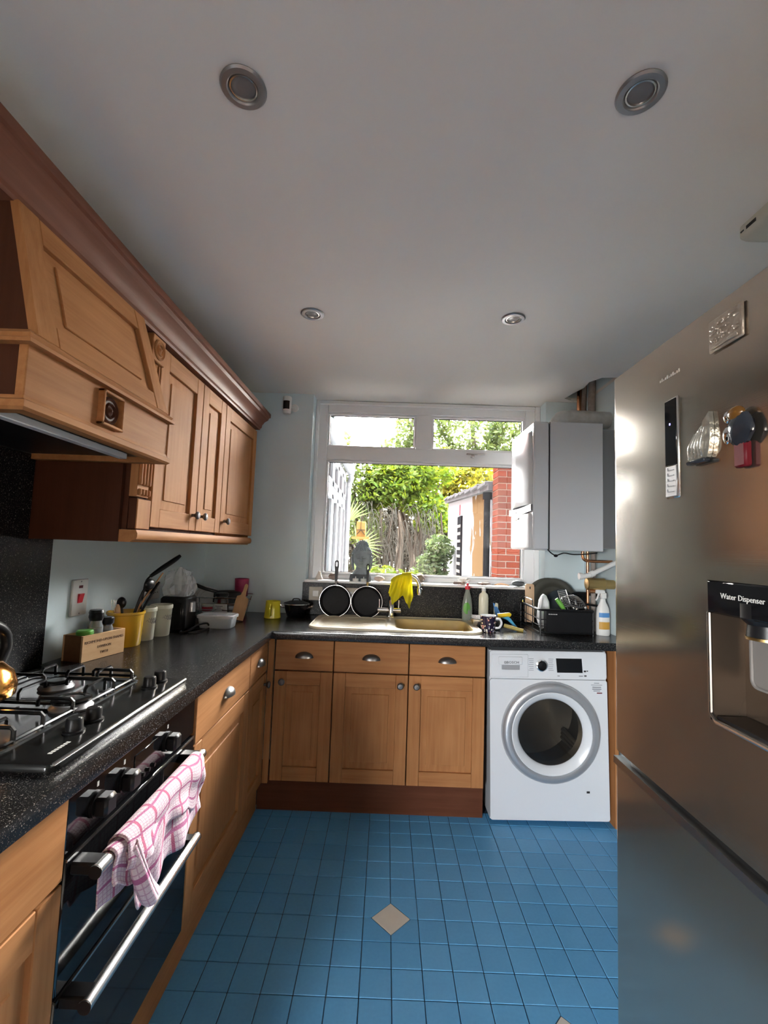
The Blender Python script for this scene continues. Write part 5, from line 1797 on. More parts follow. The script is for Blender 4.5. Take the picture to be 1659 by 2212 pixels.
b = B().fill([[(x, y) for x, y in rrect(SINK[0] + 0.012, SINK[1] - 0.012, SINK[2] + 0.012, SINK[3] - 0.012, 0.075, 8)], dr0, bo0], 0.919)
b.loft([inset(*SINK, 0.085, e, z) for e, z in ((0, 0.9105), (0, 0.917), (0.002, 0.921), (0.006, 0.9225), (0.010, 0.921), (0.012, 0.919))])
D4 = (-0.375, 0.02, 2.475, 2.85)
b.loft([inset(*D4, 0.06, e, z) for e, z in ((0, 0.919), (0.004, 0.917), (0.010, 0.9145), (0.014, 0.914))])
b.fill([[(x, y) for x, y in rrect(D4[0] + 0.014, D4[1] - 0.014, D4[2] + 0.014, D4[3] - 0.014, 0.046, 8)]], 0.914)
part(b, 'sink_top', 'cream_composite', sk, sharp=50)
q = B()
for k in range(7):
    y = 2.53 + k * 0.044
    q.box(-0.34, -0.03, y, y + 0.006, 0.9138, 0.9150, 0.0005)
part(q, 'drainer_rib', 'cream_composite', sk)
b = B().loft([inset(*BOWL, 0.07, e, z) for e, z in ((0, 0.919), (0.003, 0.917), (0.007, 0.912), (0.012, 0.89), (0.018, 0.80), (0.026, 0.772), (0.045, 0.760))])
b.fill([[(x, y) for x, y in rrect(BOWL[0] + 0.045, BOWL[1] - 0.045, BOWL[2] + 0.045, BOWL[3] - 0.045, 0.025, 8)]], 0.760)
bw = part(b, 'bowl', 'stained_composite', sk, sharp=60)
part(B().lathe([(0.042, 0.7602), (0.042, 0.763), (0.03, 0.762), (0, 0.7615)], 24, Matrix.Translation((0.28, 2.67, 0))), 'drain', 'chrome', bw)

TPX, TPY = 0.042, 2.882
tp = thing('mixer_tap', 'chrome two-lever mixer tap with swan-neck spout', 'tap', (TPX, TPY, 0.921))
part(B().lathe([(0.030, 0.9195), (0.030, 0.928), (0.021, 0.934), (0.021, 1.02), (0.016, 1.028)], 24, Matrix.Translation((TPX, TPY, 0))), 'body', 'chrome', tp)
sp_ = bez([(TPX, TPY, 1.02), (TPX, TPY, 1.09), (TPX + 0.008, TPY, 1.145), (TPX + 0.045, TPY, 1.180), (TPX + 0.10, TPY, 1.187), (TPX + 0.150, TPY, 1.168), (TPX + 0.172, TPY, 1.13), (TPX + 0.174, TPY, 1.105)], 6)
ss = part(B().tube(sp_, 0.0125, 14), 'spout', 'chrome', tp)
part(B().lathe([(0.017, 0), (0.0175, 0.004), (0.0175, 0.038), (0.013, 0.042)], 18, Matrix.Translation((TPX + 0.174, TPY, 1.066))), 'aerator', 'chrome', ss)
cb = part(B().cyl((TPX - 0.085, TPY, 0.965), (TPX + 0.062, TPY, 0.965), 0.0165, n=18, ch=0.002), 'crossbar', 'chrome', tp)
for x in (TPX - 0.074, TPX + 0.048):
    part(B().cyl((x, TPY, 0.978), (x, TPY, 1.03), 0.0045, n=10, ch=0.001), 'lever', 'chrome', cb)


def cloth(u, v):
    x = 0.036 + 0.128 * u
    zt = 1.138 + 0.062 * math.sin(min(1, max(0, (x - 0.03) / 0.12)) ** 0.6 * PI * 0.5) + (0.004 if u > 0.5 else 0)
    r = 0.017
    Lf = interp([(0, 0.065), (0.12, 0.10), (0.28, 0.165), (0.36, 0.150), (0.5, 0.135), (0.62, 0.125), (0.76, 0.17), (0.85, 0.205), (0.93, 0.16), (1, 0.13)], u)
    Lb = 0.10 + 0.02 * math.sin(u * 9)
    tot = Lb + PI * r + Lf
    s_ = v * tot
    nn = noise.noise(Vector((u * 4.5, v * 3.2, 4.2)))
    if s_ < Lb:
        return (x, TPY + r + 0.004, zt - r - (Lb - s_))
    if s_ < Lb + PI * r:
        a = (s_ - Lb) / r
        return (x, TPY + r * math.cos(a), zt - r + r * math.sin(a))
    e = s_ - Lb - PI * r
    k = min(1, e / 0.05)
    return (x - 0.22 * e * (1 - u) + 0.10 * e * u, TPY - r - 0.010 - 0.03 * k * abs(nn) - 0.012 * k * math.sin(u * 19 + 6 * v), zt - r - e)


cl = B().grid(cloth, 48, 44)
single(cl, 'dish_cloth', 'yellow_cloth', 'yellow dish cloth draped over the tap spout', 'cloth', sharp=80, recalc=False)


# ------------------------------------------------------------------ frying pans against the upstand
def frying_pan(cx, tilt, r, hl, hw, label, hmat, ferr):
    """inside faces the room, stood on its rim"""
    t = thing('frying_pan', label, 'frying pan', (cx, 2.868, 0.911))
    # local: disc in x-z plane, opening along -y, rim bottom at z 0
    R_ = Matrix.Translation((cx, 2.868, 0.9112)) @ Matrix.Rotation(-tilt, 4, 'X')
    MR = R_ @ Matrix.Translation((0, 0, r)) @ Matrix.Rotation(PI / 2, 4, 'X')
    pb = part(B().lathe([(r * 0.8, -0.034), (r * 0.86, -0.032), (r * 0.985, -0.001), (r * 0.97, 0.0), (r * 0.83, -0.027), (r * 0.76, -0.030), (0, -0.0305)], 44, MR), 'pan_body', 'pan_black', t)
    part(B().lathe([(r * 0.975, 0.0), (r * 0.98, 0.0012), (r * 0.995, 0.0012), (r * 1.002, -0.001), (r * 0.99, -0.004)], 44, MR, close=False), 'rim', 'satin_steel', pb)
    z0 = 2 * r
    h_ = B()
    pts = [(0, 0.012, z0 - 0.006), (0, 0.010, z0 + 0.02), (0, 0.008, z0 + 0.03)]
    part(B().tube([R_ @ Vector(p) for p in pts], 0.007, 8), 'ferrule', ferr, pb)
    # loop-ended flat handle
    outline = [(-hw * 0.55, z0 + 0.024), (-hw * 0.6, z0 + 0.05), (-hw * 0.75, z0 + 0.09), (-hw, z0 + hl - 0.03), (-hw * 0.9, z0 + hl - 0.008), (-hw * 0.45, z0 + hl), (hw * 0.45, z0 + hl), (hw * 0.9, z0 + hl - 0.008), (hw, z0 + hl - 0.03), (hw * 0.75, z0 + 0.09), (hw * 0.6, z0 + 0.05), (hw * 0.55, z0 + 0.024)]
    hole_ = [(-hw * 0.42, z0 + hl - 0.036), (-hw * 0.5, z0 + hl - 0.016), (0, z0 + hl - 0.008), (hw * 0.5, z0 + hl - 0.016), (hw * 0.42, z0 + hl - 0.036), (0, z0 + hl - 0.04)]
    q = B().fill([outline, hole_], 0.0).fill([outline, hole_], 0.015)
    q.loft([[(x, y, 0.0) for x, y in outline], [(x, y, 0.015) for x, y in outline]])
    q.loft([[(x, y, 0.0) for x, y in hole_], [(x, y, 0.015) for x, y in hole_]])
    q.v = [R_ @ Vector((p.x, p.z, p.y)) for p in q.v]
    part(q, 'handle', hmat, pb, sharp=30)


frying_pan(-0.311, 0.08, 0.099, 0.155, 0.0145, 'black frying pan with long looped handle stood left of the other pan', 'black_plastic', 'grey_metal')
frying_pan(-0.112, 0.08, 0.099, 0.140, 0.0115, 'brown-black frying pan with steel ferrule stood beside the tap', 'black_plastic', 'brass')

# ------------------------------------------------------------------ window sill ornaments
SZ = 1.1305
SY = 3.015
bu = thing('statue_head', 'grey stone statue head with curled hair and long ears on the sill', 'statue', (-0.160, SY, SZ))
part(B().lathe([(0.072, 0), (0.074, 0.006), (0.070, 0.03), (0.066, 0.044), (0.05, 0.046)], 28, Matrix.Translation((-0.165, SY, SZ)) @ Matrix.Diagonal((1, 0.8, 1, 1))), 'plinth', 'pebble_dark', bu)
HC = Vector((-0.160, SY + 0.004, SZ + 0.150))


def headf(d):
    """radius multiplier for a face looking along -y"""
    k = 1.0
    f = max(0.0, -d.y)
    # cheeks narrowing to the chin
    if d.z < 0:
        k *= 1 - 0.10 * (-d.z) * (1 if f > 0.2 else 0.6)
    g = lambda x, z, sx, sz: math.exp(-((d.x - x) / sx) ** 2 - ((d.z - z) / sz) ** 2) * (1 if d.y < 0 else 0)
    k += 0.24 * g(0, -0.10, 0.09, 0.20) + 0.20 * g(0, -0.24, 0.15, 0.07)        # nose
    k += 0.09 * g(0.30, 0.14, 0.22, 0.06) + 0.09 * g(-0.30, 0.14, 0.22, 0.06)   # brows
    k -= 0.17 * g(0.30, 0.0, 0.18, 0.08) + 0.17 * g(-0.30, 0.0, 0.18, 0.08)     # eye hollows
    k += 0.11 * g(0.30, -0.02, 0.13, 0.045) + 0.11 * g(-0.30, -0.02, 0.13, 0.045)
    k -= 0.05 * g(0, -0.38, 0.25, 0.05)
    k += 0.03 * g(0, -0.47, 0.18, 0.05) + 0.03 * g(0, -0.58, 0.15, 0.05)       # lips
    k -= 0.05 * g(0, -0.68, 0.2, 0.05)
    k += 0.10 * g(0, -0.82, 0.22, 0.10)                                          # chin
    return k


hd_ = part(B().sph(HC, (0.056, 0.062, 0.078), 64, 56, f=headf), 'face', 'stone_grey', bu, sharp=80)
part(B().lathe([(0.062, 0.0), (0.058, 0.012), (0.040, 0.028), (0.035, 0.05), (0.037, 0.085)], 28, Matrix.Translation((-0.160, SY + 0.010, SZ + 0.044)) @ Matrix.Diagonal((1, 0.9, 1, 1))), 'neck', 'stone_grey', bu)
hr = B()
hr.sph(HC + Vector((0, 0.010, 0.016)), (0.063, 0.064, 0.070), 24, 14, f=lambda d: 1.0 if d.z > 0.12 or d.y > 0.05 else 0.86)
hr.sph(HC + Vector((0, 0.010, 0.078)), (0.039, 0.038, 0.036), 16, 10)
hair = part(hr, 'hair', 'stone_grey', hd_)
cu = B()
rows = 9
for j in range(rows):
    th_ = 0.25 + j * 0.15
    nn = max(6, int(26 * math.sin(th_)))
    for i in range(nn):
        a = 2 * PI * (i + 0.5 * (j % 2)) / nn
        d = Vector((math.sin(th_) * math.cos(a), math.sin(th_) * math.sin(a), math.cos(th_)))
        if d.y < -0.25 and d.z < 0.42:
            continue
        cu.sph(HC + Vector((0, 0.010, 0.016)) + Vector((d.x * 0.063, d.y * 0.064, d.z * 0.070)), 0.0072, 8, 5)
for j in range(5):
    th_ = 0.05 + j * 0.34
    nn = max(1, int(17 * math.sin(th_)))
    for i in range(nn):
        a = 2 * PI * (i + 0.5 * (j % 2)) / nn
        d = Vector((math.sin(th_) * math.cos(a), math.sin(th_) * math.sin(a), math.cos(th_)))
        cu.sph(HC + Vector((0, 0.010, 0.078)) + Vector((d.x * 0.039, d.y * 0.038, d.z * 0.036)), 0.0065, 8, 5)
part(cu, 'curls', 'stone_grey', hair)


def on_face(x, z, out=0.0):
    d = Vector((x, -math.sqrt(max(0.01, 1 - x * x - z * z)), z))
    k = headf(d)
    return HC + Vector((d.x * 0.056 * k, d.y * (0.062 * k + out), d.z * 0.078 * k))


for s_ in (-1, 1):
    part(B().tube(bez([on_face(s_ * 0.08, 0.10, 0.001), on_face(s_ * 0.22, 0.22, 0.001), on_face(s_ * 0.42, 0.22, 0.001), on_face(s_ * 0.60, 0.10, 0.001)], 5), lambda t: 0.0026 - 0.001 * t, 6), 'brow', 'stone_grey', hd_)
    part(B().tube(bez([on_face(s_ * 0.13, -0.02, 0.002), on_face(s_ * 0.30, 0.05, 0.004), on_face(s_ * 0.48, 0.0, 0.002)], 6), lambda t: 0.002 + 0.003 * math.sin(PI * t), 8), 'eyelid', 'stone_grey', hd_)
    part(B().tube(bez([on_face(s_ * 0.12, -0.04, 0.0015), on_face(s_ * 0.30, -0.05, 0.004), on_face(s_ * 0.50, -0.02, 0.0015)], 6), 0.0011, 5), 'eye_line', 'pebble_dark', hd_)
part(B().tube(bez([on_face(0, 0.12, 0.001), on_face(0, -0.05, 0.004), on_face(0, -0.22, 0.006)], 5), lambda t: 0.004 + 0.004 * t, 8).sph(on_face(-0.10, -0.25, 0.001), 0.004, 8, 6).sph(on_face(0.10, -0.25, 0.001), 0.004, 8, 6), 'nose', 'stone_grey', hd_)
part(B().tube(bez([on_face(-0.24, -0.47, 0.001), on_face(-0.08, -0.44, 0.002), on_face(0, -0.46, 0.002), on_face(0.08, -0.44, 0.002), on_face(0.24, -0.47, 0.001)], 4), lambda t: 0.0012 + 0.0024 * math.sin(PI * t), 7), 'upper_lip', 'stone_grey', hd_)
part(B().tube(bez([on_face(-0.2, -0.53, 0.001), on_face(0, -0.57, 0.002), on_face(0.2, -0.53, 0.001)], 5), lambda t: 0.0012 + 0.0032 * math.sin(PI * t), 7), 'lower_lip', 'stone_grey', hd_)
part(B().tube(bez([on_face(-0.22, -0.50, 0.002), on_face(0, -0.51, 0.0045), on_face(0.22, -0.50, 0.002)], 5), 0.0009, 5), 'mouth_line', 'pebble_dark', hd_)
for s_ in (-1, 1):
    q = B().tube(bez([HC + Vector((s_ * 0.056, 0.0, 0.012)), HC + Vector((s_ * 0.063, 0.004, 0.0)), HC + Vector((s_ * 0.060, 0.002, -0.035)), HC + Vector((s_ * 0.056, 0.0, -0.068)), HC + Vector((s_ * 0.053, 0.0, -0.082))], 5), lambda t: 0.008 + 0.003 * math.sin(t * PI) - 0.002 * t, 10)
    part(q, 'ear', 'stone_grey', hd_)

for x, lb in ((-0.192, 'small white tealight holder in front of the statue, by the left pan'), (-0.140, 'small white tealight holder in front of the statue, by the right pan handle')):
    t = thing('tealight', lb, 'candle', (x, 2.95, SZ), 'white tealights before the statue')
    part(B().lathe([(0.018, 0), (0.0195, 0.002), (0.0195, 0.018), (0.015, 0.019), (0, 0.018)], 20, Matrix.Translation((x, 2.956, SZ))), 'cup', 'white_plastic', t)
    part(B().lathe([(0.004, 0.018), (0.0035, 0.026), (0.0015, 0.032), (0, 0.033)], 8, Matrix.Translation((x, 2.956, SZ))), 'wick', 'white_plastic', t)


def pebble(name, c, r, m_, label, seed, cat='stone', amp=0.16):
    q = B().sph(c, r, 18, 12, f=lambda d: 1 + amp * noise.noise(d * 1.6 + Vector((seed, 0, 0))))
    zmin = min(p.z for p in q.v)
    for p in q.v:
        p.z += SZ - zmin
    return single(q, name, m_, label, cat)


q = B().lathe([(0.028, 0), (0.027, 0.004), (0.020, 0.018), (0.013, 0.034), (0.005, 0.052), (0, 0.056)], 20, Matrix.Translation((-0.440, 3.03, SZ)))
single(q, 'cone_shell', 'shell_pale', 'pale pointed cone shell in the left corner of the sill', 'shell')
pebble('stone', (-0.345, 3.02, SZ), (0.030, 0.022, 0.022), 'pebble_brown', 'rounded brown stone between cone shell and statue', 2.0)
q = B().sph((-0.035, 3.015, SZ + 0.018), (0.032, 0.02, 0.018), 18, 12, f=lambda d: 1 + 0.25 * max(0, -d.x) - 0.3 * max(0, d.x) * abs(d.z))
zmin = min(p.z for p in q.v)
q.v = [p + Vector((0, 0, SZ - zmin)) for p in q.v]
single(q, 'whelk_shell', 'shell_pink', 'pinkish whelk shell right of the statue', 'shell')
pebble('stone', (0.232, 3.03, SZ), (0.028, 0.022, 0.026), 'pebble_brown', 'reddish stone behind the tap spout', 7.0)
cu_ = thing('egg_cup', 'tiny pale two-handled cup on the sill', 'cup', (0.515, 3.02, SZ))
part(B().lathe([(0.012, 0), (0.010, 0.008), (0.020, 0.018), (0.024, 0.04), (0.022, 0.04), (0.017, 0.02), (0, 0.016)], 20, Matrix.Translation((0.515, 3.02, SZ))), 'cup_body', 'shell_pale', cu_)
q = B()
for s_ in (-1, 1):
    q.tube(bez([(0.515 + s_ * 0.022, 3.02, SZ + 0.034), (0.515 + s_ * 0.036, 3.02, SZ + 0.032), (0.515 + s_ * 0.034, 3.02, SZ + 0.022), (0.515 + s_ * 0.021, 3.02, SZ + 0.020)], 4), 0.003, 6)
part(q, 'cup_handle', 'shell_pale', cu_)
q = B()
for k in range(6):
    q.sph((0.452 + k * 0.012, 2.965 + 0.004 * (k % 2), SZ + 0.009), (0.011, 0.009, 0.010), 10, 6, f=lambda d: 1 + 0.3 * noise.noise(d * 3 + Vector((k, 0, 0))))
zmin = min(p.z for p in q.v)
q.v = [p + Vector((0, 0, SZ - zmin)) for p in q.v]
single(q, 'coral_piece', 'pebble_brown', 'knobbly dark red coral piece behind the washing-up bottle', 'coral')
q = B().sph((0.645, 2.99, SZ + 0.010), (0.042, 0.018, 0.010), 20, 8, f=lambda d: 1 + 0.35 * noise.noise(d * 2.5))
zmin = min(p.z for p in q.v)
q.v = [p + Vector((0, 0, SZ - zmin)) for p in q.v]
single(q, 'driftwood', 'pebble_brown', 'flat dark driftwood piece right of the tiny cup', 'driftwood')
lf_ = thing('dried_leaf', 'curled tan dried leaf between driftwood and dark pebble', 'leaf', (0.755, 2.98, SZ))
q = B()
q.grid(lambda u, v: (0.705 + 0.10 * u, 2.97 + 0.035 * (v - 0.5) * math.sin(PI * min(1, u * 1.02)), SZ + 0.003 + 0.012 * math.sin(PI * u) + 0.02 * (v - 0.5) ** 2), 14, 6)
bl_ = part(q, 'blade', 'dried_leaf', lf_)
part(B().tube([(0.69, 2.97, SZ + 0.002), (0.75, 2.97, SZ + 0.0135), (0.806, 2.97, SZ + 0.003)], 0.0015, 5), 'midrib', 'dried_leaf', lf_)
pebble('pebble', (0.868, 2.99, SZ), (0.042, 0.026, 0.020), 'pebble_dark', 'smooth dark grey oval pebble at the right end of the sill', 4.0, amp=0.05)

# ------------------------------------------------------------------ left worktop
WZ = 0.9102
bx = thing('wooden_crate', 'small lettered wooden crate holding spice jars', 'crate', (-1.09, 1.70, WZ))
A = Vector((-1.062, 1.628, 0))
e1 = Vector((0.044, 0.185, 0)).normalized()
e2 = Vector((-e1.y, e1.x, 0))
MBX = Matrix(((e1.x, e2.x, 0, A.x), (e1.y, e2.y, 0, A.y), (0, 0, 1, WZ), (0, 0, 0, 1)))
Lx, Wx, Hx = 0.190, 0.088, 0.092
part(B().box(0, Lx, 0, 0.008, 0, Hx, 0.001).xf(MBX), 'front_board', 'box_pine', bx)
part(B().box(0, Lx, Wx - 0.008, Wx, 0, Hx, 0.001).xf(MBX), 'back_board', 'box_pine', bx)
part(B().box(0, 0.008, 0.008, Wx - 0.008, 0, Hx, 0.001).xf(MBX), 'side_board', 'box_pine_dark', bx)
part(B().box(Lx - 0.008, Lx, 0.008, Wx - 0.008, 0, Hx, 0.001).xf(MBX), 'side_board', 'box_pine', bx)
part(B().box(0.008, Lx - 0.008, 0.008, Wx - 0.008, 0, 0.006).xf(MBX), 'bottom_board', 'box_pine_dark', bx, flat=True)
fb_ = bx.children[0]
for s_, sz, zz in (('RICHMOND-UPON-THAMES', 0.0138, 0.066), ('LONDON', 0.0138, 0.044), ('TW10', 0.0138, 0.022)):
    p = MBX @ Vector((Lx / 2, -0.0004, zz))
    text(s_, sz, p, e1, (0, 0, 1), 'print_brown', bx)


def jar(name, u, v, r, h, label, body, cap, capm, fill=None, cat='jar', capr=1.0, caph=0.02):
    p = MBX @ Vector((u, v, 0.0065))
    t = thing(name, label, cat, p)
    M = Matrix.Translation(p)
    part(B().lathe([(r * 0.9, 0), (r, 0.004), (r, h * 0.82), (r * 0.8, h * 0.92), (r * 0.8, h)], 24, M), 'glass_body', body, t)
    if fill:
        part(B().lathe([(r * 0.86, 0.003), (r * 0.93, 0.006), (r * 0.93, h * 0.5)], 20, M), 'contents', fill, t)
    c = caph
    part(B().lathe([(r * capr, h + 0.0003), (r * capr * 1.03, h + 0.003), (r * capr * 1.03, h + c - 0.004), (r * capr * 0.9, h + c)] if cap == 'flat' else
                   [(r * capr * 0.86, h + 0.0003), (r * capr * 1.02, h + c * 0.35), (r * capr * 0.96, h + c * 0.62), (r * capr * 1.05, h + c * 0.75), (r * capr * 0.9, h + c)], 20, M), 'lid', capm, t)


jar('pepper_mill', 0.098, 0.050, 0.0255, 0.125, 'glass pepper grinder with ridged black cap in the crate', 'clear_plastic', 'mill', 'black_plastic', 'pepper_fill', 'grinder', 1.0, 0.040)
jar('spice_jar', 0.040, 0.036, 0.0270, 0.083, 'spice jar with bright green lid in the crate', 'clear_plastic', 'flat', 'lime_lid', 'spice_fill', 'jar', 1.0, 0.017)
jar('spice_jar', 0.150, 0.052, 0.0250, 0.105, 'spice jar with grey-black lid behind the pepper grinder', 'clear_plastic', 'flat', 'black_plastic', 'spice_fill', 'jar', 1.0, 0.026)

PT = Vector((-1.083, 1.925, WZ))
t = thing('utensil_pot', 'mustard yellow stoneware utensil pot', 'pot', PT)
part(B().lathe([(0.058, 0), (0.061, 0.004), (0.0685, 0.128), (0.073, 0.131), (0.073, 0.140), (0.067, 0.1405), (0.064, 0.125), (0.056, 0.01), (0, 0.009)], 40, Matrix.Translation(PT)), 'pot_body', 'yellow_ceramic', t)


def utensil(name, label, cat, path, r, m_, head=None, hm=None, hname='head'):
    t = thing(name, label, cat, path[0])
    part(B().tube(bez(path, 5), r, 8), 'handle', m_, t)
    if head:
        part(head, hname, hm or m_, t)
    return t


def pt(dx, dy, z):
    return (PT.x + dx, PT.y + dy, z)


# handle-up ladle leaning on the wall side, its grip turned to the window
utensil('ladle', 'tall black ladle with its bent grip highest above the yellow pot', 'ladle', [pt(0.03, 0.03, 0.925), pt(0.02, 0.085, 1.10), pt(0.02, 0.10, 1.165), pt(0.035, 0.115, 1.195)], 0.004, 'black_plastic',
        B().tube(bez([pt(0.033, 0.112, 1.190), pt(0.06, 0.15, 1.222), pt(0.095, 0.20, 1.262), pt(0.11, 0.222, 1.282)], 5), lambda s_: 0.0075 + 0.004 * math.sin(s_ * PI), 10), None, 'grip')
hq = B().sph(pt(0.062, 0.055, 1.160), (0.016, 0.038, 0.024), 16, 10)
utensil('serving_spoon', 'black hooked serving spoon drooping over the yellow pot rim', 'spoon', [pt(0.0, 0.0, 0.925), pt(0.03, 0.02, 1.06), pt(0.045, 0.03, 1.12), pt(0.055, 0.045, 1.155)], 0.006, 'black_plastic', hq)
hq = B().sph(pt(-0.02, -0.005, 1.085), (0.020, 0.012, 0.024), 14, 8)
utensil('cooking_spoon', 'short black cooking spoon in the yellow pot', 'spoon', [pt(0.0, 0.0, 0.925), pt(-0.012, -0.003, 1.02), pt(-0.018, -0.005, 1.065)], 0.005, 'black_plastic', hq)
hq = B().box(-0.022, 0.022, -0.003, 0.003, 0, 0.055, 0.002)
hq.xf(Matrix.Translation(pt(0.042, 0.09, 1.12)) @ Matrix.Rotation(-0.55, 4, 'X') @ Matrix.Rotation(0.7, 4, 'Z'))
utensil('spatula', 'black slotted spatula leaning out of the yellow pot', 'spatula', [pt(-0.01, -0.01, 0.925), pt(0.02, 0.04, 1.04), pt(0.042, 0.09, 1.125)], 0.005, 'black_plastic', hq)
utensil('wooden_spoon', 'long pale wooden spoon handle leaning over the canisters', 'spoon', [pt(-0.01, -0.02, 0.925), pt(0.03, 0.05, 1.07), pt(0.075, 0.14, 1.205)], lambda s_: 0.006 - 0.003 * s_, 'olive_board')
utensil('stirrer', 'long dark stirrer handle beside the pale wooden spoon', 'stirrer', [pt(0.01, -0.02, 0.925), pt(0.04, 0.05, 1.05), pt(0.07, 0.12, 1.165)], 0.005, 'black_plastic')
q = B()
for k in range(4):
    q.tube([pt(-0.045 + 0.004 * k, -0.03 + 0.003 * k, 1.06), pt(-0.047 + 0.005 * k, -0.032 + 0.003 * k, 1.098)], 0.0014, 6)
q.box(*[0, 0, 0, 0, 0, 0]) if False else None
q.tube([pt(-0.038, -0.025, 1.055), pt(-0.038, -0.025, 1.062)], 0.009, 8)
utensil('fork', 'small silver fork standing tines-up in the yellow pot', 'fork', [pt(-0.01, -0.01, 0.925), pt(-0.03, -0.02, 1.02), pt(-0.038, -0.025, 1.056)], 0.0035, 'satin_steel', q, None, 'tines')
utensil('wooden_spatula', 'stubby pale wooden spatula end in the yellow pot', 'spatula', [pt(-0.005, -0.012, 0.925), pt(-0.018, -0.028, 1.03)], 0.006, 'pale_board', B().sph(pt(-0.020, -0.030, 1.055), (0.012, 0.005, 0.027), 12, 8), 'pale_board')


def canister(c, label, r, h):
    t = thing('canister', label, 'canister', (c[0], c[1], WZ))
    M = Matrix.Translation((c[0], c[1], WZ))
    b_ = part(B().lathe([(r * 0.80, 0), (r * 0.84, 0.003), (r * 0.97, h * 0.86), (r * 1.03, h * 0.885), (r * 1.03, h * 0.985), (r, h), (r * 0.92, h), (r * 0.88, h * 0.85), (r * 0.78, 0.012), (0, 0.011)], 32, M), 'body', 'cream_ceramic', t)
    # script-like motif on the side towards the room
    q = B()
    for k, z in enumerate((0.60, 0.655, 0.55)):
        rr_ = r * (0.84 + 0.13 * z) + 0.0008
        pts = []
        for i in range(13):
            a = -0.75 + 0.12 * i * (0.6 if k else 1) + 0.2 * k
            pts.append((c[0] + rr_ * math.cos(a - 0.2), c[1] + rr_ * math.sin(a - 0.2), WZ + h * z + 0.006 * math.sin(i * 1.9)))
        q.tube(pts, 0.0009, 5)
    part(q, 'script_motif', 'print_grey', b_)


canister((-1.065, 2.045, 0), 'cream ceramic canister next to the yellow pot', 0.047, 0.142)
canister((-1.045, 2.150, 0), 'cream ceramic canister next to the coffee machine', 0.048, 0.142)

cm = thing('coffee_machine', 'black capsule coffee machine with a plastic bag on top', 'coffee machine', (-1.04, 2.30, WZ))
part(B().box(-1.100, -0.972, 2.235, 2.38, WZ, 1.078, 0.012), 'housing', 'black_plastic', cm)
part(B().box(-0.980, -0.958, 2.25, 2.365, WZ, 0.925, 0.006), 'drip_tray', 'black_gloss', cm)
part(B().box(-1.06, -0.99, 2.2335, 2.236, 0.94, 1.05, 0.001), 'side_panel', 'black_gloss', cm)
part(B().cyl((-0.968, 2.30, 1.00), (-0.968, 2.30, 1.05), 0.02, n=16, ch=0.002), 'spout_head', 'grey_metal', cm)
q = B()
prof_ = [(0.0, 1.00), (0.10, 1.04), (0.25, 1.02), (0.45, 0.98), (0.62, 0.92), (0.78, 0.86), (0.90, 0.70), (1.0, 0.42)]
loops = []
for (t_, k) in prof_:
    lpp = []
    for i in range(28):
        a = 2 * PI * i / 28
        sx = 0.060 * k * max(-1, min(1, 1.35 * math.cos(a)))
        sy = 0.055 * k * max(-1, min(1, 1.35 * math.sin(a)))
        p = Vector((-1.037 + sx, 2.305 + sy, 1.0795 + 0.125 * t_ + (0.018 * max(0, math.cos(a + 0.6)) if t_ == 1.0 else 0)))
        w_ = 0.022 * noise.noise(Vector((p.x * 42, p.y * 42, p.z * 42))) if t_ > 0 else 0
        lpp.append(p + Vector((math.cos(a) * w_, math.sin(a) * w_, 0.5 * w_)))
    loops.append(lpp)
q.loft(loops, True)
single(q, 'plastic_bag', 'bag_plastic', 'crumpled clear plastic bag on top of the coffee machine', 'bag', flat=True)
q = B().tube(bez([(-0.985, 2.24, WZ + 0.006), (-0.97, 2.20, WZ + 0.005), (-0.94, 2.215, WZ + 0.012), (-0.92, 2.27, WZ + 0.03), (-0.895, 2.32, WZ + 0.032), (-0.90, 2.36, WZ + 0.012), (-0.94, 2.37, WZ + 0.006), (-0.955, 2.30, WZ + 0.006), (-0.94, 2.22, WZ + 0.005), (-0.905, 2.24, WZ + 0.005), (-0.885, 2.33, WZ + 0.005)]), 0.0045, 7)
single(q, 'power_cord', 'black_plastic', 'looped black power cord in front of the coffee machine', 'cord')
ct = thing('clear_tumbler', 'tall clear tumbler with dark rim behind the coffee machine', 'tumbler', (-1.07, 2.475, WZ))
M = Matrix.Translation((-1.07, 2.475, WZ))
part(B().lathe([(0.022, 0), (0.024, 0.004), (0.025, 0.20), (0.023, 0.20), (0.0215, 0.008), (0, 0.007)], 24, M), 'glass', 'clear_plastic', ct)
part(B().lathe([(0.0255, 0.185), (0.0265, 0.19), (0.0265, 0.214), (0.0, 0.216)], 24, M), 'lid', 'pewter', ct)

tb_ = thing('food_tub', 'frosted plastic food tub with pale lid on the worktop', 'tub', (-0.865, 2.40, WZ))
part(B().loft([[(x, y, z) for x, y in rrect(-0.955 + e, -0.780 - e, 2.345 + e, 2.455 - e, 0.018, 4)] for e, z in ((0.010, WZ), (0.006, WZ + 0.004), (0.0, WZ + 0.052))], True), 'tub', 'frosted_plastic', tb_)
part(B().loft([[(x, y, z) for x, y in rrect(-0.955 + e, -0.780 - e, 2.345 + e, 2.455 - e, 0.02, 4)] for e, z in ((-0.006, WZ + 0.0525), (-0.007, WZ + 0.064), (-0.003, WZ + 0.068), (0.006, WZ + 0.068), (0.010, WZ + 0.065))], True), 'lid', 'white_china', tb_)

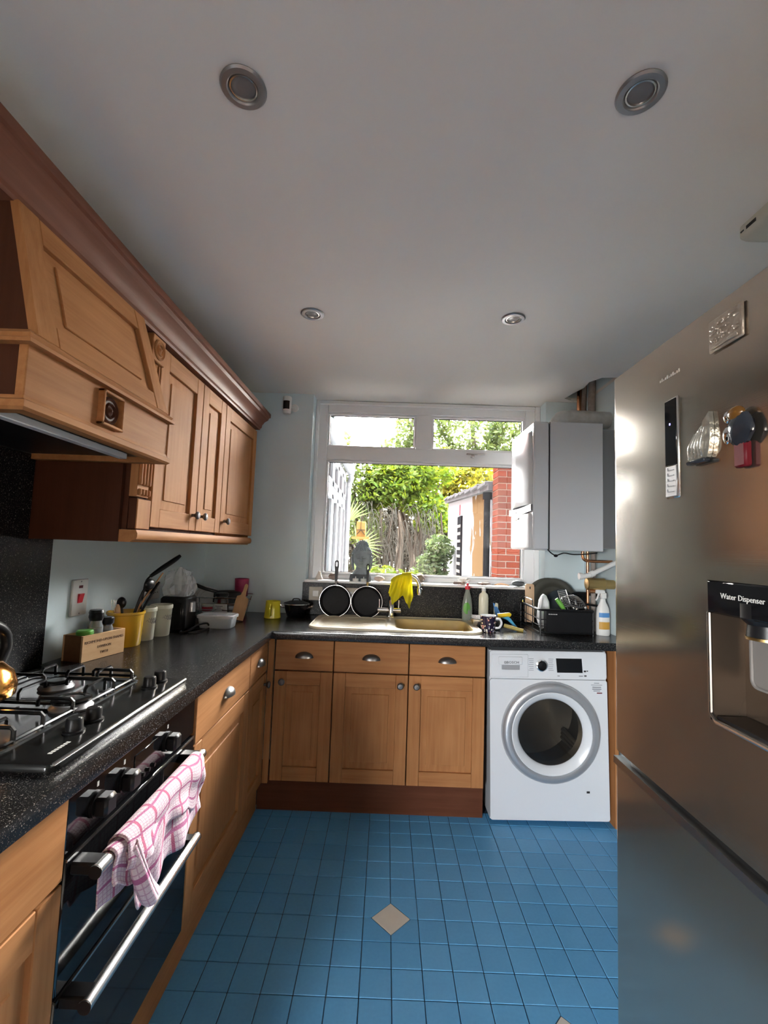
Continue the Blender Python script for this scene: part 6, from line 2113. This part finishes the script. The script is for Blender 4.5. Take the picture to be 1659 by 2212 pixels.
# wire dish rack in the corner
wr = thing('wire_rack', 'chrome wire dish rack in the corner of the worktop', 'dish rack', (-0.99, 2.80, WZ))
RX0, RX1, RY0, RY1 = -1.150, -0.845, 2.675, 2.935
q = B()
for z, e in ((0.008, 0.02), (0.045, 0.010), (0.085, -0.002), (0.118, -0.012)):
    q.tube([(x, y, WZ + z) for x, y in rrect(RX0 + e, RX1 - e, RY0 + e, min(RY1 - e, 2.955), 0.03, 4)], 0.0026 if z < 0.1 else 0.0038, 7, True)
part(q, 'hoop', 'chrome', wr)
q = B()
for k in range(9):
    x = RX0 + 0.035 + k * (RX1 - RX0 - 0.07) / 8
    q.tube([(x, RY0 + 0.02, WZ + 0.008), (x, RY1 - 0.02, WZ + 0.008)], 0.0022, 6)
for (x, y, dx, dy) in ((RX0 + 0.02, RY0 + 0.06, -0.03, 0), (RX1 - 0.02, RY0 + 0.06, 0.03, 0), (RX0 + 0.02, RY1 - 0.06, -0.03, 0), (RX1 - 0.02, RY1 - 0.06, 0.03, 0), (RX0 + 0.07, RY0 + 0.02, 0, -0.03), (RX1 - 0.07, RY0 + 0.02, 0, -0.03)):
    q.tube([(x, y, WZ + 0.003), (x + dx, y + dy, WZ + 0.116)], 0.0024, 6)
part(q, 'cross_wire', 'chrome', wr)
RZ = WZ + 0.0115


def plate(cx, cy_, cz, r, depth, axis, name, label, m_, cat='plate', group=None, rimm=None):
    """a dished plate whose hollow looks along axis"""
    d = Vector(axis).normalized()
    M = Matrix.Translation((cx, cy_, cz)) @ d.to_track_quat('Z', 'Y').to_matrix().to_4x4()
    q_ = B().lathe([(0, -depth), (r * 0.6, -depth), (r * 0.66, -depth * 0.9), (r * 0.74, -depth * 0.3), (r * 0.98, 0.001), (r, 0.0), (r * 0.99, -0.004), (r * 0.76, -depth * 0.6), (r * 0.64, -depth - 0.003), (0, -depth - 0.003)], 40, M)
    return single(q_, name, m_, label, cat, group)


plate(-1.075, 2.80, RZ + 0.078, 0.078, 0.02, (0.75, -0.65, 0.12), 'plate', 'white plate stood on edge in the wire rack', 'white_china')
plate(-1.105, 2.82, RZ + 0.078, 0.078, 0.02, (0.75, -0.65, 0.12), 'plate', 'white plate behind the front plate of the wire rack', 'white_china')
sp = thing('saucepan', 'black saucepan upturned in the wire rack with its handle up', 'saucepan', (-1.06, 2.90, RZ))
part(B().tube(bez([(-1.145, 2.70, 1.105), (-1.135, 2.715, 1.098), (-1.08, 2.76, 1.068), (-1.02, 2.79, 1.05)], 5), lambda s_: 0.013 - 0.004 * s_, 10), 'handle', 'black_plastic', sp)
part(B().lathe([(0.085, 0), (0.086, 0.004), (0.082, 0.06), (0.070, 0.066), (0, 0.067)], 30, Matrix.Translation((-0.975, 2.845, 0.985))), 'pan_body', 'pan_black', sp)
jb = thing('label_jar', 'glass jar with black lid and white label in the wire rack', 'jar', (-0.965, 2.72, RZ))
M = Matrix.Translation((-0.968, 2.722, RZ))
jbb = part(B().lathe([(0.038, 0), (0.042, 0.005), (0.043, 0.09), (0.036, 0.105), (0.036, 0.112)], 28, M), 'glass_body', 'clear_plastic', jb)
part(B().lathe([(0.038, 0.1123), (0.039, 0.115), (0.039, 0.128), (0.036, 0.130)], 28, M), 'lid', 'black_plastic', jb)
q = B()
q.grid(lambda u, v: (-0.968 + 0.0437 * math.sin(-1.25 + 2.5 * u), 2.722 - 0.0437 * math.cos(-1.25 + 2.5 * u), RZ + 0.02 + 0.05 * v), 20, 2)
lb_ = part(q, 'label', 'paper_white', jbb)
q = B()
for k, (a0, a1, z) in enumerate(((-0.5, 0.5, 0.055), (-0.3, 0.3, 0.045), (-0.6, 0.6, 0.034))):
    q.grid(lambda u, v, a0=a0, a1=a1, z=z: (-0.968 + 0.0441 * math.sin(a0 + (a1 - a0) * u), 2.722 - 0.0441 * math.cos(a0 + (a1 - a0) * u), RZ + z + 0.004 * v), 10, 1)
part(q, 'label_print', 'print_grey', lb_)
q = B().grid(lambda u, v: (-0.968 + 0.0434 * math.sin(-0.2 + 0.4 * u), 2.722 - 0.0434 * math.cos(-0.2 + 0.4 * u), RZ + 0.074 + 0.022 * v), 6, 1)
part(q, 'ribbon', 'dark_red', jbb)
rj = thing('preserve_jar', 'small jar with red and white label in the wire rack', 'jar', (-1.05, 2.72, RZ))
M = Matrix.Translation((-1.052, 2.725, RZ))
part(B().lathe([(0.028, 0), (0.031, 0.004), (0.031, 0.042), (0.028, 0.048)], 24, M), 'body', 'red_plastic', rj)
part(B().lathe([(0.0315, 0.0482), (0.032, 0.051), (0.032, 0.060), (0.029, 0.062)], 24, M), 'lid', 'white_plastic', rj)
part(B().lathe([(0.0313, 0.016), (0.0313, 0.024)], 24, M, close=False), 'label_band', 'paper_white', rj)
tm = thing('tumbler', 'textured magenta tumbler behind the wooden paddle board', 'tumbler', (-0.905, 2.885, RZ))
part(B().lathe([(0.034, 0.03), (0.036, 0.034), (0.043, 0.225), (0.0405, 0.225), (0.034, 0.04), (0, 0.038)], 32, Matrix.Translation((-0.905, 2.885, RZ - 0.02))), 'body', 'magenta', tm)
part(B().lathe([(0.0435, 0.222), (0.044, 0.226), (0.040, 0.227)], 32, Matrix.Translation((-0.905, 2.885, RZ - 0.02)), close=False), 'rim', 'magenta', tm)
pb_ = B()
ol = [(-0.034, 0), (0.034, 0), (0.036, 0.10), (0.034, 0.125), (0.014, 0.135), (0.010, 0.165), (0.012, 0.19), (0.009, 0.205), (-0.003, 0.21), (-0.009, 0.20), (-0.010, 0.165), (-0.016, 0.14), (-0.034, 0.13), (-0.036, 0.10)]
pb_.prism(ol, 'y', 0, 0.014)
pb_.xf(Matrix.Translation((-0.828, 2.585, WZ)) @ Matrix.Rotation(0.12, 4, 'Y') @ Matrix.Rotation(-0.35, 4, 'X') @ Matrix.Rotation(0.25, 4, 'Z'))
zmin = min(p.z for p in pb_.v)
pb_.v = [p + Vector((0, 0, WZ - zmin)) for p in pb_.v]
single(pb_, 'paddle_board', 'olive_board', 'small wooden paddle board leaning on the wire rack', 'cutting board', sharp=30)
q = B().lathe([(0.020, 0), (0.030, 0.004), (0.048, 0.04), (0.046, 0.04), (0.028, 0.008), (0, 0.006)], 28, Matrix.Translation((-0.905, 2.775, RZ)) @ Matrix.Rotation(0.0, 4, 'X'))
single(q, 'bowl', 'white_china', 'small white bowl at the right end of the wire rack', 'bowl')

mgx, mgy = -0.672, 2.765
mu = thing('mug', 'yellow enamel mug with dark rim beside the casserole', 'mug', (mgx, mgy, WZ))
M = Matrix.Translation((mgx, mgy, WZ))
part(B().lathe([(0.046, 0), (0.049, 0.004), (0.044, 0.05), (0.0425, 0.097), (0.044, 0.1005), (0.041, 0.1005), (0.040, 0.05), (0.043, 0.008), (0, 0.007)], 32, M), 'body', 'yellow_enamel', mu)
part(B().tube(bez([(mgx, mgy - 0.044, WZ + 0.08), (mgx, mgy - 0.064, WZ + 0.082), (mgx, mgy - 0.07, WZ + 0.055), (mgx, mgy - 0.06, WZ + 0.025), (mgx, mgy - 0.046, WZ + 0.022)], 4), 0.006, 8), 'handle', 'yellow_enamel', mu)
wx, wy = -0.545, 2.845
wk = thing('casserole', 'black casserole with flat dark lid and steel rim', 'casserole', (wx, wy, WZ))
M = Matrix.Translation((wx, wy, WZ))
part(B().lathe([(0.050, 0), (0.056, 0.004), (0.072, 0.05), (0.076, 0.075), (0.070, 0.075), (0, 0.07)], 32, M), 'pot', 'black_gloss', wk)
part(B().lathe([(0.078, 0.0752), (0.080, 0.079), (0.078, 0.083), (0.04, 0.096), (0, 0.100)], 32, M), 'lid', 'pan_black', wk)
part(B().lathe([(0.079, 0.076), (0.0815, 0.079), (0.079, 0.082)], 32, M, close=False), 'lid_rim', 'satin_steel', wk)
part(B().tube(bez([(wx - 0.02, wy - 0.03, WZ + 0.094), (wx - 0.012, wy - 0.035, WZ + 0.112), (wx + 0.02, wy - 0.035, WZ + 0.112), (wx + 0.03, wy - 0.03, WZ + 0.092)], 4), 0.004, 8), 'lid_handle', 'black_plastic', wk)
part(B().tube(bez([(wx - 0.070, wy - 0.02, WZ + 0.055), (wx - 0.105, wy - 0.028, WZ + 0.068), (wx - 0.108, wy + 0.01, WZ + 0.068), (wx - 0.072, wy + 0.015, WZ + 0.055)], 4), 0.0045, 8), 'side_handle', 'satin_steel', wk)
part(B().tube(bez([(wx + 0.070, wy - 0.02, WZ + 0.055), (wx + 0.10, wy - 0.025, WZ + 0.066), (wx + 0.10, wy + 0.012, WZ + 0.066), (wx + 0.070, wy + 0.015, WZ + 0.055)], 4), 0.0045, 8), 'side_handle', 'satin_steel', wk)

# ------------------------------------------------------------------ right worktop
sx_, sy_ = 0.520, 2.885
so_ = thing('dish_soap', 'green washing-up liquid bottle with red cap behind the sink', 'bottle', (sx_, sy_, WZ))
M = Matrix.Translation((sx_, sy_, WZ)) @ Matrix.Diagonal((1, 0.62, 1, 1))
sb = part(B().lathe([(0.028, 0), (0.031, 0.006), (0.033, 0.06), (0.031, 0.11), (0.024, 0.155), (0.015, 0.185), (0.012, 0.20)], 28, M), 'bottle', 'soap_bottle', so_)
part(B().lathe([(0.027, 0.004), (0.0295, 0.008), (0.031, 0.06), (0.030, 0.085)], 24, M), 'liquid', 'soap_green', so_)
part(B().lathe([(0.0155, 0.200), (0.016, 0.203), (0.015, 0.222), (0.008, 0.226), (0.007, 0.240), (0, 0.241)], 20, Matrix.Translation((sx_, sy_, WZ))), 'cap', 'red_plastic', so_)
q = B()
q.grid(lambda u, v: (sx_ - 0.006 + 0.022 * math.cos(2 * PI * u) * v, sy_ - 0.0212 + 0.003 * v * abs(math.cos(2 * PI * u)), WZ + 0.085 + 0.036 * math.sin(2 * PI * u) * v), 24, 2)
part(q, 'label', 'lime_lid', sb)
wx_, wy_ = 0.622, 2.885
wb = thing('lotion_bottle', 'white squeeze bottle standing right of the washing-up liquid', 'bottle', (wx_, wy_, WZ))
M = Matrix.Translation((wx_, wy_, WZ)) @ Matrix.Diagonal((1, 0.65, 1, 1))
part(B().lathe([(0.028, 0), (0.031, 0.005), (0.031, 0.15), (0.027, 0.172), (0.013, 0.185), (0.012, 0.195)], 28, M), 'bottle', 'cream_ceramic', wb)
part(B().lathe([(0.013, 0.1952), (0.0135, 0.198), (0.012, 0.214), (0, 0.215)], 18, Matrix.Translation((wx_, wy_, WZ))), 'cap', 'white_plastic', wb)

ty = thing('steel_tray', 'shallow steel tray holding sponges behind the floral mug', 'tray', (0.60, 2.73, WZ))
MT = Matrix.Translation((0.60, 2.735, 0)) @ Matrix.Rotation(-0.12, 4, 'Z')
b = B()
b.loft([[(x, y, z) for x, y in rrect(-0.085 + e, 0.085 - e, -0.09 + e, 0.09 - e, 0.012, 3)] for e, z in ((0.0, WZ + 0.05), (0.006, WZ + 0.004), (0.010, WZ), (0.014, WZ + 0.003), (0.009, WZ + 0.006), (0.003, WZ + 0.05))])
b.fill([rrect(-0.071, 0.071, -0.076, 0.076, 0.01, 3)], WZ + 0.003)
b.fill([rrect(-0.075, 0.075, -0.08, 0.08, 0.01, 3)], WZ + 0.0005)
part(b.xf(MT), 'tray', 'satin_steel', ty, sharp=50)
part(B().tube([MT @ Vector((x, y, WZ + 0.05)) for x, y in rrect(-0.086, 0.086, -0.091, 0.091, 0.013, 3)], 0.0025, 6, True), 'rolled_rim', 'chrome', ty)
q = B().box(-0.07, 0.0, -0.06, -0.015, WZ + 0.0065, WZ + 0.04, 0.008).xf(MT)
q.v = [p + Vector((0, 0, 0.004 * noise.noise(p * 60))) for p in q.v]
single(q, 'sponge', 'yellow_plastic', 'worn yellow sponge in the steel tray', 'sponge')
fx_, fy_ = 0.578, 2.555
fm = thing('floral_mug', 'dark floral mug with white handle beside the sink', 'mug', (fx_, fy_, WZ))
M = Matrix.Translation((fx_, fy_, WZ))
part(B().lathe([(0.034, 0), (0.038, 0.004), (0.0425, 0.05), (0.0435, 0.088)], 36, M, close=False), 'outside', 'floral_glaze', fm)
part(B().lathe([(0.0435, 0.088), (0.0425, 0.0905), (0.0405, 0.089), (0.038, 0.05), (0.034, 0.008), (0, 0.006)], 36, M, close=False).lathe([(0.034, 0), (0, 0.001)], 36, M, close=False), 'inside', 'white_china', fm)
part(B().tube(bez([(fx_ + 0.040, fy_ - 0.006, WZ + 0.072), (fx_ + 0.062, fy_ - 0.01, WZ + 0.072), (fx_ + 0.071, fy_ - 0.012, WZ + 0.05), (fx_ + 0.060, fy_ - 0.01, WZ + 0.026), (fx_ + 0.039, fy_ - 0.006, WZ + 0.022)], 5), 0.006, 10), 'handle', 'white_china', fm)
br = thing('washing_brush', 'blue-handled dish brush with yellow grip resting over the tray', 'brush', (0.72, 2.66, WZ))
part(B().tube(bez([(0.655, 2.655, 0.985), (0.685, 2.65, 0.990), (0.715, 2.648, 0.995), (0.725, 2.65, 0.990)], 4), lambda s_: 0.013 - 0.002 * s_, 10), 'grip', 'yellow_plastic', br)
part(B().tube(bez([(0.690, 2.66, 0.982), (0.720, 2.665, 0.968), (0.750, 2.67, 0.938), (0.772, 2.672, 0.9145)], 4), lambda s_: 0.013 - 0.008 * s_, 10), 'handle', 'blue_plastic', br)
pk = thing('paring_knife', 'olive-handled knife lying on the worktop in front of the tray', 'knife', (0.74, 2.57, WZ))
part(B().tube(bez([(0.682, 2.615, 0.938), (0.72, 2.60, 0.930), (0.76, 2.585, 0.921), (0.780, 2.575, 0.9195)], 4), lambda s_: 0.0105 - 0.001 * s_, 10), 'handle', 'olive_plastic', pk)
part(B().prism([(0.778, 0.912), (0.800, 0.9105), (0.780, 0.926)], 'y', 2.572, 2.576), 'blade', 'satin_steel', pk)
kb = B()
kb.prism([(0.0, 0), (0.018, 0), (0.030, 0.05), (0.030, 0.115), (0.016, 0.12), (0.004, 0.09)], 'y', -0.006, 0.006)
kb.xf(Matrix.Translation((0.690, 2.905, WZ)) @ Matrix.Rotation(-0.12, 4, 'X'))
zmin = min(p.z for p in kb.v)
kb.v = [p + Vector((0, 0, WZ - zmin)) for p in kb.v]
single(kb, 'scraper', 'cream_ceramic', 'cream plastic scraper leaning on the upstand by the white bottle', 'scraper', sharp=30)
kb = B().prism([(-0.012, 0), (0.010, 0), (0.018, 0.05), (0.008, 0.11), (-0.008, 0.125), (-0.014, 0.07)], 'y', -0.003, 0.003)
kb.xf(Matrix.Translation((0.728, 2.885, WZ)) @ Matrix.Rotation(-0.30, 4, 'X') @ Matrix.Rotation(-0.25, 4, 'Y'))
zmin = min(p.z for p in kb.v)
kb.v = [p + Vector((0, 0, WZ - zmin)) for p in kb.v]
single(kb, 'palette_blade', 'label_blue', 'slim blue-grey plastic blade leaning beside the cream scraper', 'scraper', sharp=30)

# black wire dish rack with crockery
dk = thing('dish_drainer', 'black wire dish drainer under the boiler', 'dish drainer', (1.0, 2.68, WZ))
KX0, KX1, KY0, KY1 = 0.858, 1.155, 2.535, 2.905
q = B()
for z, r in ((0.010, 0.0035), (0.045, 0.0028), (0.080, 0.0028), (0.132, 0.0065)):
    q.tube([(x, y, WZ + z) for x, y in rrect(KX0, KX1, KY0, KY1, 0.012, 3)], r, 7, True)
part(q, 'hoop', 'black_plastic', dk)
q = B()
for (x, y) in ((KX0, KY0), (KX1, KY0), (KX0, KY1), (KX1, KY1)):
    q.cyl((x + (0.004 if x == KX0 else -0.004), y + (0.004 if y == KY0 else -0.004), WZ), (x + (0.004 if x == KX0 else -0.004), y + (0.004 if y == KY0 else -0.004), WZ + 0.132), 0.005, n=8)
for k in range(1, 3):
    y = KY0 + k * (KY1 - KY0) / 3
    q.tube([(KX0, y, WZ + 0.01), (KX0, y, WZ + 0.13)], 0.003, 6)
for k in range(11):
    x = KX0 + 0.02 + k * (KX1 - KX0 - 0.04) / 10
    q.tube([(x, KY0, WZ + 0.010), (x, KY1, WZ + 0.010)], 0.0025, 6)
part(q, 'cross_wire', 'black_plastic', dk)
q = B().tube(bez([(KX0 + 0.0, 2.66, WZ + 0.132), (KX0 + 0.0, 2.665, WZ + 0.165), (KX0 + 0.0, 2.69, WZ + 0.172), (KX0 + 0.0, 2.82, WZ + 0.172), (KX0 + 0.0, 2.845, WZ + 0.165), (KX0 + 0.0, 2.85, WZ + 0.132)], 4), 0.0035, 7)
part(q, 'side_handle', 'chrome', dk)
cad = part(B().box(KX0 + 0.035, KX1 - 0.012, KY0 - 0.006, KY0 + 0.045, WZ + 0.012, WZ + 0.128, 0.004), 'cutlery_caddy', 'black_plastic', dk)
q = B()
for k in range(5):
    q.box(KX0 + 0.045 + k * 0.010, KX0 + 0.052 + k * 0.010, KY0 - 0.0068, KY0 - 0.0058, WZ + 0.108, WZ + 0.113)
part(q, 'caddy_print', 'print_silver', cad, flat=True)
KZ = WZ + 0.0128
plate(1.055, 2.868, KZ + 0.138, 0.138, 0.018, (-0.12, -1, 0.12), 'dinner_plate', 'large olive-black dinner plate leaning at the back of the drainer', 'plate_dark')
plate(1.030, 2.892, KZ + 0.138, 0.138, 0.018, (-0.12, -1, 0.12), 'dinner_plate', 'second large dark dinner plate hidden behind the front one', 'plate_dark')
plate(1.085, 2.828, KZ + 0.110, 0.100, 0.016, (-0.10, -1, 0.14), 'side_plate', 'glossy slate-blue side plate in front of the large plates', 'plate_slate')
q = B().prism([(-0.026, 0), (0.026, 0), (0.027, 0.225), (0.020, 0.235), (-0.022, 0.235), (-0.027, 0.228)], 'y', 0, 0.016)
q.xf(Matrix.Translation((0.900, 2.845, KZ)) @ Matrix.Rotation(-0.16, 4, 'X') @ Matrix.Rotation(0.05, 4, 'Y'))
zmin = min(p.z for p in q.v)
q.v = [p + Vector((0, 0, KZ - zmin)) for p in q.v]
cbx = thing('chopping_board', 'narrow pale wooden chopping board standing in the drainer', 'cutting board', (0.90, 2.85, KZ))
cbp = part(q, 'board', 'pale_board', cbx, sharp=30)
q = B().prism([(0.004 * math.cos(a), 0.21 + 0.009 * math.sin(a)) for a in [2 * PI * i / 12 for i in range(12)]], 'y', -0.0006, 0.001)
q.xf(Matrix.Translation((0.900, 2.845, KZ + (KZ - zmin) * 0)) @ Matrix.Rotation(-0.16, 4, 'X') @ Matrix.Rotation(0.05, 4, 'Y'))
q.v = [p + Vector((0, 0, KZ - zmin)) for p in q.v]
part(q, 'hanging_hole', 'print_black', cbp, flat=True)
wd = B()
ol = [(-0.03, 0.0), (0.03, 0.02), (0.048, 0.11), (0.046, 0.15), (0.028, 0.185), (0.010, 0.195), (-0.006, 0.185), (-0.028, 0.12), (-0.048, 0.05)]
wd.loft([[(x, 0.0, z) for x, z in ol], [(x, -0.012, z) for x, z in ol], [(x * 0.8, -0.014, 0.095 + (z - 0.095) * 0.85) for x, z in ol], [(x * 0.68, 0.006, 0.095 + (z - 0.095) * 0.72) for x, z in ol]])
wd.loft([[(x, 0.0, z) for x, z in ol], [(x * 0.7, 0.018, 0.095 + (z - 0.095) * 0.75) for x, z in ol]])
k0 = len(wd.v)
wd.add([(x * 0.68, 0.006, 0.095 + (z - 0.095) * 0.72) for x, z in ol], [tuple(range(len(ol)))])
wd.add([(x * 0.7, 0.018, 0.095 + (z - 0.095) * 0.75) for x, z in ol], [tuple(range(len(ol)))])
wd.xf(Matrix.Translation((0.915, 2.64, KZ)) @ Matrix.Rotation(0.5, 4, 'Z') @ Matrix.Rotation(-0.1, 4, 'X'))
zmin = min(p.z for p in wd.v)
wd.v = [p + Vector((0, 0, KZ - zmin)) for p in wd.v]
single(wd, 'serving_dish', 'white_china', 'white rectangular serving dish stood on end in the drainer', 'dish', sharp=40)
gr = thing('hand_grater', 'flat steel hand grater poking out of the drainer', 'grater', (1.03, 2.62, KZ))
MG = Matrix.Translation((1.035, 2.63, 1.08)) @ Matrix.Rotation(-0.25, 4, 'Y') @ Matrix.Rotation(-0.2, 4, 'X')
part(B().tube([MG @ Vector((x, 0, z)) for x, z in rrect(-0.023, 0.023, -0.03, 0.07, 0.006, 3)], 0.0025, 6, True), 'frame', 'satin_steel', gr)
q = B()
for k in range(10):
    q.box(-0.021, 0.021, -0.001, 0.001, -0.026 + k * 0.0095, -0.021 + k * 0.0095)
part(q.xf(MG), 'blade', 'steel_mesh', gr, flat=True)
part(B().tube([MG @ Vector((0, 0, -0.03)), MG @ Vector((0, 0.0, -0.15))], 0.006, 8), 'handle', 'black_plastic', gr)
sv = thing('sieve', 'steel mesh sieve with black rim resting on the cutlery caddy', 'sieve', (1.08, 2.63, 1.06))
MS = Matrix.Translation((1.078, 2.62, 1.083)) @ Matrix.Rotation(0.15, 4, 'Y') @ Matrix.Rotation(0.42, 4, 'X')
part(B().tube([MS @ Vector((0.064 * math.cos(2 * PI * i / 32), 0.064 * math.sin(2 * PI * i / 32), 0)) for i in range(32)], 0.0045, 8, True), 'rim', 'pewter', sv)
q = B()
for k in range(12):
    a = PI * k / 12
    q.tube([MS @ Vector((0.063 * math.cos(a) * c, 0.063 * math.sin(a) * c, 0.036 * (1 - c * c))) for c in [-1 + 2 * i / 10 for i in range(11)]], 0.0009, 4)
for c in (0.25, 0.45, 0.65, 0.82, 0.94):
    q.tube([MS @ Vector((0.063 * c * math.cos(2 * PI * i / 24), 0.063 * c * math.sin(2 * PI * i / 24), 0.036 * (1 - c * c))) for i in range(24)], 0.0009, 4, True)
part(q, 'mesh', 'steel_mesh', sv)
part(B().tube([MS @ Vector((0.064, 0, 0)), MS @ Vector((0.11, 0, 0)), MS @ Vector((0.15, 0, 0.004))], 0.006, 8), 'handle', 'black_plastic', sv)
gp = thing('peeler', 'green-handled peeler standing in the cutlery caddy', 'peeler', (0.99, 2.60, KZ))
part(B().tube(bez([(1.020, 2.60, 1.03), (1.0, 2.605, 1.065), (0.975, 2.61, 1.098)], 4), lambda s_: 0.010 + 0.003 * math.sin(PI * s_), 10), 'handle', 'green_plastic', gp)
part(B().box(1.018, 1.030, 2.596, 2.602, 0.95, 1.035), 'blade', 'satin_steel', gp)
for i, (x, y, z, dx) in enumerate(((1.05, 2.565, 1.055, 0.006), (1.075, 2.56, 1.048, -0.004), (1.11, 2.562, 1.058, 0.01))):
    q = B().tube([(x, y, 0.945), (x + dx, y, z)], 0.0035, 7).sph((x + dx, y, z), (0.007, 0.003, 0.010), 10, 6)
    single(q, 'teaspoon', 'satin_steel', 'steel teaspoon handle standing in the cutlery caddy', 'spoon', 'teaspoons in the caddy')
# spray bottle
px_, py_ = 1.222, 2.575
sb_ = thing('spray_bottle', 'white trigger spray bottle beside the fridge end of the worktop', 'spray bottle', (px_, py_, WZ))
M = Matrix.Translation((px_, py_, WZ)) @ Matrix.Diagonal((1, 0.7, 1, 1))
bb = part(B().lathe([(0.034, 0), (0.037, 0.005), (0.037, 0.115), (0.032, 0.15), (0.016, 0.185), (0.014, 0.20)], 28, M), 'bottle', 'white_plastic', sb_)
part(B().box(px_ - 0.014, px_ + 0.018, py_ - 0.014, py_ + 0.014, WZ + 0.20, WZ + 0.235, 0.005).box(px_ - 0.042, px_ + 0.012, py_ - 0.010, py_ + 0.010, WZ + 0.228, WZ + 0.252, 0.006), 'spray_head', 'white_plastic', sb_)
part(B().tube(bez([(px_ - 0.022, py_, WZ + 0.23), (px_ - 0.030, py_, WZ + 0.205), (px_ - 0.040, py_, WZ + 0.19)], 4), 0.005, 8), 'trigger', 'white_plastic', sb_)
for nm, z0_, z1_, m_ in (('blue_label', 0.10, 0.125, 'label_blue'), ('amber_label', 0.035, 0.075, 'label_amber')):
    q = B().grid(lambda u, v, z0_=z0_, z1_=z1_: (px_ + 0.0375 * math.sin(-0.9 + 1.8 * u), py_ - 0.7 * 0.0375 * math.cos(-0.9 + 1.8 * u) - 0.0006, WZ + z0_ + (z1_ - z0_) * v), 14, 1)
    part(q, nm, m_, bb)
